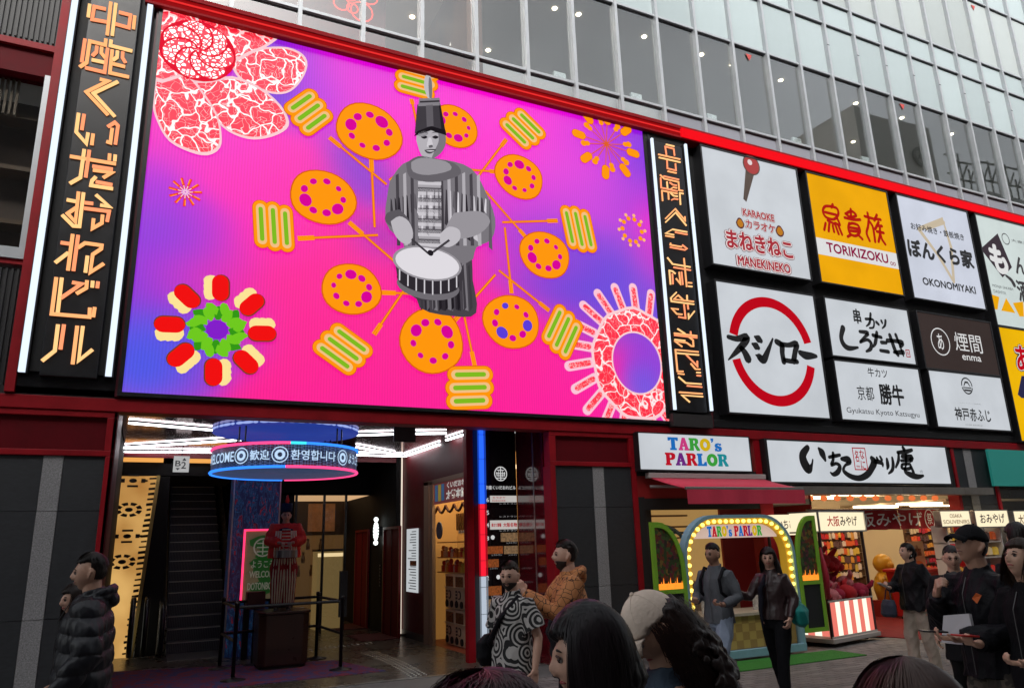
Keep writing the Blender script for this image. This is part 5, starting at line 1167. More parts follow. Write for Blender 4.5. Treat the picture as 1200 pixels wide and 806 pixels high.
def side_text(mb_, s_, y0, y1, z0, z1, X, bold=.03):   # lettering on a wall facing -X (first letter at far y)
    v, f = text_pts(s_, bold); xs = [c[0] for c in v]; ys = [c[1] for c in v]
    mb_.add([(X, y1-(c[0]-min(xs))/(max(xs)-min(xs))*(y1-y0), z0+(c[1]-min(ys))/(max(ys)-min(ys))*(z1-z0)) for c in v], f)
q = MB(); side_text(q, '太郎本舗', 12.0, 12.95, 2.55, 2.72, 4.926, .05); side_text(q, 'くいだおれ', 12.0, 12.9, 2.75, 2.86, 4.926, .03); q.build('lettering', mat('header_white', (.7,.68,.6), .5, emis=(.6,.6,.55), es=.3), t)
for k, c_ in enumerate(((.05,.15,.3),(.4,.3,.05),(.05,.12,.25))): MB().box(4.922, 4.929, 13.05+k*.17, 13.18+k*.17, 2.55, 2.85).build('header_figure', mat('header_fig_%d' % (k % 2), c_, .6, emis=c_, es=.2), t)
MB().lathe([(.15,0),(.15,.02)], (0,0,0), 24).build('round_hanging_sign', mat('grey_disc', (.10,.10,.13), .5), t, loc=(4.88,13.15,2.02)).rotation_euler = (0,-math.pi/2,0)
for z in (1.25, 1.52, 1.80): MB().box(5.25, 5.7, 11.6, 14.3, z, z+.02).build('shelf', mat('pine_shelf', (.45,.25,.1), .5), t)
# capsule machines: two stacks shown in the opening
mbod = MB(); mbod.box(5.24, 5.68, -.23, .23, 0, .60); mb1 = mbod.mesh('machine_body', mat('machine_cream', (.75,.6,.38), .45))
mw = MB(); mw.box(5.228, 5.242, -.17, .17, .38, .56); mb2 = mw.mesh('capsule_window', mat('capsule_window', (.16,.07,.035), .2, var=.8, vs=30))
mc = MB(); mc.lathe([(.075,0),(.075,.012)], (0,0,0), 20); mb3 = mc.mesh('round_crest', mat('machine_print', (.05,.03,.02), .5))
mc2 = MB(); mc2.lathe([(.055,0),(.055,.014)], (0,0,0), 20); mb3b = mc2.mesh('crest_centre', mat('machine_cream', (.75,.6,.38), .45))
mk = MB(); mk.lathe([(.06,0),(.06,.02)], (0,0,0), 16); mb4 = mk.mesh('capsule_hatch', M_blackmat)
ml = MB(); ml.box(5.21, 5.24, -.23, .23, .36, .375); mb5 = ml.mesh('shelf_lip', mat('machine_lip', (.6,.5,.35), .4))
ms = MB()
for k in range(5): ms.box(5.230, 5.241, .12, .18, .06+k*.055, .095+k*.055)
mb6 = ms.mesh('printed_marks', mat('machine_print', (.05,.03,.02), .5))
pos_l = ['far','middle','near','nearest']
for ci, yc in enumerate((13.6, 13.12, 12.64, 12.16)):
    for ri, z in enumerate((.02, .64)):
        t2 = thing('capsule_machine', 'cream capsule toy machine, %s one of the row, %s' % (pos_l[ci], 'lower tier on the floor' if ri == 0 else 'upper tier'), 'toy machine', (0,yc,z), group='capsule toy machines in the side shop')
        for nm, me_ in (('machine_body',mb1),('capsule_window',mb2),('shelf_lip',mb5),('printed_marks',mb6)): o = link(nm, me_, t2); 
        o['kind'] = 'stuff'
        link('round_crest', mb3, t2, (5.235,0,.24), (0,-math.pi/2,0)); link('crest_centre', mb3b, t2, (5.234,0,.24), (0,-math.pi/2,0)); link('capsule_hatch', mb4, t2, (5.235,.12,.08), (0,-math.pi/2,0)); link('capsule_hatch', mb4, t2, (5.235,-.12,.08), (0,-math.pi/2,0))
for k in range(6): MB().box(5.74, 5.749, 12.0+k*.42, 12.3+k*.42, 1.98, 2.35).build('wall_picture', mat(['toy_poster_a','toy_poster_b','toy_poster_c'][k % 3], [(.45,.1,.03),(.5,.35,.08),(.1,.12,.2)][k % 3], .6, var=.9, vs=14), t)
MB().box(5.3, 5.7, 12.3, 13.4, 2.02, 2.32).build('gold_display_box', mat('gold_box', (.5,.3,.06), .5, var=.5, vs=10), t)
for k in range(10): MB().box(5.28, 5.298, 12.34+k*.11, 12.37+k*.11, 2.02, 2.32).build('box_bar', mat('box_bar', (.2,.1,.03), .5), t)
# goods on the shelves
gm_ = []
for nm, c_ in (('red_toy',(.5,.03,.02)),('orange_toy',(.6,.22,.03)),('white_toy',(.6,.5,.4)),('yellow_toy',(.6,.42,.05))):
    q = MB(); q.box(-.04,.04,-.04,.04,0,.11); q.ball((0,0,.15), .045, 8); gm_.append(q.mesh('souvenir_toy', mat(nm, c_, .5)))
for z in (1.27, 1.54, 1.82):
    for k in range(18 if z < 1.8 else 9):
        tag(link('souvenir_toy', random.choice(gm_), None, (5.33+random.uniform(-.02,.03), 11.75+k*.14, z), (0,0,random.uniform(-.4,.4)), (1,1,random.uniform(.8,1.3))), 'small toy on the %s shelf over the capsule machines' % {1.27:'lowest',1.54:'middle',1.82:'top'}[z], 'souvenir', 'souvenirs on the side shop shelves')
q = MB()
for k in range(5):
    y0 = 11.9+k*.42; q.tube([(5.0, y0+.42*s_, 2.46-.12*math.sin(s_*math.pi)) for s_ in np.linspace(0,1,7)], .025, 5)
tag(q.build('garland', mat('garland_dark', (.12,.04,.02), .8)), 'drooping dark garland under the header of the side shop', 'garland', kind='stuff')

# red column, neon tube column, floor directory, glossy reveal
t = thing('entrance_column', 'red column at the right edge of the entrance', 'column'); MB().box(4.68, 4.80, 11.36, 11.5, 0, CZ).build('column', M_red, t, bevel=.006)
t = thing('neon_tube_post', 'upright neon tube glowing blue, red and white in thirds', 'lamp')
MB().box(4.80, 5.12, 11.42, 11.5, .12, CZ).build('housing', M_black, t); MB().box(4.84, 5.05, 11.3, 11.44, 0, .14).build('steel_foot', M_steel, t)
for nm, c_, s_, za, zb_ in (('blue_tube',(.02,.12,1),1.3,2.39,CZ), ('red_tube',(1,.015,.04),1.0,1.27,2.38), ('white_tube',(.75,.85,1),.6,.14,1.26)):
    MB().lathe([(.045,za),(.045,zb_)], (4.93,11.33,0), 16).build('neon_tube', lit(nm, c_, s_), t, smooth=True)
    for x in (4.87, 4.99): MB().lathe([(.014,za),(.014,zb_)], (x,11.31,0), 8).build('side_tube', lit(nm+'_dim', tuple(v_*.35 for v_ in c_), s_), t)
for k in range(9): MB().box(4.86, 5.0, 11.28, 11.29, .3+k*.4, .306+k*.4).build('tube_clip', M_black, t)
t = thing('floor_directory', 'black illuminated floor directory with small restaurant pictures', 'sign')
YD = 11.40
MB().box(5.12, 5.597, YD, YD+.08, .0, CZ).build('panel', mat('directory_black', (.006,.005,.006), .25), t)
ox, oz = 560, 520; sd = 3.6667
def DD(x, y_): return W(ox+x/sd, oz+y_/sd, YD-.003)
M_dw = lit('directory_white', srgb(215,215,215), .85)
q = MB(); c_ = DD(98,128); R_ = .118
q.add([(c_.x+r_*math.cos(k*.19635), YD-.003, c_.z+r_*math.sin(k*.19635)*1.02) for r_ in (R_, R_-.016) for k in range(32)], [(k, (k+1) % 32, 32+(k+1) % 32, 32+k) for k in range(32)])
for (x0, x1, z0, z1) in ((-.07,.07,.055,.068),(-.008,.008,-.11,.11),(-.085,.085,.0,.013),(-.09,.09,-.075,-.062),(-.075,-.062,-.04,.03),(.062,.075,-.04,.03),(-.04,-.03,-.05,.05),(.03,.04,-.05,.05),(-.06,.06,-.035,-.024)): q.box(c_.x+x0, c_.x+x1, YD-.004, YD-.002, c_.z+z0, c_.z+z1)
q.build('round_emblem', M_dw, t)
q = MB(); a, b = DD(32,178), DD(163,196); text_into(q, '中座くいだおれビル', a.x, b.x, b.z, a.z, YD-.003, .03)
for s_, y_ in (('6',240),('5',295),('4',348),('3',405),('2',575)): a, b = DD(36,y_-9), DD(48,y_+9); text_into(q, s_, a.x, b.x, b.z, a.z, YD-.003, .02)
for y_ in (405, 575):
    a = DD(64 if y_ == 405 else 88, y_-4); q.add([(a.x+.035*math.cos(k*.5), YD-.003, a.z+.035*math.sin(k*.5)) for k in range(12)], [tuple(range(12))])
q.build('lettering', M_dw, t)
rows = [(52,222,172,250,'w'),(52,275,172,305,'d'),(52,328,172,365,'w'),(98,382,172,418,'f'),(34,440,108,470,'f'),(112,438,172,470,'f'),(34,496,90,528,'f'),(98,500,172,530,'d'),(34,612,102,648,'f'),(34,668,90,708,'f'),(98,560,172,590,'d')]
M_food = [mat('food_picture_a', (.25,.08,.02), .4, emis=(.5,.13,.03), es=.14, var=1, vs=30), mat('food_picture_b', (.3,.2,.1), .4, emis=(.5,.3,.15), es=.12, var=1, vs=26)]
for i, (x0, y0, x1, y1, k) in enumerate(rows):
    a, b = DD(x0,y0), DD(x1,y1)
    MB().box(a.x, min(b.x,5.59), YD-.006, YD-.001, b.z, a.z).build('tenant_picture', {'w': lit('directory_card', srgb(205,200,195), .8), 'd': mat('dark_card', (.012,.01,.012), .4), 'f': M_food[i % 2]}[k], t)
q = MB()
for s_, x0, y0, x1, y1, b_ in (('カラオケ',62,226,118,236,.02),('KARAOKE',62,240,118,247,.02),('串カツ酒場',58,340,100,356,.05),('大阪名物',108,338,168,356,.05)): a, b = DD(x0,y0), DD(x1,y1); text_into(q, s_, a.x, b.x, b.z, a.z, YD-.008, b_)
q.build('card_lettering', REDI, t)
q = MB(); 
for i, (x0, y0, x1, y1, k) in enumerate(rows): a, b = DD(x0+(x1-x0)*.35, y1+3), DD(x1-4, y1+9); text_into(q, 'レストラン', a.x, b.x, b.z, a.z, YD-.003, 0)
q.build('small_lettering', mat('dir_dim', (.3,.3,.3), .5, emis=(.5,.5,.5), es=.3), t)
t = thing('glossy_reveal', 'glossy red side wall of the pier reflecting the floor directory', 'wall')
MB().box(5.602, 5.66, D+.25, 11.4, 0, CZ).build('wall_panel', M_gloss, t); 
MB().box(5.596, 5.602, 10.77, 10.80, 0, CZ).build('steel_seam', M_steel, t)
MB().box(-2.05, -.42, D+.26, 24, 0, CZ).build('pier_core', M_hallblack, hall); MB().box(5.8, 7.2, D+.26, 15, 0, CZ).build('pier_core', M_hallblack, hall)
# ================================================================ shops on the right
shop = thing('parlour_shop', 'yellow walled parlour room behind the awning', 'shop')
x0, x1 = 7.2, 11.3
xr_ = W(846,650,11.7).x
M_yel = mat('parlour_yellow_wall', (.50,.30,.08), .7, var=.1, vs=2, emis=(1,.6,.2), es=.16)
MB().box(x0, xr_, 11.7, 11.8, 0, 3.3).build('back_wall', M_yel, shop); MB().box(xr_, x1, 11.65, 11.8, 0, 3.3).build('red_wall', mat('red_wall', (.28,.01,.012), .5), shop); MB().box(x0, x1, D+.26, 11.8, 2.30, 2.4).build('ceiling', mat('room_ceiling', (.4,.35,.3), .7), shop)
MB().box(x1-.05, x1, D+.26, 11.8, 0, 3.2).build('side_wall', mat('red_wall', (.28,.01,.012), .5), shop)
MB().box(x0, x0+.12, D, D+.26, 0, 2.42).build('door_post', M_blackmat, shop); MB().box(x0+.12, x0+.30, D+.1, D+.2, 0, 2.42).build('door_post', M_black, shop)
MB().box(x0, 9.78, D+.01, D+.22, 2.22, 2.40).build('black_lintel', M_blackmat, shop)
a = XZ(752,562); MB().box(x0, 9.78, D+.03, D+.25, 2.40, 2.80).build('red_fascia', mat('red_wall', (.28,.01,.012), .5), shop)
MB().box(x0, x1+.25, D+.02, D+.26, 2.76, 2.86).build('black_band', M_blackmat, shop)
x1 = 9.78
for z in (1.75, 1.95, 2.15): MB().box(x0+.8, x0+2.0, 11.5, 11.69, z, z+.03).build('wall_shelf', mat('pine_shelf', (.45,.25,.1), .5), shop)
q = MB(); q.box(x0+.35, 9.9, 11.1, 11.5, 0, 1.0); q.build('counter', mat('cream_counter', (.5,.42,.3), .5), shop)
for k in range(9):
    q = MB(); q.lathe([(.05,0),(.06,.12),(.02,.14),(.05,.2)], (x0+.5+k*.16, 11.35, 1.0), 10); tag(q.build('cup', mat(['cup_white','cup_red','cup_brown'][k % 3], [(.6,.58,.55),(.5,.04,.03),(.2,.1,.05)][k % 3], .4)), 'small cup on the parlour counter behind the couple', 'cup', 'cups on the parlour counter')
tp = MB(); tp.box(-.1,.1,-.02,.02,0,.16); t = thing('price_card', 'white tilted card on the parlour counter', 'card', (8.1,11.3,1.0)); tp.build('card', lit('card_white', (.8,.8,.8), .6), t).rotation_euler = (-.4,0,.3)
# inner blue arch
q = MB(); pts = [(7.62+1.1*s_, 0) for s_ in (0,)]
q.tube([(7.55,10.9,1.0)]+[(8.1-.55*math.cos(a_), 10.9, 1.55+.42*math.sin(a_)) for a_ in np.linspace(0, math.pi, 14)]+[(8.65,10.9,1.0)], .035, 6); q.tube([(7.55,10.9,1.62),(8.65,10.9,1.62)], .02, 5); q.tube([(7.6,10.9,1.85),(8.6,10.9,1.85)], .02, 5)
tag(q.build('inner_arch', mat('pale_blue_paint', (.16,.28,.34), .45)), 'pale blue arched rack inside the parlour behind the booth', 'rack')

# parlour sign: slab letters in colours
t = thing('parlour_sign', 'white lit sign box with two lines of multicoloured slab letters above the red awning', 'sign')
a, b = W(747.5,507,YS), W(881,552,YS)
MB().box(a.x, b.x, YS, YS+.02, b.z, a.z).build('sign_face', WHT, t); q = MB(); q.box(a.x-.02, b.x+.02, YS-.01, YS+.15, b.z-.03, b.z); q.box(a.x-.02, b.x+.02, YS-.01, YS+.15, a.z, a.z+.02); q.box(a.x-.02, a.x, YS-.01, YS+.15, b.z, a.z); q.box(b.x, b.x+.02, YS-.01, YS+.15, b.z, a.z); q.build('sign_frame', M_fr, t)
LC = {'bl': srgb(30,110,190), 'pk': srgb(205,60,130), 'rd': srgb(190,20,40), 'gr': srgb(60,160,60), 'ye': srgb(215,180,20), 'pu': srgb(110,40,130), 'or': srgb(210,110,30), 'te': srgb(30,140,150)}
SL = {'T': [[(0,8),(6,8),(6,5.9),(5,5.9),(4.4,6.8),(4.1,6.8),(4.1,1.2),(4.9,1.2),(4.9,0),(1.1,0),(1.1,1.2),(1.9,1.2),(1.9,6.8),(1.6,6.8),(1,5.9),(0,5.9)]],
 'A': [[(2.3,8),(3.9,8),(5.7,1.2),(6.2,1.2),(6.2,0),(3.4,0),(3.4,1.2),(3.8,1.2),(3.6,2.4),(3.2,3.6),(2.9,5.2),(2.2,2.4),(2,1.2),(2.5,1.2),(2.5,0),(-.1,0),(-.1,1.2),(.4,1.2)], [(2.2,2.3),(3.7,2.3),(3.6,3.4),(2.4,3.4)]],
 'R': [[(0,8),(2.6,8),(2.6,0),(0,0),(0,1.2),(.5,1.2),(.5,6.8),(0,6.8)], [(2.4,8),(4.2,8),(5.6,7.2),(5.6,4.9),(4.6,4),(6.1,1.2),(6.3,1.2),(6.3,0),(4.6,0),(3.1,3.4),(2.4,3.4),(2.4,4.5),(3.6,4.7),(3.8,5.4),(3.7,6.5),(2.4,6.8)]],
 'P': [[(0,8),(2.6,8),(2.6,1.2),(3.3,1.2),(3.3,0),(0,0),(0,1.2),(.5,1.2),(.5,6.8),(0,6.8)], [(2.4,8),(4.2,8),(5.7,7.2),(5.9,5.8),(5.5,4.2),(4.2,3.4),(2.4,3.4),(2.4,4.6),(3.5,4.7),(3.8,5.4),(3.7,6.5),(2.4,6.8)]],
 'L': [[(0,8),(3.3,8),(3.3,6.8),(2.6,6.8),(2.6,1.3),(3.8,1.3),(4.6,2.7),(5.6,2.7),(5.6,0),(0,0),(0,1.2),(.5,1.2),(.5,6.8),(0,6.8)]],
 's': [[(4.4,5.2),(4.6,3.9),(3.5,3.7),(3,4.4),(2.2,4.3),(2.3,3.7),(4.4,3),(4.9,1.6),(3.9,.1),(2.2,-.1),(.9,.3),(.6,0),(.4,1.9),(1.5,1.9),(2.2,.9),(3,1),(2.9,1.6),(.9,2.3),(.4,3.7),(1.2,5.1),(2.6,5.4),(3.8,5)]],
 "'": [[(.2,8.3),(1.8,8.3),(1.6,6.6),(.8,5.6),(.4,5.8),(.8,6.8),(.2,6.9)]]}
def slab(word, cols, ax, bx, z0, z1, Y_, parent, em=.85, dep=.012):
    wid = {'T': 6.4, 'A': 6.5, 'R': 6.7, 'P': 6.2, 'L': 6.0, 's': 5.2, "'": 2.0, 'O': 7.0, ' ': 3}
    tot = sum(wid[c] for c in word); sx = (bx-ax)/tot; sz = (z1-z0)/8; x = ax
    for c, col_ in zip(word, cols):
        if c != ' ':
            q = MB()
            if c == 'O':
                n_ = 20; ou = [(x+(3.3+3.3*math.cos(i*2*math.pi/n_))*sx, z0+(4+4.1*math.sin(i*2*math.pi/n_))*sz) for i in range(n_)]; inn = [(x+(3.3+1.25*math.cos(i*2*math.pi/n_))*sx, z0+(4+1.9*math.sin(i*2*math.pi/n_))*sz) for i in range(n_)]
                for i in range(n_): j = (i+1) % n_; q.prism([ou[i], ou[j], inn[j], inn[i]], Y_-dep, Y_)
            else:
                for k_, pl in enumerate(SL[c]): q.prism([(x+u*sx, z0+v*sz) for u, v in pl], Y_-dep-.0007*k_, Y_)
            q.build('slab_letter', lit('letter_'+col_, LC[col_], em), parent)
        x += wid[c]*sx
A_, B_ = W(782,512,YS), W(846.5,529,YS); slab("TARO's", ['bl','pk','gr','ye','bl','bl'], A_.x, B_.x, B_.z, A_.z, YS-.001, t)
A_, B_ = W(779,530,YS), W(854,546.5,YS); slab("PARLOR", ['rd','pu','rd','bl','gr','te'], A_.x, B_.x, B_.z, A_.z, YS-.001, t)
# awning
t = thing('awning', 'red fabric folding awning over the parlour front', 'awning')
YA = 9.25
M_awn = mat('awning_fabric', (.62,.035,.075), .75, bump=.3, bs=30, var=.08, vs=3)
Lx = XZ(803,572,YA)[0]; Rx = XZ(940,572,YA)[0]; zF = XZ(870,572,YA)[1]; zV = XZ(870,590,YA)[1]; zW = XZ(800,559,D)[1]
q = MB(); n_ = 12
for i in range(n_+1):
    f_ = i/n_
    for s_ in (0, .5, 1): q.v.append((Lx+(Rx-Lx)*f_, D-.02+(YA-D+.02)*s_, zW+(zF-zW)*s_-.012*math.sin(s_*math.pi)))
q.f = [(i*3+j, i*3+j+1, (i+1)*3+j+1, (i+1)*3+j) for i in range(n_) for j in (0,1)]; q.m = [0]*len(q.f)
o = q.build('canopy', M_awn, t, smooth=True); sd_ = o.modifiers.new('s', 'SOLIDIFY'); sd_.thickness = .012
MB().box(Lx, Rx, YA-.03, YA+.02, zF-.02, zF+.02).build('front_bar', M_steel, t, bevel=.006); 
q = MB()
for i in range(24): f0, f1 = i/24, (i+1)/24; q.add([(Lx+(Rx-Lx)*f0, YA-.035+.006*math.sin(i), zF-.02), (Lx+(Rx-Lx)*f1, YA-.035+.006*math.sin(i+1), zF-.02), (Lx+(Rx-Lx)*f1, YA-.035+.012*math.sin(i*1.3+1.3), zV), (Lx+(Rx-Lx)*f0, YA-.035+.012*math.sin(i*1.3), zV)], [(0,1,2,3)])
q.build('valance', M_awn, t, smooth=True)
MB().box(Lx-.05, Rx+.05, D-.12, D-.01, zW-.03, zW+.06).build('awning_cassette', mat('cassette_pale', (.4,.36,.35), .5), t, bevel=.01)
for xx in (Lx+.02, Rx-.3): MB().tube([(xx,D-.03,zW-.16),(xx+.55,(D+YA)/2,zW-.19),(xx+.05,YA+.02,zF-.01)], .024, 6).build('folding_arm', mat('arm_grey', (.35,.3,.3), .4), t)

# booth: blue arch with bulbs
bt_ = thing('arch_booth', 'pale blue arched booth edged with glowing yellow bulbs', 'booth')
YBo = 9.05; bx0, bx1, bzt = XZ(801.5,644,YBo)[0], XZ(939,700,YBo)[0]-.01, 2.08
M_blu = mat('booth_blue_paint', (.24,.42,.50), .45, var=.1, vs=6); M_byel = mat('booth_yellow', (.45,.26,.03), .5, emis=(1,.55,.03), es=.12)
def arch_path(inset, n=10, zb=.05, R_=.62):
    x0_, x1_, zt__ = bx0+inset, bx1-inset, bzt-inset; r_ = R_-inset
    p_ = [(x0_, zb)]+[(x0_+r_-r_*math.cos(a_), zt__-r_+r_*math.sin(a_)) for a_ in np.linspace(0, math.pi/2, n)]+[(x1_-r_+r_*math.sin(a_), zt__-r_+r_*math.cos(a_)) for a_ in np.linspace(0, math.pi/2, n)]+[(x1_, zb)]
    return p_
def arch_band(i0, i1, y0, y1, m_, nm, zb=.05):
    A__, B__ = arch_path(i0, zb=zb), arch_path(i1, zb=zb); q = MB()
    for i in range(len(A__)-1): q.prism([A__[i], A__[i+1], B__[i+1], B__[i]], y0, y1)
    return q.build(nm, m_, bt_)
arch_band(0, .05, YBo, YBo+.14, M_blu, 'outer_arch'); arch_band(.05, .14, YBo+.05, YBo+.2, M_byel, 'bulb_band', .55)
bl = arch_path(.095, 14, .62); 
L_ = [0]
for i in range(len(bl)-1): L_.append(L_[-1]+math.dist(bl[i], bl[i+1]))
q = MB(); q.ball((0,-.028,0), .030, 10); bme = q.mesh('bulb', lit('yellow_bulb', (1,.72,.12), 3.2), True); q = MB(); q.lathe([(.034,0),(.04,.02)], (0,0,0), 10); 
nb = 37
for k in range(nb):
    s_ = L_[-1]*(k+.5)/nb; i = max(j for j in range(len(L_)) if L_[j] <= s_); i = min(i, len(bl)-2); f_ = (s_-L_[i])/(L_[i+1]-L_[i]); link('bulb', bme, bt_, (bl[i][0]+(bl[i+1][0]-bl[i][0])*f_, YBo+.05, bl[i][1]+(bl[i+1][1]-bl[i][1])*f_))
MB().box(bx0, bx1, YBo-.01, YBo+.06, .05, .16).build('bottom_rail', M_blu, bt_, bevel=.006)
hb = MB(); hp = [p_ for p_ in arch_path(.14, 10) if p_[1] > 1.74]; hp = [(hp[0][0], 1.74)]+hp+[(hp[-1][0], 1.74)]
hb.prism(hp, YBo+.1, YBo+.14).build('header_board', mat('header_pink', (.5,.38,.36), .5, emis=(1,.75,.65), es=.25), bt_)
A_, B_ = W(828,616.5,YBo+.1), W(893,627,YBo+.1); slab("TARO's PARLOR", ['bl','rd','gr','ye','bl','bl','or','rd','bl','rd','pu','ye','gr'], A_.x, B_.x, B_.z, A_.z, YBo+.097, bt_, .10, .006)
ck = [mat('checker_ochre', (.36,.22,.06), .6), mat('checker_yellow', (.50,.34,.09), .6)]
zc0, zc1 = .165, .62; nx = 14
MB().box(bx0+.1, bx1-.1, YBo+.08, YBo+.45, .16, .62).build('booth_base', ck[0], bt_)
sqm = [MB().box(0,.128,-.006,0,0,.113).mesh('check_tile', ck[i]) for i in (0,1)]
for i in range(13):
    for j in range(4): link('check_tile', sqm[(i+j) % 2], bt_, (bx0+.1+i*.130, YBo+.08, .165+j*.1145))
MB().box(bx0+.02, bx1-.02, YBo+.02, YBo+.7, .62, .66).build('counter_top', mat('cream_top', (.5,.42,.32), .5), bt_)
for k, (xx, hh) in enumerate(((7.6,.3),(7.85,.22),(8.6,.24))): MB().box(xx, xx+.2, YBo+.3, YBo+.31, .66, .66+hh).build('poster_card', mat('menu_card', (.5,.48,.45), .5, var=.6, vs=25), bt_)
for xx in (bx0+.12, bx1-.2): MB().tube([(xx,YBo+.2,.045),(xx+.06,YBo+.2,.045)], .042, 10).build('castor', M_blackmat, bt_)
M_grn = mat('lime_green_paint', (.22,.46,.03), .45)
fr_m = bpy.data.materials.new('fruit_print'); fr_m.use_nodes = True; n = fr_m.node_tree.nodes; L = fr_m.node_tree.links; p = n['Principled BSDF']
vo = n.new('ShaderNodeTexVoronoi'); vo.inputs['Scale'].default_value = 22; rp = n.new('ShaderNodeValToRGB'); rp.color_ramp.interpolation = 'CONSTANT'; e_ = rp.color_ramp.elements; e_[0].color = (.03,.05,.01,1); e_[1].position = .3; e_[1].color = (.16,.03,.01,1)
for po, c_ in ((.45,(.05,.09,.02,1)),(.6,(.20,.12,.02,1)),(.72,(.03,.02,.015,1)),(.85,(.12,.02,.03,1))): k_ = e_.new(po); k_.color = c_
sx_ = n.new('ShaderNodeSeparateColor'); L.new(vo.outputs['Color'], sx_.inputs[0]); L.new(sx_.outputs[0], rp.inputs[0]); L.new(rp.outputs[0], p.inputs['Base Color']); tc_ = n.new('ShaderNodeTexCoord'); L.new(tc_.outputs['Object'], vo.inputs[0])
M_flame = mat('flame_print', (.5,.12,.01), .5, emis=(1,.25,.02), es=.7, var=.9, vs=14)
def leafdoor(xh, xo, zt_, label):     # hinge side x, outer side x
    t_ = thing('booth_door', label, 'door', group=None); s_ = 1 if xo > xh else -1; wd = abs(xo-xh); zb = .30; hz = zt_-.72
    out = [(xh, zb), (xo, zb), (xo, zt_)]+[(xo-s_*.12-s_*(wd-.12)*math.sin(a_), zt_-.72*(1-math.cos(a_))) for a_ in np.linspace(.0, math.pi/2, 9)]
    cx_, cz_ = (xh+xo)/2, (zb+zt_)/2
    inn = [(xh+s_*.06, zb+.06), (xo-s_*.06, zb+.06), (xo-s_*.06, zt_-.08)]+[(xo-s_*.14-s_*(wd-.20)*math.sin(a_), zt_-.08-.68*(1-math.cos(a_))) for a_ in np.linspace(0, math.pi/2, 9)]
    q = MB(); n_ = len(out)
    for i in range(n_): j = (i+1) % n_; q.prism([out[i], out[j], inn[j], inn[i]], YBo-.02, YBo+.03)
    q.box(min(xh,xo)+.05, max(xh,xo)-.05, YBo-.021, YBo+.029, 1.00, 1.06); q.build('door_frame', M_grn, t_)
    MB().box(min(xh,xo)+.05, max(xh,xo)-.05, YBo, YBo+.02, zb+.05, 1.0).build('blackboard', mat('blackboard', (.01,.011,.012), .6), t_)
    up = [p_ for p_ in inn if p_[1] > 1.2]; up = [(xo-s_*.06, 1.07)]+up+[(xh+s_*.06, 1.07)]
    MB().prism(up, YBo+.004, YBo+.014).build('fruit_panel', fr_m, t_)
    q = MB(); xs_ = np.linspace(min(xh,xo)+.06, max(xh,xo)-.06, 12)
    for i in range(11): q.prism([(xs_[i],1.06),(xs_[i+1],1.06),(xs_[i]+.03,1.12+.05*((i*7) % 3))], YBo-.001, YBo+.003)
    q.box(min(xh,xo)+.06, max(xh,xo)-.06, YBo-.0005, YBo+.003, 1.06, 1.14); q.build('flame_print', M_flame, t_)
leafdoor(bx0-.01, XZ(763.5,640,YBo)[0], 1.99, 'lime green quarter-round booth door left of the arch'); leafdoor(bx1+.01, XZ(958,640,YBo)[0], 2.05, 'lime green quarter-round booth door right of the arch')
tag(MB().box(bx0+.1, bx1+.45, 8.35, 9.0, .019, .03).build('green_mat', mat('artificial_turf', (.035,.22,.02), .95, bump=1, bs=300, var=.3, vs=30)), 'bright green turf mat on the pavement before the booth', 'mat')

# red post between the shops, long white calligraphy sign, steel canopy
MB().box(9.78, 10.08, D, D+.26, 0, 3.44).build('red_post', M_red, bld); 
t = thing('calligraphy_sign', 'long white lit sign with black brush calligraphy and a red seal', 'sign')
a, b = W(898,515.5,YS), W(1114.5,566.5,YS)
MB().box(a.x, b.x, YS, YS+.02, b.z, a.z).build('sign_face', WHT, t); q = MB(); q.box(a.x-.06, b.x+.05, YS-.01, YS+.15, b.z-.04, b.z); q.box(a.x-.06, b.x+.05, YS-.01, YS+.15, a.z, a.z+.03); q.box(a.x-.06, a.x, YS-.01, YS+.15, b.z, a.z); q.box(b.x, b.x+.05, YS-.01, YS+.15, b.z, a.z); q.build('sign_frame', M_fr, t)
oS = (880,490); sS = 4.8
q = MB()
for p_ in ([(318,165,26),(292,205,38),(300,250,44),(325,285,40),(342,262,14),(348,232,8)], [(382,170,14),(400,195,34),(418,235,14)],
  [(440,218,14),(470,212,16),(500,206,14)], [(462,196,16),(462,235,16),(452,262,14),(480,254,14),(500,270,20),(490,300,24),(465,315,18),(448,305,8)],
  [(510,228,16),(545,232,30),(555,248,20),(530,265,12),(522,295,18),(560,325,22),(610,336,24),(655,315,28),(682,275,30),(692,245,34),(680,225,22)], [(692,240,20),(735,250,18),(742,268,10)], [(708,222,12),(716,238,14)], [(727,216,12),(736,232,14)],
  [(765,230,14),(770,265,20),(766,285,8)], [(795,222,12),(800,258,18),(795,290,16),(775,310,8)],
  [(855,165,16),(868,185,18)], [(825,192,14),(870,188,18),(905,178,14)], [(830,190,12),(830,235,16),(815,275,10)], [(850,215,16),(905,218,20),(895,240,14)], [(872,198,12),(872,262,12)], [(845,238,12),(905,236,14)], [(850,262,14),(850,280,12),(892,282,14),(895,258,12),(855,258,12)], [(870,272,10),(868,300,16),(905,320,24),(940,328,20),(970,322,10)], [(900,270,14),(915,305,16)]):
    brush_px(q, p_, YS-.004, YS-.004, 0, oS, sS)
q.build('lettering', BLK, t)
q = MB(); A_, B_ = W(oS[0]+567/sS, oS[1]+163/sS, YS-.003), W(oS[0]+660/sS, oS[1]+292/sS, YS-.003)
q.box(A_.x, B_.x, YS-.004, YS-.003, B_.z, B_.z+.02); q.box(A_.x, B_.x, YS-.004, YS-.003, A_.z-.02, A_.z); q.box(A_.x, A_.x+.02, YS-.004, YS-.003, B_.z+.02, A_.z-.02); q.box(B_.x-.02, B_.x, YS-.004, YS-.003, B_.z+.02, A_.z-.02)
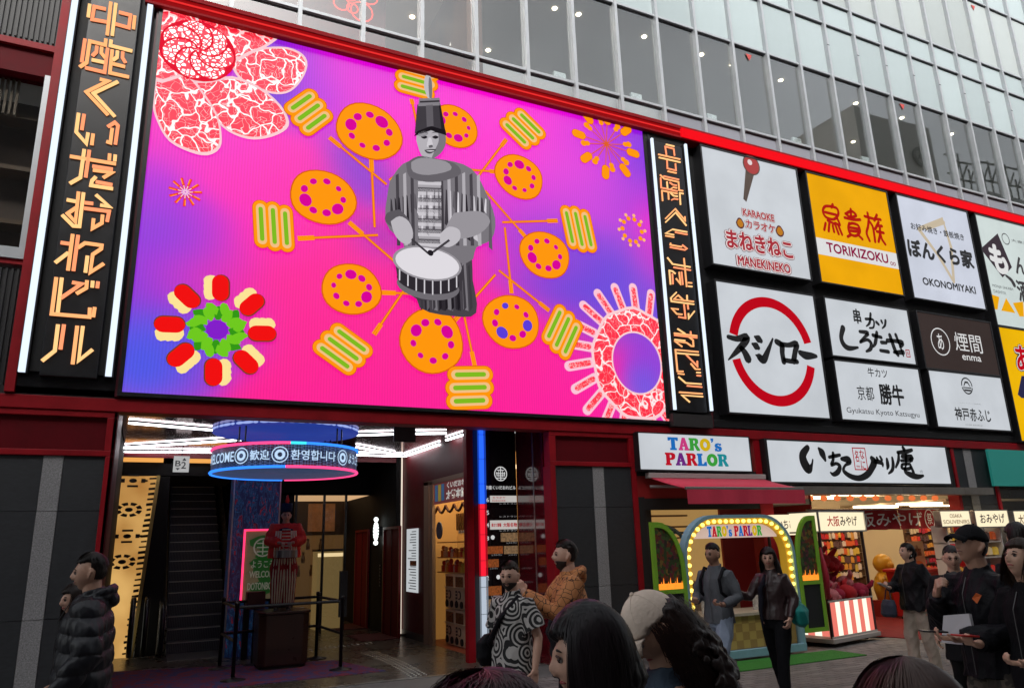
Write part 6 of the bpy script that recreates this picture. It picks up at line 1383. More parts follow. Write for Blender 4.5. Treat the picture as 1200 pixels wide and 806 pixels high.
w2 = (B_.x-A_.x)/2; text_into(q, 'な', A_.x+w2, B_.x-.05, A_.z-.22, A_.z-.04, YS-.004, .02); text_into(q, 'に', A_.x+w2, B_.x-.05, A_.z-.42, A_.z-.25, YS-.004, .02); text_into(q, 'わ', A_.x+w2, B_.x-.05, B_.z+.04, A_.z-.46, YS-.004, .02)
text_into(q, '名', A_.x+.05, A_.x+w2-.03, A_.z-.28, A_.z-.05, YS-.004, .02); text_into(q, '物', A_.x+.05, A_.x+w2-.03, B_.z+.05, A_.z-.34, YS-.004, .02); q.build('red_seal', REDI, t)
q = MB(); text_px(q, 'の', oS[0]+950/sS, oS[1]+292/sS, oS[0]+968/sS, oS[1]+308/sS, YS-.004); q.build('small_lettering', BLK, t)
MB().box(10.08, 15.24, D+.02, D+.26, 2.60, 3.44).build('dark_fascia', M_blackmat, bld)
t = thing('steel_canopy', 'thin brushed steel canopy strip under the calligraphy sign', 'canopy')
zc = XZ(1000,573,9.9)[1]
for k in range(7): MB().box(9.45+k*.93, 9.45+(k+1)*.93-.006, 9.9, D+.02, zc-.09, zc+.05).build('steel_panel', mat('canopy_steel', (.30,.27,.24), .35, metal=.7, var=.15, vs=4), t)
# right stone pier lives with the building; teal sign beyond it
t = thing('teal_sign', 'plain teal sign panel at the far right of the shop row', 'sign')
a, b = W(1157,526,YS), W(1300,575,YS); MB().box(a.x, b.x, YS, YS+.05, W(1165,569,YS).z, a.z).build('panel', mat('teal_panel', (.02,.22,.19), .5, emis=(.02,.3,.25), es=.12), t)
MB().box(16.65, 30, D+.3, D+.35, 2.1, 2.62).build('dark_window', mat('shop_dark_window', (.03,.025,.02), .15, var=.5, vs=1), bld); MB().box(16.65, 30, D+.04, D+.3, 2.62, 3.44).build('dark_fascia', M_blackmat, bld)

# souvenir hall
x1 = 9.78
sh = thing('souvenir_shop', 'bright open souvenir shop under the calligraphy sign', 'shop')
sx0, sx1, sy1 = 11.35, 22.0, 13.2
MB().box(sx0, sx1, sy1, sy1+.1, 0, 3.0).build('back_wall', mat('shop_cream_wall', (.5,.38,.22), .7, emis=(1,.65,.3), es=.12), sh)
MB().box(sx0, 15.2, D+.26, sy1, 2.55, 2.6).build('ceiling', mat('shop_ceiling', (.5,.42,.32), .7), sh); MB().box(15.2, sx1, D+.26, sy1, 2.35, 2.4).build('ceiling', mat('shop_ceiling', (.5,.42,.32), .7), sh)
MB().box(sx0, sx1, D+.3, sy1, .0, .012).build('shop_floor', mat('shop_floor_tan', (.22,.15,.09), .5), sh)
for k in range(6):
    for j in range(2): MB().box(10.6+k*1.9, 11.9+k*1.9, 10.9+j*1.1, 11.05+j*1.1, 2.50 if k < 2 else 2.30, 2.545 if k < 2 else 2.345).build('ceiling_light', lit('shop_warm_light', (1,.76,.45), 11), sh)
for k in range(14):
    x = 10.3+k*.36; q = MB(); q.ball((x, 10.55, 2.42), .07, 10, sz=.8); tag(q.build('paper_lantern', lit('orange_lantern', (1,.22,.06), .8), smooth=True), 'small orange lantern under the steel canopy', 'lantern', 'lanterns under the canopy')
# shelves of wares
wm = []
for i, c_ in enumerate([(.6,.03,.02),(.65,.28,.04),(.6,.45,.25),(.45,.02,.04),(.12,.06,.05),(.65,.42,.06),(.7,.55,.4),(.7,.12,.03)]):
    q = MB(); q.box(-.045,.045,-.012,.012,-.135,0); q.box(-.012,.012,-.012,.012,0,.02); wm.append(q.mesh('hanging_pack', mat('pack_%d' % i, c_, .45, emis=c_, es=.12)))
cntp = 0; CN = ['red','orange','tan','crimson','dark brown','golden','pale','vermilion']
stf = MB(); RN = ['lowest','second','third','fourth','fifth','sixth','seventh','eighth','top']; CM = []
for i in range(8): CM.append(wm[i].materials[0])
for (xa_, xb_, yy, z0_, rows_) in ((11.4, 14.6, 12.3, .8, 9), (15.4, 19.5, 11.6, .7, 8)):
    MB().box(xa_-.1, xb_+.1, yy+.03, yy+.08, .1, 2.3).build('rack_board', mat('rack_brown', (.10,.05,.025), .6, var=.6, vs=9), sh)
    for r_ in range(rows_):
        MB().box(xa_-.1, xb_+.1, yy-.02, yy+.03, z0_+.03+r_*.168, z0_+.04+r_*.168).build('rack_rail', M_steel, sh)
        for k in range(int((xb_-xa_)/.098)):
            if random.random() < .03: continue
            ci_ = (r_*3+int(k/random.choice([3,4,4,5]))*5+random.choice([0,0,1])) % 8; x_ = xa_+k*.098+random.uniform(-.012,.012)+.05; z_ = z0_+.12+r_*.168+random.uniform(-.02,.015)
            if cntp < 290 and (xa_ > 12 or k % 3 == 0 or cntp < 200):
                tag(link('hanging_pack', wm[ci_], None, (x_, yy-.02, z_), (0,0,random.uniform(-.3,.3)), (random.uniform(.8,1.15),1,random.uniform(.7,1.1))), '%s packet hanging in the %s row of the %s rack' % (CN[ci_], RN[r_], 'near' if xa_ < 12 else 'far'), 'souvenir packet', 'souvenir packets on the racks'); cntp += 1
            else: stf.box(x_-.034, x_+.034, yy-.03, yy-.005, z_-.11*random.uniform(.7,1.1), z_, ci_)
tag(stf.build('souvenir_packets', CM), 'dense mass of small bright packets filling the shop racks', 'souvenir packets', kind='stuff')
# festive poster and red bin
t = thing('drink_poster', 'tall cream poster with an orange drawing beside the shop entrance', 'poster')
a, b = W(1064,634,11.0), W(1092,700,11.0)
MB().box(a.x, b.x, 11.0, 11.03, b.z, a.z).build('board', mat('poster_cream', (.45,.36,.22), .6), t)
q = MB(); c_ = ((a.x+b.x)/2, (a.z+b.z)/2-.12); q.flat([(c_[0]+.24*math.cos(k*.4), c_[1]+.30*math.sin(k*.4)) for k in range(16)], 10.997); q.build('orange_drawing', mat('poster_orange', (.5,.16,.02), .6), t)
q = MB(); q.flat([(c_[0]+.13*math.cos(k*.4), c_[1]+.13*math.sin(k*.4)+.03) for k in range(16)], 10.994); text_into(q, 'Custard Banana', a.x+.1, b.x-.1, a.z-.3, a.z-.08, 10.996, .01); q.build('lettering', mat('poster_brown', (.12,.05,.02), .6), t)
t = thing('red_bin', 'large red plastic storage bin standing behind the shop visitors', 'bin')
a = G(1085,727); q = MB(); q.add([(a.x-.3,a.y-.3,.08),(a.x+.5,a.y-.3,.08),(a.x+.5,a.y+.4,.08),(a.x-.3,a.y+.4,.08),(a.x-.4,a.y-.36,.95),(a.x+.6,a.y-.36,.95),(a.x+.6,a.y+.46,.95),(a.x-.4,a.y+.46,.95)], [(3,2,1,0),(0,1,5,4),(1,2,6,5),(2,3,7,6),(3,0,4,7)])
q.build('body', mat('red_plastic', (.42,.015,.015), .35), t, bevel=.02); MB().box(a.x-.44, a.x+.64, a.y-.40, a.y+.5, .95, 1.02).build('lid', mat('red_plastic', (.42,.015,.015), .35), t, bevel=.02); MB().box(a.x-.25, a.x+.4, a.y-.25, a.y+.35, .012, .08).build('base', M_black, t)
P_ = [G(1000,745), G(1127,754), G(1100,722), G(1010,716)]
tag(MB().add([(p_.x,p_.y,.031) for p_ in P_]+[(p_.x,p_.y,.019) for p_ in P_], [(0,1,2,3),(4,5,1,0),(5,6,2,1)]).build('red_carpet', mat('red_carpet', (.22,.012,.012), .95, bump=.5, bs=200, var=.2, vs=6)), 'worn red carpet laid before the souvenir shop', 'carpet')
# noren banner
t = thing('shop_curtain', 'dark red cloth banner with white brush characters over the souvenir shop', 'banner')
a, b = W(950,599,10.35), W(1101,622,10.35); ztop = W(1050,597,10.35).z; zbot = W(1050,620,10.35).z
M_nor = mat('noren_red', (.36,.012,.018), .85, bump=.4, bs=20)
for k in range(6):
    w_ = (b.x-a.x)/6; q = MB()
    for i in range(9):
        for z_, am in ((ztop,.01),(zbot,.035)): q.v.append((a.x+k*w_+.006+(w_-.012)*i/8, 10.35+am*math.sin(i*1.1+k), z_+(.006*math.sin(i+k) if z_ == zbot else 0)))
    q.f = [(i*2, i*2+1, i*2+3, i*2+2) for i in range(8)]; q.m = [0]*8; q.build('cloth_panel', M_nor, t, smooth=True)
q = MB(); text_into(q, '大阪みやげ', W(985,600,10.3).x, W(1080,600,10.3).x, zbot+.06, ztop-.05, 10.30, .015); c_ = W(1089.5,608,10.3)
q.add([(c_.x+rx_*math.cos(k*.3927), 10.30, c_.z+rz_*math.sin(k*.3927)) for rx_, rz_ in ((.15,.2),(.13,.18)) for k in range(16)], [(k, (k+1) % 16, 16+(k+1) % 16, 16+k) for k in range(16)]); text_into(q, '祭', c_.x-.08, c_.x+.08, c_.z-.1, c_.z+.12, 10.30)
q.build('lettering', mat('noren_white', (.75,.72,.68), .7), t); MB().tube([(a.x-.1,10.36,ztop+.01),(b.x+.1,10.36,ztop+.01)], .015, 8).build('rod', M_steel, t)
# light boxes over the far shop
def lbox(label, p0, p1, Y_, txts, rz=0):
    a, b = W(*p0, Y_), W(*p1, Y_); t_ = thing('lightbox_sign', label, 'sign', group='small light box signs over the souvenir stands')
    MB().box(a.x, b.x, Y_, Y_+.12, b.z, a.z).build('lit_box', lit('warm_lightbox', srgb(255,238,200), 1.05), t_); q = MB()
    for e_ in ((a.x-.02,a.x,b.z,a.z),(b.x,b.x+.02,b.z,a.z),(a.x-.02,b.x+.02,a.z,a.z+.02),(a.x-.02,b.x+.02,b.z-.02,b.z)): q.box(e_[0], e_[1], Y_-.01, Y_+.13, e_[2], e_[3])
    q.build('box_frame', M_steel, t_)
    for s_, fx0, fx1, fz0, fz1, m_, bo in txts:
        q = MB(); w_, h_ = b.x-a.x, a.z-b.z; text_into(q, s_, a.x+w_*fx0, a.x+w_*fx1, b.z+h_*fz0, b.z+h_*fz1, Y_-.012, bo); q.build('lettering', m_, t_)
BR = mat('pale_brown_ink', (.35,.2,.1), .6); NV = mat('navy_ink', (.03,.02,.06), .6)
lbox('light box sign reading OSAKA SOUVENIRS', (1101,599), (1138,615.5), 9.8, [('OSAKA',.3,.72,.55,.82,BR,.02),('SOUVENIRS',.05,.95,.15,.42,BR,.02)])
lbox('light box sign with dark hiragana between two others', (1141.5,598.5), (1183,616), 9.8, [('おみやげ',.12,.88,.2,.82,NV,.03)])
lbox('light box sign cut by the right picture edge', (1187,599), (1230,617), 9.8, [('大阪みやげ',.1,.9,.2,.8,BR,.03)])
# far display stands under the light boxes
for k, xx in enumerate((14.2, 16.2)):
    t = thing('display_stand', 'white shelved souvenir stand, %s one under the light boxes' % ('left' if k == 0 else 'right'), 'stand')
    for z in (.5,.85,1.2,1.5): MB().box(xx, xx+1.7, 9.9, 10.2, z, z+.02).build('shelf', mat('white_shelf', (.6,.55,.5), .5), t)
    for x_ in (xx, xx+1.68): MB().box(x_, x_+.03, 9.88, 10.2, .019, 1.85).build('side_panel', mat('white_shelf', (.6,.55,.5), .5), t)
    for z in (.52,.87,1.22,1.52):
        for i in range(8): tag(link('small_box', wm[(i*3+int(z*7)) % 8], None, (xx+.15+i*.2, 9.98, z+.17), None, (1.3,3,1)), '%s boxed souvenir on the %s shelf of the %s display stand' % (CN[(i*3+int(z*7)) % 8], {.52:'lowest',.87:'second',1.22:'third',1.52:'top'}[z], 'left' if k == 0 else 'right'), 'souvenir box', 'boxed souvenirs on the display stands')

# lit cart with plush toys
CR_ = math.atan2(9.46-9.19, 11.33-10.01); CW, CD = 1.34, .95
t = thing('plush_cart', 'wheeled cart with glowing pink striped panels and a light box roof', 'cart', (10.01, 9.19, 0), CR_)
zt0 = W(1000,702,9.35).z; zb0 = W(1000,741,9.35).z; zs0, zs1 = W(1000,621,9.35).z, W(1000,600,9.35).z
M_post = mat('cart_post', (.03,.008,.008), .4)
MB().box(-.06, CW+.06, -.06, CD+.06, zb0-.10, zb0-.03).build('cart_tray', mat('cart_tray_grey', (.42,.38,.34), .5), t, bevel=.01)
for x in (0, CW):
    for y_ in (0, CD): MB().box(x-.02, x+.02, y_-.02, y_+.02, zb0-.03, zs0).build('post', M_post, t)
M_sw, M_sp = lit('cart_stripe_white', srgb(255,248,225), 1.15), lit('cart_stripe_pink', srgb(240,125,110), .95)
ns = 9
for k in range(ns):
    w_ = (CW-.08)/ns; MB().box(.04+k*w_, .04+(k+1)*w_, -.012, 0, zb0, zt0).build('striped_panel', M_sp if k % 2 == 0 else M_sw, t)
for k in range(7):
    w_ = (CD-.08)/7; MB().box(-.012, 0, .04+k*w_, .04+(k+1)*w_, zb0, zt0).build('striped_panel', M_sp if k % 2 == 0 else M_sw, t)
MB().box(.0, CW, .0, CD, zt0-.02, zt0).build('cart_floor', mat('cart_deck', (.3,.1,.08), .6), t); q = MB(); q.box(-.03, CW+.03, -.025, -.012, zt0, zt0+.03); q.box(-.03, CW+.03, -.025, -.012, zb0-.03, zb0); q.build('panel_trim', mat('trim_silver', (.5,.47,.42), .4), t)
lb = MB().box(-.05, CW+.05, -.05, CD*.5, zs0, zs1).build('roof_lightbox', lit('warm_lightbox', srgb(255,238,200), 1.05), t); q = MB(); q.box(-.07, CW+.07, -.07, CD*.5+.02, zs1, zs1+.025); q.box(-.07, CW+.07, -.07, CD*.5+.02, zs0-.025, zs0)
for x in (-.07, CW+.05): q.box(x, x+.02, -.07, -.04, zs0, zs1)
q.build('box_frame', M_steel, t)
q = MB(); text_into(q, '大阪', .2, .58, zs0+.07, zs1-.06, -.056, .03); q.build('lettering', REDI, t); q = MB(); text_into(q, 'みやげ', .6, 1.15, zs0+.07, zs1-.06, -.056, .03); q.build('lettering', BLK, t)
for x in (.12, CW-.12):
    for y_ in (.12, CD-.12): MB().tube([(x-.02,y_,.075),(x+.02,y_,.075)], .055, 12).build('castor', M_blackmat, t); MB().box(x-.03, x+.03, y_-.03, y_+.03, .1, zb0-.10).build('castor_fork', M_steel, t)
MB().box(.3, 1.0, .3, .5, zb0-.3 if zb0 > .4 else .12, zb0-.1).build('under_box', mat('tan_box', (.4,.3,.15), .7), t)
M_pl = [mat('plush_red', (.48,.01,.015), .85, bump=.4, bs=80), mat('plush_pink', (.55,.16,.17), .85, bump=.4, bs=80), mat('plush_crimson', (.35,.01,.04), .85)]
pq = []
for m_ in M_pl:
    q = MB(); q.ball((0,0,.10), .115, 14, sz=.85, sy=1.2); q.ball((.05,-.10,.06), .05, 10); q.ball((-.05,-.10,.06), .045, 10); q.tube([(.06,.02,.16),(.11,.0,.22),(.12,-.04,.27)], [.035,.03,.02], 8); pq.append(q.mesh('plush_body', m_, True))
q = MB(); q.ball((.04,-.115,.15), .014, 6); q.ball((-.04,-.115,.15), .014, 6); pe = q.mesh('plush_eyes', M_black)
ca_, sa_ = math.cos(CR_), math.sin(CR_); tone = ['bright red', 'pink', 'crimson']
for r_ in range(3):
    for k in range(6):
        lx_, ly_ = .16+k*.205+(r_ % 2)*.05, .14+r_*.24; i_ = (k+r_*2) % 3
        t2 = thing('plush_toy', '%s plush toy, %s from left in the %s row on the cart' % (tone[i_], ['first','second','third','fourth','fifth','sixth'][k], ['front','middle','back'][r_]), 'plush toy', (10.01+lx_*ca_-ly_*sa_, 9.19+lx_*sa_+ly_*ca_, zt0+.1*r_), CR_+random.uniform(-2.5,2.5), 'plush toys heaped on the cart')
        t2.rotation_euler = (random.uniform(-.5,.5), random.uniform(-.5,.5), t2.rotation_euler.z); sc_ = random.uniform(.85,1.3); t2.scale = (sc_,)*3
        link('plush_body', pq[i_], t2)
for k in range(3):
    lx_ = .4+k*.3; t2 = thing('plush_toy', 'large red plush toy at the %s of the top of the heap on the cart' % ['left','centre','right'][k], 'plush toy', (10.01+lx_*ca_-.5*sa_, 9.19+lx_*sa_+.5*ca_, zt0+.42+.05*(k == 1)), CR_, 'plush toys heaped on the cart'); link('plush_body', pq[k % 2 if k != 1 else 0], t2, (0,0,0), None, (1.25,1.25,1.2)); t2.scale = (1.3,1.3,1.2)
tag(MB().tube([(9.93,9.1,.75),(9.95,9.1,1.1),(9.9,9.1,1.55)], [.03,.05,.012], 8).build('folded_umbrella', mat('umbrella_red', (.4,.01,.03), .6), smooth=True), 'folded red umbrella hanging at the left corner post of the cart', 'umbrella')
# second light box and yellow mascot-like plush seen past the cart
t = thing('lightbox_sign', 'cream light box with small brush lettering behind the right green booth door', 'sign')
a, b = W(905,603,9.9), W(949,626,9.9); MB().box(a.x, b.x, 9.9, 10.02, b.z, a.z).build('lit_box', lit('warm_lightbox', srgb(255,238,200), 1.05), t); q = MB(); text_into(q, 'いちびり庵', a.x+.1, b.x-.08, b.z+.1, a.z-.08, 9.893, .03); q.build('lettering', BLK, t); MB().box(b.x+.01, b.x+.05, 9.9, 10.0, .019, b.z).build('post', M_post, t)
t = thing('yellow_figure', 'big glossy yellow rounded display figure among the souvenirs', 'figure', (G(1036,735).x+1.6, 11.7, 0)); t.scale = (.85,.85,.85)
q = MB(); q.lathe([(.001,.4),(.24,.42),(.30,.7),(.25,.95),(.14,1.1)], (0,0,0), 18); q.ball((0,0,1.30), .24, 16); q.tube([(.25,-.1,1.0),(.42,-.2,.8)], [.10,.07], 10); q.tube([(-.25,-.1,1.0),(-.40,-.2,.82)], [.10,.07], 10); q.ball((0,-.2,1.26), .11, 10); q.build('body', mat('yellow_gloss', (.55,.30,.02), .3), t, smooth=True); MB().box(-.35,.35,-.3,.3,.012,.42).build('stand', mat('stand_red', (.3,.02,.02), .5), t)
# ================================================================ people
from mathutils import noise as mnoise
HORIZ = math.tan(PITCH)
def at_depth(px, dep):
    d = ray(px, 636-(px-600)*.0297); h = Vector((d.x, d.y, 0)); fh = Vector((FW.x, FW.y, 0)).normalized(); return h*(dep/h.dot(fh))
def V3(*a): return Vector(a)
def loft(mb, rings, n=20, mi=None):     # rings: (centre, rx, ry) horizontal ellipses, closed ends
    vs = []; k = len(rings)
    for c, rx, ry in rings:
        for j in range(n):
            a = 2*math.pi*j/n; ca, sa = math.cos(a), math.sin(a)
            e = 2.1; r = (abs(ca)**e+abs(sa)**e)**(-1/e); vs.append((c[0]+rx*ca*r, c[1]+ry*sa*r, c[2]))
    fs = [(i*n+j, i*n+(j+1) % n, (i+1)*n+(j+1) % n, (i+1)*n+j) for i in range(k-1) for j in range(n)]
    fs += [tuple(range(n-1,-1,-1)), tuple(range((k-1)*n, k*n))]
    mb.add(vs, fs, mi)
def remesh(mb, name, m, voxel=.009, sm=4, disp=None, fac=.5):
    me = bpy.data.meshes.new('tmp'); me.from_pydata(mb.v, [], mb.f); o = bpy.data.objects.new('tmp', me); C.objects.link(o)
    r = o.modifiers.new('r', 'REMESH'); r.mode = 'VOXEL'; r.voxel_size = voxel
    s = o.modifiers.new('s', 'SMOOTH'); s.iterations = sm; s.factor = fac
    bpy.context.view_layer.update()
    out = bpy.data.meshes.new_from_object(o.evaluated_get(bpy.context.evaluated_depsgraph_get())); bpy.data.objects.remove(o); bpy.data.meshes.remove(me)
    out.name = name; out.materials.clear(); out.materials.append(m)
    if disp:
        n_ = len(out.vertices); co = np.empty(n_*3); no = np.empty(n_*3); out.vertices.foreach_get('co', co); out.vertex_normals.foreach_get('vector', no)
        co = co.reshape(-1,3); no = no.reshape(-1,3); co += no*disp(co)[:, None]; out.vertices.foreach_set('co', co.reshape(-1))
    out.polygons.foreach_set('use_smooth', [True]*len(out.polygons)); out.update(); return out
def folds(amp=.008, f=(9,9,4), seed=0):
    rs = np.random.RandomState(seed); K = [(rs.normal(size=3)*np.array(f)*1.6, rs.uniform(0, 6.28)) for _ in range(9)]
    def fn(co):
        s = np.zeros(len(co))
        w_ = np.sin(co@K[0][0]*.5+K[0][1])*.8
        for k, ph in K: s += 1-2*np.abs(np.sin(co@k+ph+w_))**.7
        return s/9*amp*2.2
    return fn
def puff(amp=.012, per=.115, seed=0):
    g = folds(.006, (14,14,8), seed)
    return lambda co: (np.abs(np.sin((co[:,2]+.03*np.sin(co[:,0]*6))*math.pi/per))**.55-.6)*amp*1.6+g(co)
def head_pts(nu=40, nv=30, grow=0, fn=None):
    vs = []
    for i in range(nv+1):
        t = math.pi*i/nv
        for j in range(nu):
            a = 2*math.pi*j/nu; d = V3(math.sin(t)*math.cos(a), math.sin(t)*math.sin(a), math.cos(t))
            x, y, z = d.x*.074, d.y*.093, d.z*.114
            if z < 0:
                k = (-z/.114); x *= 1-.38*k*k; y *= 1-(.10 if y < 0 else .45)*k; 
            if y > 0: y *= 1.02
            fr = max(0, -d.y)
            def gs(cx, cz, sx, sz): return math.exp(-((d.x-cx)/sx)**2-((d.z-cz)/sz)**2) if d.y < 0 else 0
            y -= (.026*gs(0,-.20,.155,.15)+.012*gs(0,-.02,.12,.2))*(0 if fn is not None else 1)+.007*gs(0,.18,.5,.12)+.010*gs(0,-.52,.16,.09)+.014*gs(0,-.88,.28,.16)+.004*gs(.45,-.25,.2,.2)+.004*gs(-.45,-.25,.2,.2)
            y += .011*gs(.36,.03,.17,.10)+.011*gs(-.36,.03,.17,.10)+.004*gs(0,-.42,.12,.05)
            n_ = V3(x, y, z).normalized(); g = grow if fn is None else fn(d); vs.append(V3(x, y, z)+n_*g)
    fs = []
    for i in range(nv):
        for j in range(nu): fs.append((i*nu+j, (i+1)*nu+j, (i+1)*nu+(j+1) % nu, i*nu+(j+1) % nu))
    return vs, fs
def hand(mb, wrist, d, palm_n, side, curl=.5, sc=1.0):
    d = Vector(d).normalized(); pn = (Vector(palm_n)-d*Vector(palm_n).dot(d)).normalized(); sd = d.cross(pn)*side
    w = Vector(wrist); c = w+d*.05*sc
    mb.tube([w-d*.01, w+d*.02*sc, w+d*.055*sc, w+d*.088*sc], [.023*sc,.030*sc,.036*sc,.032*sc], 10, sq=.55) if 0 else mb.obox(c, sd*.036*sc, d*.045*sc, pn*.013*sc)
    mb.tube([w-d*.02*sc, w+d*.03*sc], [.024*sc,.026*sc], 8)
    for i, (o, ln) in enumerate(((-.028,.068),(-.010,.078),(.010,.074),(.028,.058))):
        b = w+d*.088*sc+sd*o*sc; p1 = b+(d*math.cos(curl*.7)+pn*math.sin(curl*.7))*ln*.45*sc; p2 = p1+(d*math.cos(curl*1.7)+pn*math.sin(curl*1.7))*ln*.33*sc; p3 = p2+(d*math.cos(curl*2.5)+pn*math.sin(curl*2.5))*ln*.25*sc
        mb.tube([b-d*.015*sc, b, p1, p2, p3], [.0095*sc,.0095*sc,.009*sc,.0082*sc,.0065*sc], 7)
    b = w+d*.030*sc-sd*.034*sc; t1 = b+(d*.55-sd*.75+pn*.35).normalized()*.036*sc; t2 = t1+(d*.85-sd*.1+pn*.55).normalized()*.032*sc
    mb.tube([w+d*.02*sc-sd*.015*sc, b, t1, t2], [.013*sc,.013*sc,.011*sc,.008*sc], 7)
M_skin = {}
def skin(k):
    c = {'light': (.55,.32,.23), 'asian': (.55,.33,.23), 'tan': (.32,.17,.11), 'mid': (.44,.25,.17)}[k]
    return mat('skin_'+k, c, .48, var=.08, vs=14, bump=.15, bs=120)
def cloth(nm, c, rough=.85, bs=90, bump=.35, var=.14, vs=7): return mat('cloth_'+nm, tuple(v*.8 for v in c), rough, bump=bump, bs=bs, var=var, vs=vs, spec=.12)
def hairmat(nm, c):
    m = mat('hair_'+nm, c, .38, spec=.22); return m
VOX = .0085
def person(label, loc, rz, H=1.7, yaw=0, pitch=0, sk='asian', arms=None, stance=(0,0), hair='short', hairc=(.012,.009,.008), top=None, bottom=None, shoes=(.02,.02,.02), lean=0,
           build=1.0, female=False, group=None, cap=None, glasses=False, legs=True, beard=False, disp='folds', sleeve=1.0, jlen=.80, hood=False, collar=True, seed=0, cat='person', open_front=None, voxel=None, wide=1.0, earring=False, smile=False):
    s = H/1.72; vx = voxel or VOX
    root = thing('person', label, cat, (loc[0], loc[1], loc[2] if len(loc) > 2 else .018), rz, group)
    S = lambda x, y, z: V3(x*s, (y-lean*max(0, z-.9))*s, z*s)
    sh = (.148 if female else .170)*build; hp = .088
    neck = S(0, .005, 1.43); hc = S(0, -.018, 1.582)
    mats_h = Matrix.Rotation(yaw, 4, 'Z') @ Matrix.Rotation(pitch, 4, 'X')
    hs_ = s*.98
    def Hd(v): return hc + (mats_h @ (Vector(v)*hs_ + V3(0, -.005*hs_, 0)))
    # ---- arms: (shoulder) elbow, wrist, hand dir, palm normal, curl ; local coordinates for H=1.72
    dflt = {1: ((.235,.02,1.12),(.25,-.05,.87),(0,-.15,-1),(-1,-.2,0),.5), -1: ((-.235,.02,1.12),(-.25,-.05,.87),(0,-.15,-1),(1,-.2,0),.5)}
    A = dict(dflt)
    if arms: A.update(arms)
    foot = {1: stance[0], -1: stance[1]}
    b = MB()
    loft(b, [(S(0,0,.86),.14*s,.10*s),(S(0,0,.95),.165*s,.115*s),(S(0,0,1.08),.13*s*build,.095*s*build),(S(0,0,1.22),.15*s*build,.11*s*build),(S(0,0,1.33),.150*s*build,.100*s),(S(0,.01,1.39),.105*s,.075*s),(S(0,.01,1.435),.062*s,.060*s),(S(0,-.002,1.52),.053*s,.058*s),(S(0,-.01,1.56),.05*s,.06*s)])
    J = {}
    for g in (1, -1):
        e, w, hd, pn, cu = A[g]; shd = S(g*sh, .005, 1.352); e = S(*e); w = S(*w)
        b.tube([S(g*sh*.55,0,1.37), shd, shd.lerp(e,.5), e, e.lerp(w,.35), w], [.05*s,.055*s,.047*s*build,.038*s,.039*s,.026*s], 10)
        hand(b, w, hd, pn, g, cu, s*(.92 if female else 1.0))
        fy = foot[g]; hipj = S(g*hp, 0, .90); kn = S(g*(hp+.012), fy*.5-.03-.0*abs(fy), .50+.01*abs(fy)); an = S(g*(hp+.012), fy+.02, .085)
        b.tube([hipj, hipj.lerp(kn,.5), kn, kn.lerp(an,.3), an], [.088*s,.075*s,.055*s,.052*s,.036*s], 10)
        b.tube([an+S(0,.05,-.03)*1-V3(0,0,0), an+V3(0,0,-.03*s), an+V3(0,-.09*s,-.045*s), an+V3(0,-.15*s,-.055*s)], [.03*s,.036*s,.038*s,.022*s], 8)
        J[g] = (shd, e, w, hipj, kn, an)
    hv, hf = head_pts(); o_ = len(b.v); b.v += [tuple(Hd(v)) for v in hv]; b.f += [tuple(i+o_ for i in f) for f in hf]
    b.m = [0]*len(b.f)
    for g in (1, -1): b.tube([Hd((g*.070,.004,-.034)), Hd((g*.080,.010,-.012)), Hd((g*.086,.018,.012)), Hd((g*.082,.014,.028)), Hd((g*.072,.004,.026))], [.007*hs_,.011*hs_,.013*hs_,.011*hs_,.007*hs_], 8)
    b.tube([Hd((0,-.078,.016)), Hd((0,-.090,-.004)), Hd((0,-.102,-.022)), Hd((0,-.100,-.034)), Hd((0,-.082,-.036))], [.007*hs_,.008*hs_,.0105*hs_,.0105*hs_,.008*hs_], 9)
    for g in (1, -1): b.ball(tuple(Hd((g*.0115,-.088,-.029))), .0095*hs_, 8)
    b.ball(tuple(Hd((0,-.070,-.057))), .019*hs_, 10)
    b.tube([neck, Hd((0,.02,-.06))], .055*s, 10)
    body = link('body', remesh(b, 'body', skin(sk), vx*.8, 1), root)
    # face details
    for g in (1, -1):
        e_ = MB(); c_ = Hd((g*.029,-.0795,.0035)); e_.ball(tuple(c_), .0094*hs_, 10); e_.build('eye', mat('eye_white', (.30,.28,.27), .25), root, smooth=True)
        e_ = MB(); e_.ball(tuple(Hd((g*.029,-.0835,.0035))), .0084*hs_, 8); e_.build('iris', mat('iris_dark', (.012,.008,.006), .15), root, smooth=True)
        e_ = MB(); e_.tube([Hd((g*.013,-.0885,.0235)), Hd((g*.028,-.0895,.029)), Hd((g*.045,-.079,.0245))], [.0022*hs_,.0036*hs_,.0016*hs_], 6); e_.build('eyebrow', mat('brow_dark', (.012,.008,.006), .7), root, smooth=True)
        e_ = MB(); e_.tube([Hd((g*.017,-.0885,.010)), Hd((g*.029,-.0925,.0145)), Hd((g*.042,-.083,.009))], .0038*hs_, 5); e_.build('eyelid', mat('lash_dark', (.09,.045,.035), .7), root, smooth=True)
    e_ = MB(); zz = .006 if smile else 0
    e_.tube([Hd((-.023,-.0745,-.057+zz)), Hd((-.010,-.0835,-.0555)), Hd((0,-.0850,-.0565)), Hd((.010,-.0835,-.0555)), Hd((.023,-.0745,-.057+zz))], [.0015*hs_,.0052*hs_,.0056*hs_,.0052*hs_,.0015*hs_], 6); e_.build('lips', mat('lips_f' if female else 'lips_m', (.28,.05,.05) if female else (.22,.09,.07), .4), root, smooth=True)
    if beard:
        def bf(d): return .009 if (d.y < .1 and d.z < -.42 and abs(d.x) < .95 and not (abs(d.x) < .3 and -.62 < d.z < -.46 and d.y < -.5)) else -.02
        v_, f_ = head_pts(48, 36, 0, bf); q = MB(); q.add([Hd(v) for v in v_], f_); q.build('beard', mat('beard_dark', (.03,.02,.015), .9, bump=1, bs=200), root, smooth=True)
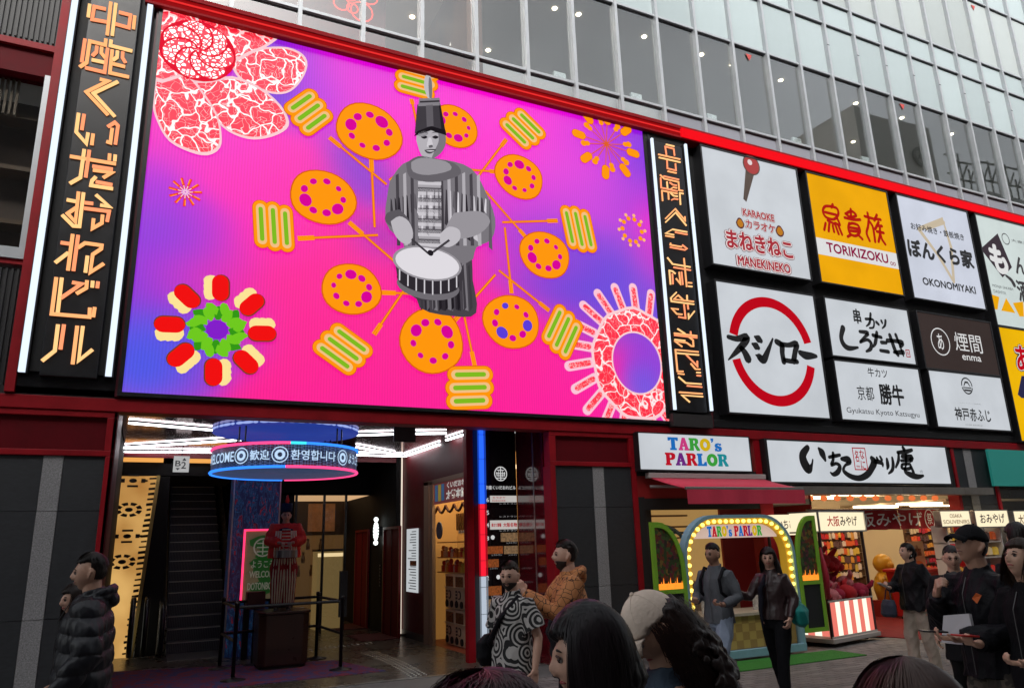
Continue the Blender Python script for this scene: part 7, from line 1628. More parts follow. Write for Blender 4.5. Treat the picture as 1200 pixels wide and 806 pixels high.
    if glasses:
        q = MB()
        for g in (1, -1):
            q.tube([Hd((g*.031+.021*math.cos(a_), -.098+.004*abs(math.cos(a_)), .004+.016*math.sin(a_))) for a_ in np.linspace(0, 2*math.pi, 14)], .0017*hs_, 5, caps=False); q.tube([Hd((g*.052,-.092,.008)), Hd((g*.078,.01,.012))], .0016*hs_, 5)
        q.tube([Hd((-.010,-.099,.008)), Hd((.010,-.099,.008))], .0016*hs_, 5); q.build('glasses', mat('glasses_frame', (.01,.01,.01), .3), root)
    if earring: q = MB(); q.ball(tuple(Hd((.09,.015,-.04))), .006, 6); q.ball(tuple(Hd((-.09,.015,-.04))), .006, 6); q.build('earring', mat('pearl', (.8,.78,.75), .2), root)
    # hair
    HM = hairmat('%d' % (int(hairc[0]*10000)), hairc)
    def strandy(amp): 
        def fn(co):
            a_ = np.arctan2(co[:,0]-hc.x, co[:,1]-hc.y); return amp*(np.sin(a_*31+co[:,2]*20)*.5+np.sin(a_*67+co[:,2]*34+1)*.35+np.sin(a_*113-co[:,2]*25)*.3)
        return fn
    if hair:
        th = {'short': .019, 'long': .019, 'bob': .024, 'bun': .016, 'curly': .02, 'none': 0, 'thick': .02}[hair]; low = {'short': -.35, 'long': -.9, 'bob': -1.2, 'bun': -.6, 'curly': -1.1, 'thick': -.55}[hair]
        part = seed % 2*.25-.1
        def hf_(d):
            front = .50+(-.12 if hair in ('long','bob','curly') else 0)+.12*abs(d.x-part)
            if hair == 'thick': front = .42
            if hair == 'short': front = .56+.05*math.sin(d.x*14+seed)
            isface = d.y < (.05 if hair in ('long','curly') else -.18 if hair in ('bob',) else .02) and d.z < front-(.35*max(0, abs(d.x)-.62) if hair == 'bob' else 0)
            if hair == 'bob' and d.y < .25 and abs(d.x) < .9 and d.z < -.1 and d.y < -.05: isface = True
            if hair == 'short': isface = isface or (d.z < .22 and d.y < .38 and d.z < .30-.35*d.y) or d.z < low
            if isface: return -.040
            up = max(0, d.z)
            if hair == 'short': return .004+.019*max(0, up-.25)**.6+.007*max(0, d.y)+.004*math.sin(d.x*23+d.y*9)*up
            return th*(1+.5*up)+(0 if hair != 'thick' else .012*up*(1 if d.y < .2 else .6))
        v_, f_ = head_pts(56, 44, 0, hf_); q = MB(); q.add([Hd(v) for v in v_], f_)
        if hair == 'long':
            for g in (1, -1): q.tube([Hd((g*.05,.03,.06)), Hd((g*.085,.035,-.05)), S(g*.10,.03,1.40), S(g*.11,.0,1.25)], [.03*s,.034*s,.038*s,.02*s], 10)
            q.tube([Hd((0,.06,.05)), Hd((0,.10,-.06)), S(0,.10,1.38), S(0,.12,1.22)], [.05*s,.065*s,.075*s,.035*s], 12)
        if hair == 'bob':
            q.tube([Hd((0,.055,.02)), Hd((0,.075,-.07)), Hd((0,.07,-.13))], [.07*s,.075*s,.045*s], 14)
            for g in (1, -1): q.tube([Hd((g*.045,.02,.04)), Hd((g*.065,.018,-.05)), Hd((g*.055,.012,-.125))], [.035*s,.038*s,.022*s], 10)
        if hair == 'bun': q.ball(tuple(Hd((0,.10,.0))), .05*s, 12); q.tube([Hd((0,.09,-.02)), Hd((0,.12,-.09)), S(0,.09,1.40)], [.03*s,.03*s,.012*s], 8)
        if hair == 'curly':
            q.tube([Hd((0,.05,.03)), Hd((0,.07,-.08)), Hd((0,.06,-.22))], [.075*s,.095*s,.07*s], 14)
            rs = random.Random(seed)
            for k in range(420):
                a_ = rs.uniform(.05, math.pi-.05); zz = rs.uniform(-.27, .06); r_ = .078+.058*min(1, (.1-zz)/.2)*rs.uniform(.8,1.05); q.ball(tuple(Hd((r_*math.cos(a_)*1.05, .02+r_*math.sin(a_), zz))), rs.uniform(.010,.016)*s, 6)
        link('hair', remesh(q, 'hair', HM, .0065, 2 if hair != 'curly' else 1, strandy(.0022)), root)
    if cap:
        q = MB(); v_, f_ = head_pts(48, 36, 0, lambda d: .022+.012*max(0, d.z) if d.z > .30+.10*d.y else -.02); q.add([Hd(v) for v in v_], f_)
        me = remesh(q, 'cap_crown', cloth(cap[0], cap[1]), .006, 3); cp_ = link('cap', me, root)
        q = MB(); n_ = 12
        top_ = []
        for i in range(n_+1):
            a_ = math.pi*(.14+.72*i/n_); 
            for r_, dz in ((1.0,0),(1.45,.002),(1.95,-.026)): top_.append(Hd((-.088*math.cos(a_)*(1 if r_ < 1.1 else 1.02), -.045-.062*r_*math.sin(a_)*1.0-.015*(r_-1), .040+dz-.012*abs(math.cos(a_))*r_)))
        q.add(top_, [(i*3+j, i*3+j+1, (i+1)*3+j+1, (i+1)*3+j) for i in range(n_) for j in (0,1)]); bo = q.build('brim', cloth(cap[0], cap[1]), cp_, smooth=True); sd_ = bo.modifiers.new('s','SOLIDIFY'); sd_.thickness = .006; sd_.offset = 0
        q = MB(); q.ball(tuple(Hd((0,.0,.150))), .008, 8); q.build('button', cloth(cap[0], cap[1]), cp_)
        for k in range(6):
            a_ = k*math.pi/3+.3; q = MB(); q.tube([Hd((.1085*math.cos(a_)*math.sin(t_)*.9, .126*math.sin(a_)*math.sin(t_)*.93, .148*math.cos(t_))) for t_ in np.linspace(.05, 1.15, 8)], .0016, 4); q.build('seam', mat('seam_'+cap[0], tuple(c*.7 for c in cap[1]), .9), cp_)
    # trousers
    if legs and bottom:
        q = MB(); loft(q, [(S(0,0,.80),.15*s,.105*s),(S(0,0,.92),.178*s,.128*s),(S(0,0,1.02),.158*s*build,.115*s)])
        for g in (1, -1):
            hj, kn, an = J[g][3:]; lw = bottom.get('w', 1.0)
            q.tube([hj+V3(0,0,.02), hj.lerp(kn,.5), kn, kn.lerp(an,.5), an+V3(0,0,-.02*s)], [.104*s,.092*s*lw,.074*s*lw,.070*s*lw,.064*s*lw], 12)
        link('trousers', remesh(q, 'trousers', bottom['m'], vx*1.15, 3, folds(bottom.get('amp',.007), (10,10,5), seed)), root)
        for g in (1, -1):
            an = J[g][5]; q = MB(); q.tube([an+V3(0,.065*s,-.055*s), an+V3(0,.03*s,-.035*s), an+V3(0,-.05*s,-.045*s), an+V3(0,-.13*s,-.058*s), an+V3(0,-.17*s,-.064*s)], [.024*s,.042*s,.042*s,.036*s,.02*s], 10); 
            link('shoe', remesh(q, 'shoe', mat('shoe_%d' % int(shoes[0]*1000), shoes, .5), .007, 2), root)
            q = MB(); q.obox(an+V3(0,-.055*s,-.080*s), V3(.040*s,0,0), V3(0,.125*s,0), V3(0,0,.008*s)); q.build('sole', mat('sole', (.12,.12,.12), .8) if shoes[0] < .3 else mat('sole_white', (.6,.6,.6), .7), root, bevel=.004)
    if top:
        q = MB(); k = wide; tk = top.get('t', .022)*s
        loft(q, [(S(0,0,jlen),(.168*s+tk)*k,(.118*s+tk)*k),(S(0,0,.95),(.165*s+tk)*k,(.115*s+tk)*k),(S(0,0,1.08),(.140*s*build+tk)*k,(.10*s*build+tk)*k),(S(0,0,1.22),.155*s*build+tk,.112*s*build+tk),(S(0,0,1.32),.155*s*build+tk*.8,.104*s+tk*.8),(S(0,.004,1.38),.122*s+tk*.6,.092*s+tk*.5),(S(0,.004,1.415),.092*s+tk*.3,.086*s+tk*.3),(S(0,.004,1.455),.074*s+tk*.1,.076*s+tk*.1)])
        for g in (1, -1):
            shd, e, w = J[g][:3]; w2 = e.lerp(w, sleeve*.94 if sleeve < 1 else .97) if sleeve > 0 else shd.lerp(e, .78)
            if sleeve > 0: q.tube([S(g*sh*.45,0,1.345), shd, shd.lerp(e,.5), e, e.lerp(w,.5), w2], [.055*s+tk,.058*s+tk,.050*s*build+tk,.044*s+tk,.040*s+tk*.9,.030*s+tk*.7], 12)
            else: q.tube([S(g*sh*.45,0,1.345), shd, shd.lerp(e,.5), w2], [.055*s+tk,.060*s+tk,.060*s+tk*1.2,.062*s+tk*1.4], 12)
        if collar: q.tube([S(.064*math.cos(a_), .010+.062*math.sin(a_), 1.462+.014*math.sin(a_)) for a_ in np.linspace(0, 2*math.pi, 17)], .019*s, 7, caps=False)
        if hood:
            q.tube([S(.095*math.cos(a_), .055+.075*math.sin(a_), 1.435+.035*math.sin(a_)) for a_ in np.linspace(-.6, math.pi+.6, 13)], [.02*s]+[.040*s]*11+[.02*s], 9); q.ball(tuple(S(0,.13,1.41)), .065*s, 10, sy=.7)
        fn = puff(top.get('amp',.012), .115, seed) if disp == 'puff' else folds(top.get('amp',.008), (9,9,5), seed)
        link(top.get('name','jacket'), remesh(q, 'jacket', top['m'], vx*1.1, 3, fn), root)
        if open_front:
            q = MB(); yb = -(.118*s+tk)*1.0
            rows_ = [(.98,-.140,.045),(1.1,-.128,.05),(1.22,-.140,.052),(1.33,-.136,.05),(1.41,-.105,.035)]
            L_ = []
            for z, y_, w_ in rows_: c_ = S(0, y_*1.0, z); L_ += [(c_.x-w_*s, c_.y-tk+.012+ (lean and 0), c_.z), (c_.x, c_.y-tk, c_.z), (c_.x+w_*s, c_.y-tk+.012, c_.z)]
            q.add(L_, [(i*3+j, i*3+j+1, (i+1)*3+j+1, (i+1)*3+j) for i in range(4) for j in (0,1)]); o_ = q.build('inner_shirt', open_front, root, smooth=True)
        else:
            q = MB(); q.tube([S(0, -.125-tk/s*.9, z) + V3(0, (0.018 if z > 1.3 else 0)+(.035 if z > 1.38 else 0), 0) for z in (jlen+.03, 1.0, 1.15, 1.3, 1.4)], .003, 5); q.build('zip', mat('zip_metal', (.1,.1,.1), .4, metal=.6), root) if top.get('zip', True) else None
    if hair == 'short' and not cap and cat == 'person': strands(root, S, Hd, 1500, .10, HM, seed, grow=.022, spread=.008, r=.0011, short=True)
    if hair in ('long','bun') : strands(root, S, Hd, 1500, .30 if hair == 'long' else .13, HM, seed, grow=.019, spread=.010, r=.0011)
    return root, J, Hd, S
def strands(root, S, Hd, n, length, c, seed, curl=0., face_open=True, name='hair_strands', tmin=0, short=False, r=.0007, grow=.02, zlow=-.35, up=False, spread=.012):
    rs = random.Random(seed); q = MB(); V = []; F = []
    for i in range(n):
        a = rs.uniform(0, 2*math.pi); t = rs.uniform(tmin, 1.25 if not tmin else 2.2)
        p0 = V3(math.sin(t)*math.cos(a)*.5*.7, math.sin(t)*math.sin(a)*.45*.7, 0)
        # comb outwards and down from the crown
        ph = rs.uniform(0, 6.28); path = []; ao = rs.uniform(-.25,.25)*(1 if not curl or tmin or curl < 10 else 6)
        L_ = length*rs.uniform(.75, 1.05)
        if short: L_ *= (.55+.55*rs.random())*(.62 if abs((a+math.pi/2+math.pi) % (2*math.pi)-math.pi) < 2.1 else 1.1)
        off = rs.uniform(.0, spread)
        fa = abs((a+math.pi/2+math.pi) % (2*math.pi)-math.pi)
        if face_open and fa < (1.05 if not tmin else 1.2):
            if tmin: continue
            L_ = min(L_, .085*rs.uniform(.7,1)+.12*max(0, fa-.75))
        for k in range(9):
            u = k/8*L_; th = (t*.25 if not tmin else t)+u/.105; 
            if th < math.pi/2: d = V3(math.sin(th)*math.cos(a+ao*u*3), math.sin(th)*math.sin(a+ao*u*3), math.cos(th)); pt = V3(d.x*(.074+grow+off), d.y*(.093+grow+off)+.004, d.z*(.114+grow+off))
            else:
                dn = u-(math.pi/2-(t*.25 if not tmin else t))*.105; aa = a+ao*u*3; w_ = 1-.9*max(0, dn-.10); pt = V3(math.cos(aa)*(.076+grow+off)*w_, math.sin(aa)*(.095+grow+off)*w_+.004, -dn)
            if curl: pt += V3(math.sin(u*curl+ph), math.cos(u*curl*1.1+ph), math.sin(u*curl*.8))*(.013 if curl > 50 else .017 if curl > 10 else .008)*min(1, u/.05)
            path.append(Hd(pt))
        side = V3(-math.sin(a), math.cos(a), .3).normalized()*r*rs.uniform(.7,1.6); o = len(V)
        for pt in path: V += [pt-side, pt+side]
        F += [(o+2*k, o+2*k+1, o+2*k+3, o+2*k+2) for k in range(8)]
    q.add(V, F); o = q.build(name, c, root, smooth=True); o['kind'] = 'stuff'; return o

def pat(name, kind, c1, c2, scale=10):
    m = bpy.data.materials.new(name); m.use_nodes = True; n = m.node_tree.nodes; L = m.node_tree.links; p = n['Principled BSDF']; p.inputs['Roughness'].default_value = .85
    tc = n.new('ShaderNodeTexCoord'); r = n.new('ShaderNodeValToRGB'); r.color_ramp.interpolation = 'CONSTANT'
    if kind == 'rings':
        v = n.new('ShaderNodeTexVoronoi'); v.inputs['Scale'].default_value = scale; mth = n.new('ShaderNodeMath'); mth.operation = 'MULTIPLY'; mth.inputs[1].default_value = 5.2; fr = n.new('ShaderNodeMath'); fr.operation = 'FRACT'
        L.new(tc.outputs['Object'], v.inputs['Vector']); L.new(v.outputs['Distance'], mth.inputs[0]); L.new(mth.outputs[0], fr.inputs[0]); L.new(fr.outputs[0], r.inputs[0])
        r.color_ramp.elements[0].color = (*c1,1); r.color_ramp.elements[1].color = (*c2,1); r.color_ramp.elements[1].position = .55
    elif kind == 'camo':
        v = n.new('ShaderNodeTexNoise'); v.inputs['Scale'].default_value = scale; L.new(tc.outputs['Object'], v.inputs['Vector']); L.new(v.outputs['Fac'], r.inputs[0])
        r.color_ramp.elements[0].color = (*c1,1); r.color_ramp.elements[1].color = (*c2,1); r.color_ramp.elements[1].position = .46; e = r.color_ramp.elements.new(.53); e.color = (.035,.03,.022,1); e = r.color_ramp.elements.new(.6); e.color = (.015,.014,.012,1)
    else:
        v = n.new('ShaderNodeTexVoronoi'); v.feature = 'DISTANCE_TO_EDGE'; v.inputs['Scale'].default_value = scale; L.new(tc.outputs['Object'], v.inputs['Vector']); L.new(v.outputs['Distance'], r.inputs[0])
        r.color_ramp.elements[0].color = (*c1,1); r.color_ramp.elements[1].color = (*c2,1); r.color_ramp.elements[1].position = .035
    L.new(r.outputs[0], p.inputs['Base Color']); return m
deg = math.radians
BLKC = cloth('black_nylon', (.010,.010,.013), .55)
def phone(root, at, d1=(0,-.3,1), d2=(1,0,0), c=(.01,.01,.01), label='black phone', who=''):
    q = MB(); a, b_ = Vector(d1).normalized(), Vector(d2).normalized(); b_ = (b_-a*b_.dot(a)).normalized(); n_ = a.cross(b_); at = root.matrix_world @ Vector(at) if 0 else Vector(at)
    M = Matrix.Translation(root.location) @ Matrix.Rotation(root.rotation_euler.z, 4, 'Z'); R3 = M.to_3x3()
    q.obox(M @ at, R3 @ (b_*.037), R3 @ (a*.075), R3 @ (n_*.005)); o = q.build('phone', mat('phone_%d_%d' % (int(c[0]*99), int(c[1]*99)), c, .3), None, bevel=.003); tag(o, label+' '+who, 'phone'); return o
# --- statue: a plain stage drummer figure
M_coat = cloth('coat_red', (.9,.06,.05), .5); M_cream = cloth('cream', (1,.88,.68), .6)
r_, J, Hd, S = person('painted drummer statue in red and cream coat standing on the dark pedestal', (2.12,12.92,.84), deg(-6), 1.58, sk='light', hair='none' if 0 else 'short', build=1.12, top=dict(m=M_coat, t=.065, zip=False), bottom=dict(m=cloth('trouser_maroon', (.4,.03,.035), .6), w=1.7), jlen=.86,
    arms={1: ((.27,-.06,1.16),(.12,-.26,1.12),(-.6,-.7,0),(0,0,-1),1.0), -1: ((-.27,-.06,1.16),(-.12,-.26,1.12),(.6,-.7,0),(0,0,-1),1.0)}, seed=2, cat='statue', voxel=.011, wide=1.25)
q = MB()
for k in range(9):
    z = .90+k*.055; q.tube([S(-.07,-.215,z), S(0,-.235,z), S(.07,-.215,z)], .009, 6)
q.build('chest_braid', M_cream, r_)
for g in (1,-1):
    for dx in (.10,.14,.18): q = MB(); q.tube([S(g*dx,-.20+(dx-.1)*.5,.88), S(g*dx,-.205+(dx-.1)*.6,1.1), S(g*dx*.9,-.175+(dx-.1)*.6,1.32)], .014, 6); q.build('coat_stripe', M_cream, r_)
    for dx in (-.08,-.04,.0,.04,.08): q = MB(); kn, an = J[g][4], J[g][5]; q.tube([J[g][3]+V3(dx*.9,-.14+abs(dx)*.5,-.04), kn+V3(dx,-.125+abs(dx)*.5,0), an+V3(dx*.8,-.11+abs(dx)*.5,0)], .011, 6); q.build('trouser_stripe', M_cream, r_)
q = MB(); q.lathe([(.07,1.28),(.15,1.24),(.155,1.22),(.07,1.25)], (0,.0,0), 20); q.build('navy_collar', cloth('navy', (.02,.03,.07)), r_, smooth=True)
q = MB(); q.lathe([(.085,0),(.09,.02),(.085,.14),(.0001,.15)], tuple(Hd((0,0,.07))), 20); q.build('tall_hat', cloth('navy', (.02,.03,.07)), r_, smooth=True); q = MB(); q.lathe([(.018,0),(.032,.06),(.012,.15),(.0001,.16)], tuple(Hd((0,-.05,.20))), 12); q.build('plume', M_coat, r_, smooth=True)
q = MB(); q.lathe([(.0001,0),(.17,0),(.17,.11),(.0001,.11)], (0,-.33,.80), 28); dr_ = q.build('drum', mat('drum_steel', (.25,.24,.24), .35, metal=.7), r_); q = MB(); q.lathe([(.0001,.112),(.165,.112),(.165,.118),(.0001,.118)], (0,-.33,.80), 28); q.build('drum_head', mat('drum_skin', (.6,.57,.52), .6), r_)
q = MB()
for k in range(10): a_ = k*.628; q.box(.172*math.cos(a_)-.006, .172*math.cos(a_)+.006, -.33+.172*math.sin(a_)-.006, -.33+.172*math.sin(a_)+.006, .80, .91)
tag(q.build('drum_lug', mat('lug', (.4,.4,.4), .3, metal=.9), r_), kind='stuff')
for g in (1,-1): q = MB(); q.tube([S(g*.10,-.30,1.12), (g*.03,-.40,.93)], .008, 6); q.build('drumstick', mat('stick_wood', (.4,.25,.12), .5), r_)

# --- passers-by
arm_walk = lambda g, f: ((g*.25,.03+.06*f,1.11),(g*.26,-.12*f-.02,.88),(0,-.35*f-.1,-1),(-g,-.2,0),.7)
p = at_depth(112, 5.35)
person('man in glossy black hooded puffer jacket walking left past the grey stone pier', (p.x,p.y), deg(-92), 1.76, yaw=deg(0), sk='mid', hair='short', hairc=(.010,.007,.006), top=dict(m=mat('puffer_black', (.008,.009,.013), .42, spec=.3, bump=.25, bs=25, var=.2, vs=9), t=.05), bottom=dict(m=cloth('dark_jeans', (.015,.016,.022))), disp='puff', hood=True, jlen=.74, wide=1.08,
    arms={1: ((.30,.04,1.10),(.30,-.12,.86),(0,-.3,-1),(-1,0,0),.6), -1: ((-.30,.0,1.10),(-.28,-.16,.88),(0,-.3,-1),(1,0,0),.6)}, seed=3, build=1.05, voxel=.0075)
p = at_depth(97, 5.75)
person('companion in dark coat mostly hidden behind the man in the puffer jacket', (p.x,p.y), deg(-75), 1.55, yaw=deg(10), sk='light', hair='long', hairc=(.02,.012,.010), top=dict(m=cloth('charcoal', (.018,.018,.02)), zip=False), bottom=dict(m=cloth('black', (.01,.01,.01))), female=True, seed=4, collar=False)
p = at_depth(598, 6.35)
SH = pat('fan_print_shirt', 'rings', (.012,.012,.012), (.42,.40,.38), 6.5)
r_, J, Hd, S = person('bearded man in short sleeved black and white fan print shirt', (p.x,p.y), deg(-75), 1.60, yaw=deg(30), sk='light', hair='short', hairc=(.03,.018,.012), beard=True, sleeve=0, top=dict(m=SH, t=.035, name='shirt', zip=False), bottom=dict(m=cloth('black_shorts', (.012,.012,.014))), jlen=.72, wide=1.12,
    arms={1: ((.27,.05,1.10),(.29,-.02,.86),(0,-.1,-1),(-1,0,0),.6), -1: ((-.26,.02,1.10),(-.24,-.1,.86),(0,-.2,-1),(1,0,0),.6)}, seed=5)
q = MB(); q.tube([S(.12,-.02,1.43), S(.02,-.155,1.25), S(-.15,-.14,1.05), S(-.22,-.02,.95)], .02, 8); q.build('bag_strap', BLKC, r_)
q = MB(); loft(q, [(S(-.24,-.06,.84),.06,.10),(S(-.25,-.06,.92),.09,.14),(S(-.25,-.06,1.05),.08,.13),(S(-.24,-.05,1.12),.04,.07)]); link('waist_bag', remesh(q,'waist_bag',BLKC,.01,4,folds(.01)), r_)
p = at_depth(664, 6.75)
OR = pat('orange_black_print', 'edge', (.03,.015,.01), (.50,.20,.07), 17)
r_, J, Hd, S = person('bearded man in orange and black printed hooded top raising a phone', (p.x,p.y), deg(-105), 1.755, yaw=deg(0), pitch=deg(-6), sk='light', hair='short', hairc=(.02,.012,.008), beard=True, hood=True, top=dict(m=OR, t=.04, name='hoodie', zip=False), bottom=dict(m=cloth('grey_trousers', (.05,.05,.055))), jlen=.85, build=1.08,
    arms={1: ((.24,-.18,1.14),(.05,-.40,1.30),(-.2,-.3,1),(-.8,-.4,0),1.1), -1: ((-.24,-.16,1.14),(-.07,-.40,1.27),(.2,-.3,1),(.8,-.4,0),1.1)}, seed=6)
phone(r_, S(0,-.44,1.40), (0,-.15,1), (1,0,0), (.10,.16,.02), 'green cased phone held up by the man in the orange top')
q = MB(); loft(q, [(S(0,-.02,.62),.20,.15),(S(0,-.02,.8),.23,.17),(S(0,-.02,1.0),.22,.18),(S(0,-.03,1.2),.17,.15)]); link('grey_coat_over_arm', remesh(q,'grey_coat',cloth('grey_wool', (.06,.06,.068)),.011,4,folds(.022)), r_)
p = at_depth(834, 8.75)
r_, J, Hd, S = person('man in grey zip jacket and blue jeans wearing a black backpack', (p.x,p.y), deg(-72), 1.68, yaw=deg(-4), sk='tan', hair='short', hairc=(.012,.008,.007), top=dict(m=cloth('slate_jacket', (.13,.14,.155)), t=.025), bottom=dict(m=cloth('blue_jeans', (.32,.39,.50)), w=1.1, amp=.010), stance=(-.30,.34), shoes=(.6,.6,.6), jlen=.84,
    arms={1: ((.26,.02,1.12),(.20,-.22,1.06),(-.5,-.8,.1),(0,0,1),1.2), -1: ((-.26,-.0,1.12),(-.14,-.22,1.08),(.4,-.9,.1),(0,0,1),1.3)}, seed=7)
for g in (1,-1): q = MB(); q.tube([S(g*.10,.10,1.40), S(g*.125,-.02,1.44), S(g*.12,-.125,1.32), S(g*.13,-.12,1.18), S(g*.15,.04,1.08)], .018, 7); q.build('backpack_strap', BLKC, r_)
q = MB(); loft(q, [(S(0,.19,1.0),.12,.06),(S(0,.21,1.1),.15,.09),(S(0,.20,1.3),.14,.08),(S(0,.17,1.40),.10,.04)]); link('backpack', remesh(q,'backpack',BLKC,.012,4,folds(.008)), r_)
p = at_depth(898, 8.7)
r_, J, Hd, S = person('long haired woman in dark brown leather jacket and black trousers', (p.x,p.y), deg(-70), 1.62, yaw=deg(22), sk='light', hair='long', hairc=(.014,.009,.008), top=dict(m=mat('brown_leather', (.032,.016,.016), .36, bump=.3, bs=40, var=.2, vs=8), t=.022), bottom=dict(m=cloth('black_trousers', (.008,.008,.010)), w=1.05), stance=(-.2,.24), female=True, jlen=.90,
    arms={1: ((.24,.04,1.13),(.22,-.10,.92),(-.2,-.5,-1),(-1,0,0),.8), -1: ((-.25,-.10,1.15),(-.36,-.26,1.20),(-.9,-.35,.05),(0,0,-1),.9)}, seed=8, smile=True)
q = MB(); loft(q, [(S(.26,.10,.80),.03,.05),(S(.26,.09,.86),.09,.12),(S(.25,.08,1.0),.10,.14),(S(.23,.07,1.1),.05,.10),(S(.2,.04,1.25),.015,.03)]); link('teal_bag', remesh(q,'teal_bag',cloth('teal_nylon', (.02,.26,.23), .5),.011,4,folds(.014)), r_)
q = MB(); q.tube([S(.0,-.13,1.42), S(-.06,-.17,1.25), S(-.09,-.17,1.0), S(-.10,-.15,.78)], [.03,.04,.035,.02], 8); link('scarf', remesh(q,'scarf',cloth('dark_scarf', (.02,.02,.03)),.009,3,folds(.012)), r_)
p = at_depth(1060, 10.1)
r_, J, Hd, S = person('dark haired woman in black bomber jacket and beige trousers looking up to the left', (p.x,p.y), deg(-100), 1.60, yaw=deg(-8), pitch=deg(-14), sk='asian', hair='bun', hairc=(.010,.007,.007), earring=True, top=dict(m=cloth('black_bomber', (.012,.012,.014), .5), t=.05, amp=.014), bottom=dict(m=cloth('beige_trousers', (.55,.46,.37)), w=1.25, amp=.009), female=True, jlen=.82, wide=1.1, stance=(.08,-.08),
    arms={1: ((.28,.05,1.12),(.30,-.05,.88),(0,-.3,-1),(-1,0,0),.9), -1: ((-.26,-.08,1.12),(-.12,-.30,1.12),(.2,-.8,.4),(.5,0,1),1.0)}, seed=9)
phone(r_, S(-.10,-.40,1.16), (0,-1,.5), (1,0,0), (.5,.45,.42), 'pale phone in the hand of the woman in beige trousers')
q = MB(); loft(q, [(S(-.12,-.36,.74),.10,.05),(S(-.12,-.36,.78),.13,.07),(S(-.12,-.35,.9),.12,.065),(S(-.12,-.34,.97),.09,.04)]); bg_ = link('blue_grey_handbag', remesh(q,'blue_grey_handbag',cloth('blue_grey_leather', (.05,.06,.085), .5),.010,3,folds(.005)), r_); q = MB(); q.tube([S(-.18,-.35,.96), S(-.15,-.33,1.1), S(-.09,-.33,1.1), S(-.06,-.35,.96)], .008, 6); q.build('bag_handle', cloth('blue_grey_leather', (.05,.06,.085), .5), bg_)
p = at_depth(1110, 7.4)
r_, J, Hd, S = person('older man with glasses, dark coat over a blue shirt, behind the capped man', (p.x,p.y), deg(-55), 1.60, yaw=deg(5), sk='asian', hair='short', hairc=(.05,.045,.045), glasses=True, smile=True, top=dict(m=cloth('dark_coat', (.014,.014,.016)), t=.04), open_front=cloth('blue_shirt', (.09,.14,.25)), bottom=dict(m=cloth('black', (.01,.01,.01))), jlen=.62, seed=10)
p = at_depth(1137, 5.15)
CAMO = pat('camouflage', 'camo', (.09,.075,.058), (.035,.03,.024), 11)
r_, J, Hd, S = person('man in black cap, black jacket and camouflage trousers looking up', (p.x,p.y), deg(-98), 1.765, yaw=deg(-6), pitch=deg(-20), sk='mid', hair='short', hairc=(.02,.018,.018), cap=('black_cap', (.012,.012,.014)), top=dict(m=cloth('black_shell', (.011,.011,.014), .5), t=.04, amp=.014), bottom=dict(m=CAMO, w=1.25, amp=.012), build=1.08, jlen=.80, stance=(-.1,.1),
    arms={1: ((.27,-.04,1.10),(.10,-.36,1.06),(-.5,-.8,.05),(0,0,1),.8), -1: ((-.28,-.08,1.10),(-.12,-.24,1.30),(.5,-.3,.6),(.5,.6,0),1.0)}, seed=11, voxel=.0075)
phone(r_, S(.02,-.46,1.10), (-.4,-.9,.05), (1,-.3,0), (.012,.012,.014), 'black phone held level by the man in the black cap')
q = MB(); c_ = S(.10,-.175,1.28); q.add([c_+V3(-.02,-.0,.0), c_+V3(.02,-.004,.035), c_+V3(.045,.01,.02), c_+V3(.01,-.0,-.03)], [(0,1,2,3)]); o_ = q.build('chest_logo', mat('orange_logo', (.6,.12,.02), .6), r_); o_.modifiers.new('s','SOLIDIFY').thickness = .004
q = MB(); q.add([S(-.05,-.34,1.02), S(.16,-.30,1.02), S(.13,-.28,1.2), S(-.02,-.32,1.18)], [(0,1,2,3)]); o_ = q.build('paper_bag', mat('white_paper', (.5,.5,.52), .7)); o_.modifiers.new('s','SOLIDIFY').thickness = .03; o_.location = r_.location; o_.rotation_euler = r_.rotation_euler; tag(o_, 'white paper bag at the waist of the man in the black cap', 'bag')
p = at_depth(1192, 4.75)
r_, J, Hd, S = person('woman with long brown hair at the right edge, red phone in hand', (p.x,p.y), deg(-100), 1.68, yaw=deg(0), pitch=deg(-20), sk='asian', hair='long', hairc=(.030,.014,.010), earring=True, top=dict(m=cloth('black_knit', (.010,.010,.012)), t=.035), bottom=dict(m=cloth('black', (.01,.01,.01))), female=True, seed=12, jlen=.70,
    arms={1: ((.25,-.02,1.10),(.14,-.30,1.02),(-.3,-.9,.1),(0,0,1),.9), -1: ((-.25,-.06,1.10),(-.12,-.34,1.10),(.2,-1,.15),(0,0,1),.9)}, voxel=.0075)
phone(r_, S(-.09,-.46,1.16), (.1,-1,.1), (1,0,0), (.45,.02,.015), 'red phone in the hand of the woman at the right edge')
p = at_depth(1192, 6.6)
person('person with black hair tied up, seen from behind between two light boxes', (p.x,p.y), deg(150), 1.78, sk='asian', hair='thick', hairc=(.010,.008,.008), top=dict(m=cloth('charcoal', (.018,.018,.02))), bottom=dict(m=cloth('black', (.01,.01,.01))), seed=13)

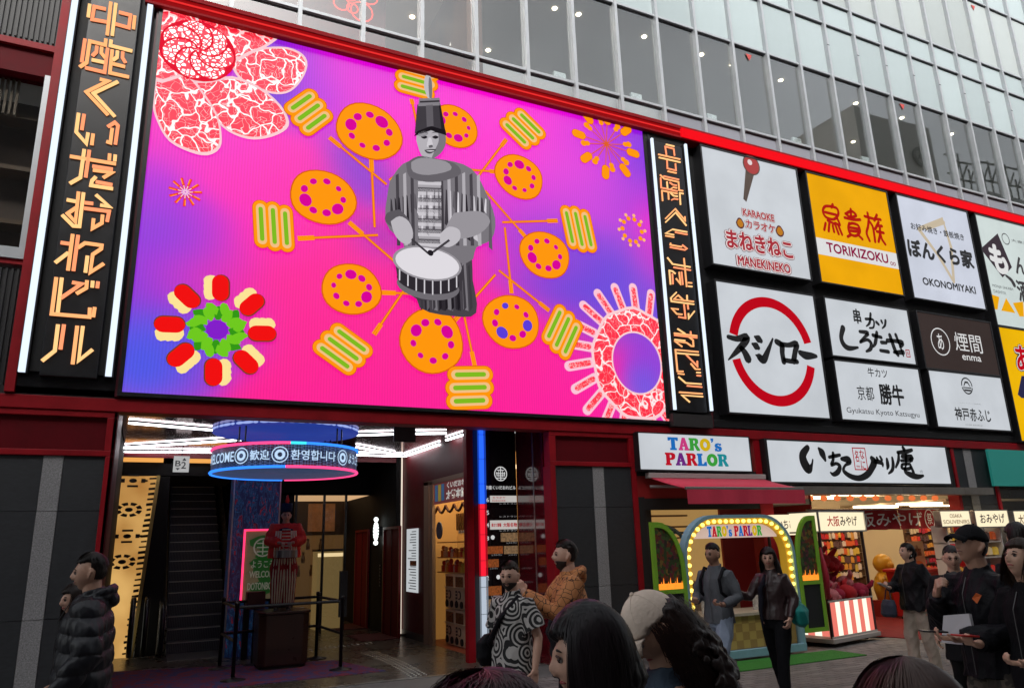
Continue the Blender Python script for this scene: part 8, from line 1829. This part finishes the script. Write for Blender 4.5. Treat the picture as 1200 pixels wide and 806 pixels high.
# --- the heads close to the viewer
p = at_depth(694, 1.98)
r_, J, Hd, S = person('woman with glossy black bob hair close to the viewer, face turned left', (p.x,p.y), deg(-112), 1.585, yaw=deg(-4), pitch=deg(4), sk='light', hair='bob', hairc=(.006,.005,.006), top=dict(m=cloth('black_knit', (.010,.010,.012))), bottom=dict(m=cloth('black', (.01,.01,.01))), female=True, seed=14, voxel=.007)
strands(r_, S, Hd, 5200, .30, hairmat('bob_strand', (.012,.008,.010)), 1, grow=.021, face_open=True)
p = at_depth(768, 2.55)
r_, J, Hd, S = person('woman in cream baseball cap with long curly dark hair, looking down', (p.x,p.y), deg(-100), 1.58, yaw=deg(-4), pitch=deg(34), sk='mid', hair='curly', hairc=(.016,.009,.008), cap=('cream_cotton', (.82,.68,.56)), top=dict(m=cloth('denim_jacket', (.06,.085,.12))), bottom=dict(m=cloth('dark_jeans', (.015,.016,.022))), female=True, seed=15, voxel=.007)
strands(r_, S, Hd, 5200, .36, hairmat('curl_strand', (.030,.014,.011)), 2, curl=85, grow=.010, spread=.055, r=.0008, tmin=1.2)
p = at_depth(566, 1.52)
r_, J, Hd, S = person('top of a head with tousled dark reddish hair at the bottom edge', (p.x,p.y), deg(160), 1.455, sk='mid', hair='thick', hairc=(.020,.009,.011), top=dict(m=cloth('black_knit', (.010,.010,.012))), bottom=dict(m=cloth('black', (.01,.01,.01))), seed=16, voxel=.009)
strands(r_, S, Hd, 5200, .17, hairmat('red_strand', (.040,.015,.019)), 3, curl=34, grow=.040, spread=.045, face_open=False, r=.0009)
p = at_depth(1040, 1.55)
r_, J, Hd, S = person('top of a head with smooth dark brown hair at the bottom right', (p.x,p.y), deg(150), 1.475, sk='mid', hair='thick', hairc=(.022,.012,.010), top=dict(m=cloth('black_knit', (.010,.010,.012))), bottom=dict(m=cloth('black', (.01,.01,.01))), seed=17, voxel=.009)
strands(r_, S, Hd, 5200, .19, hairmat('brown_strand', (.050,.026,.020)), 4, grow=.046, spread=.010, curl=6, face_open=False, r=.0009)
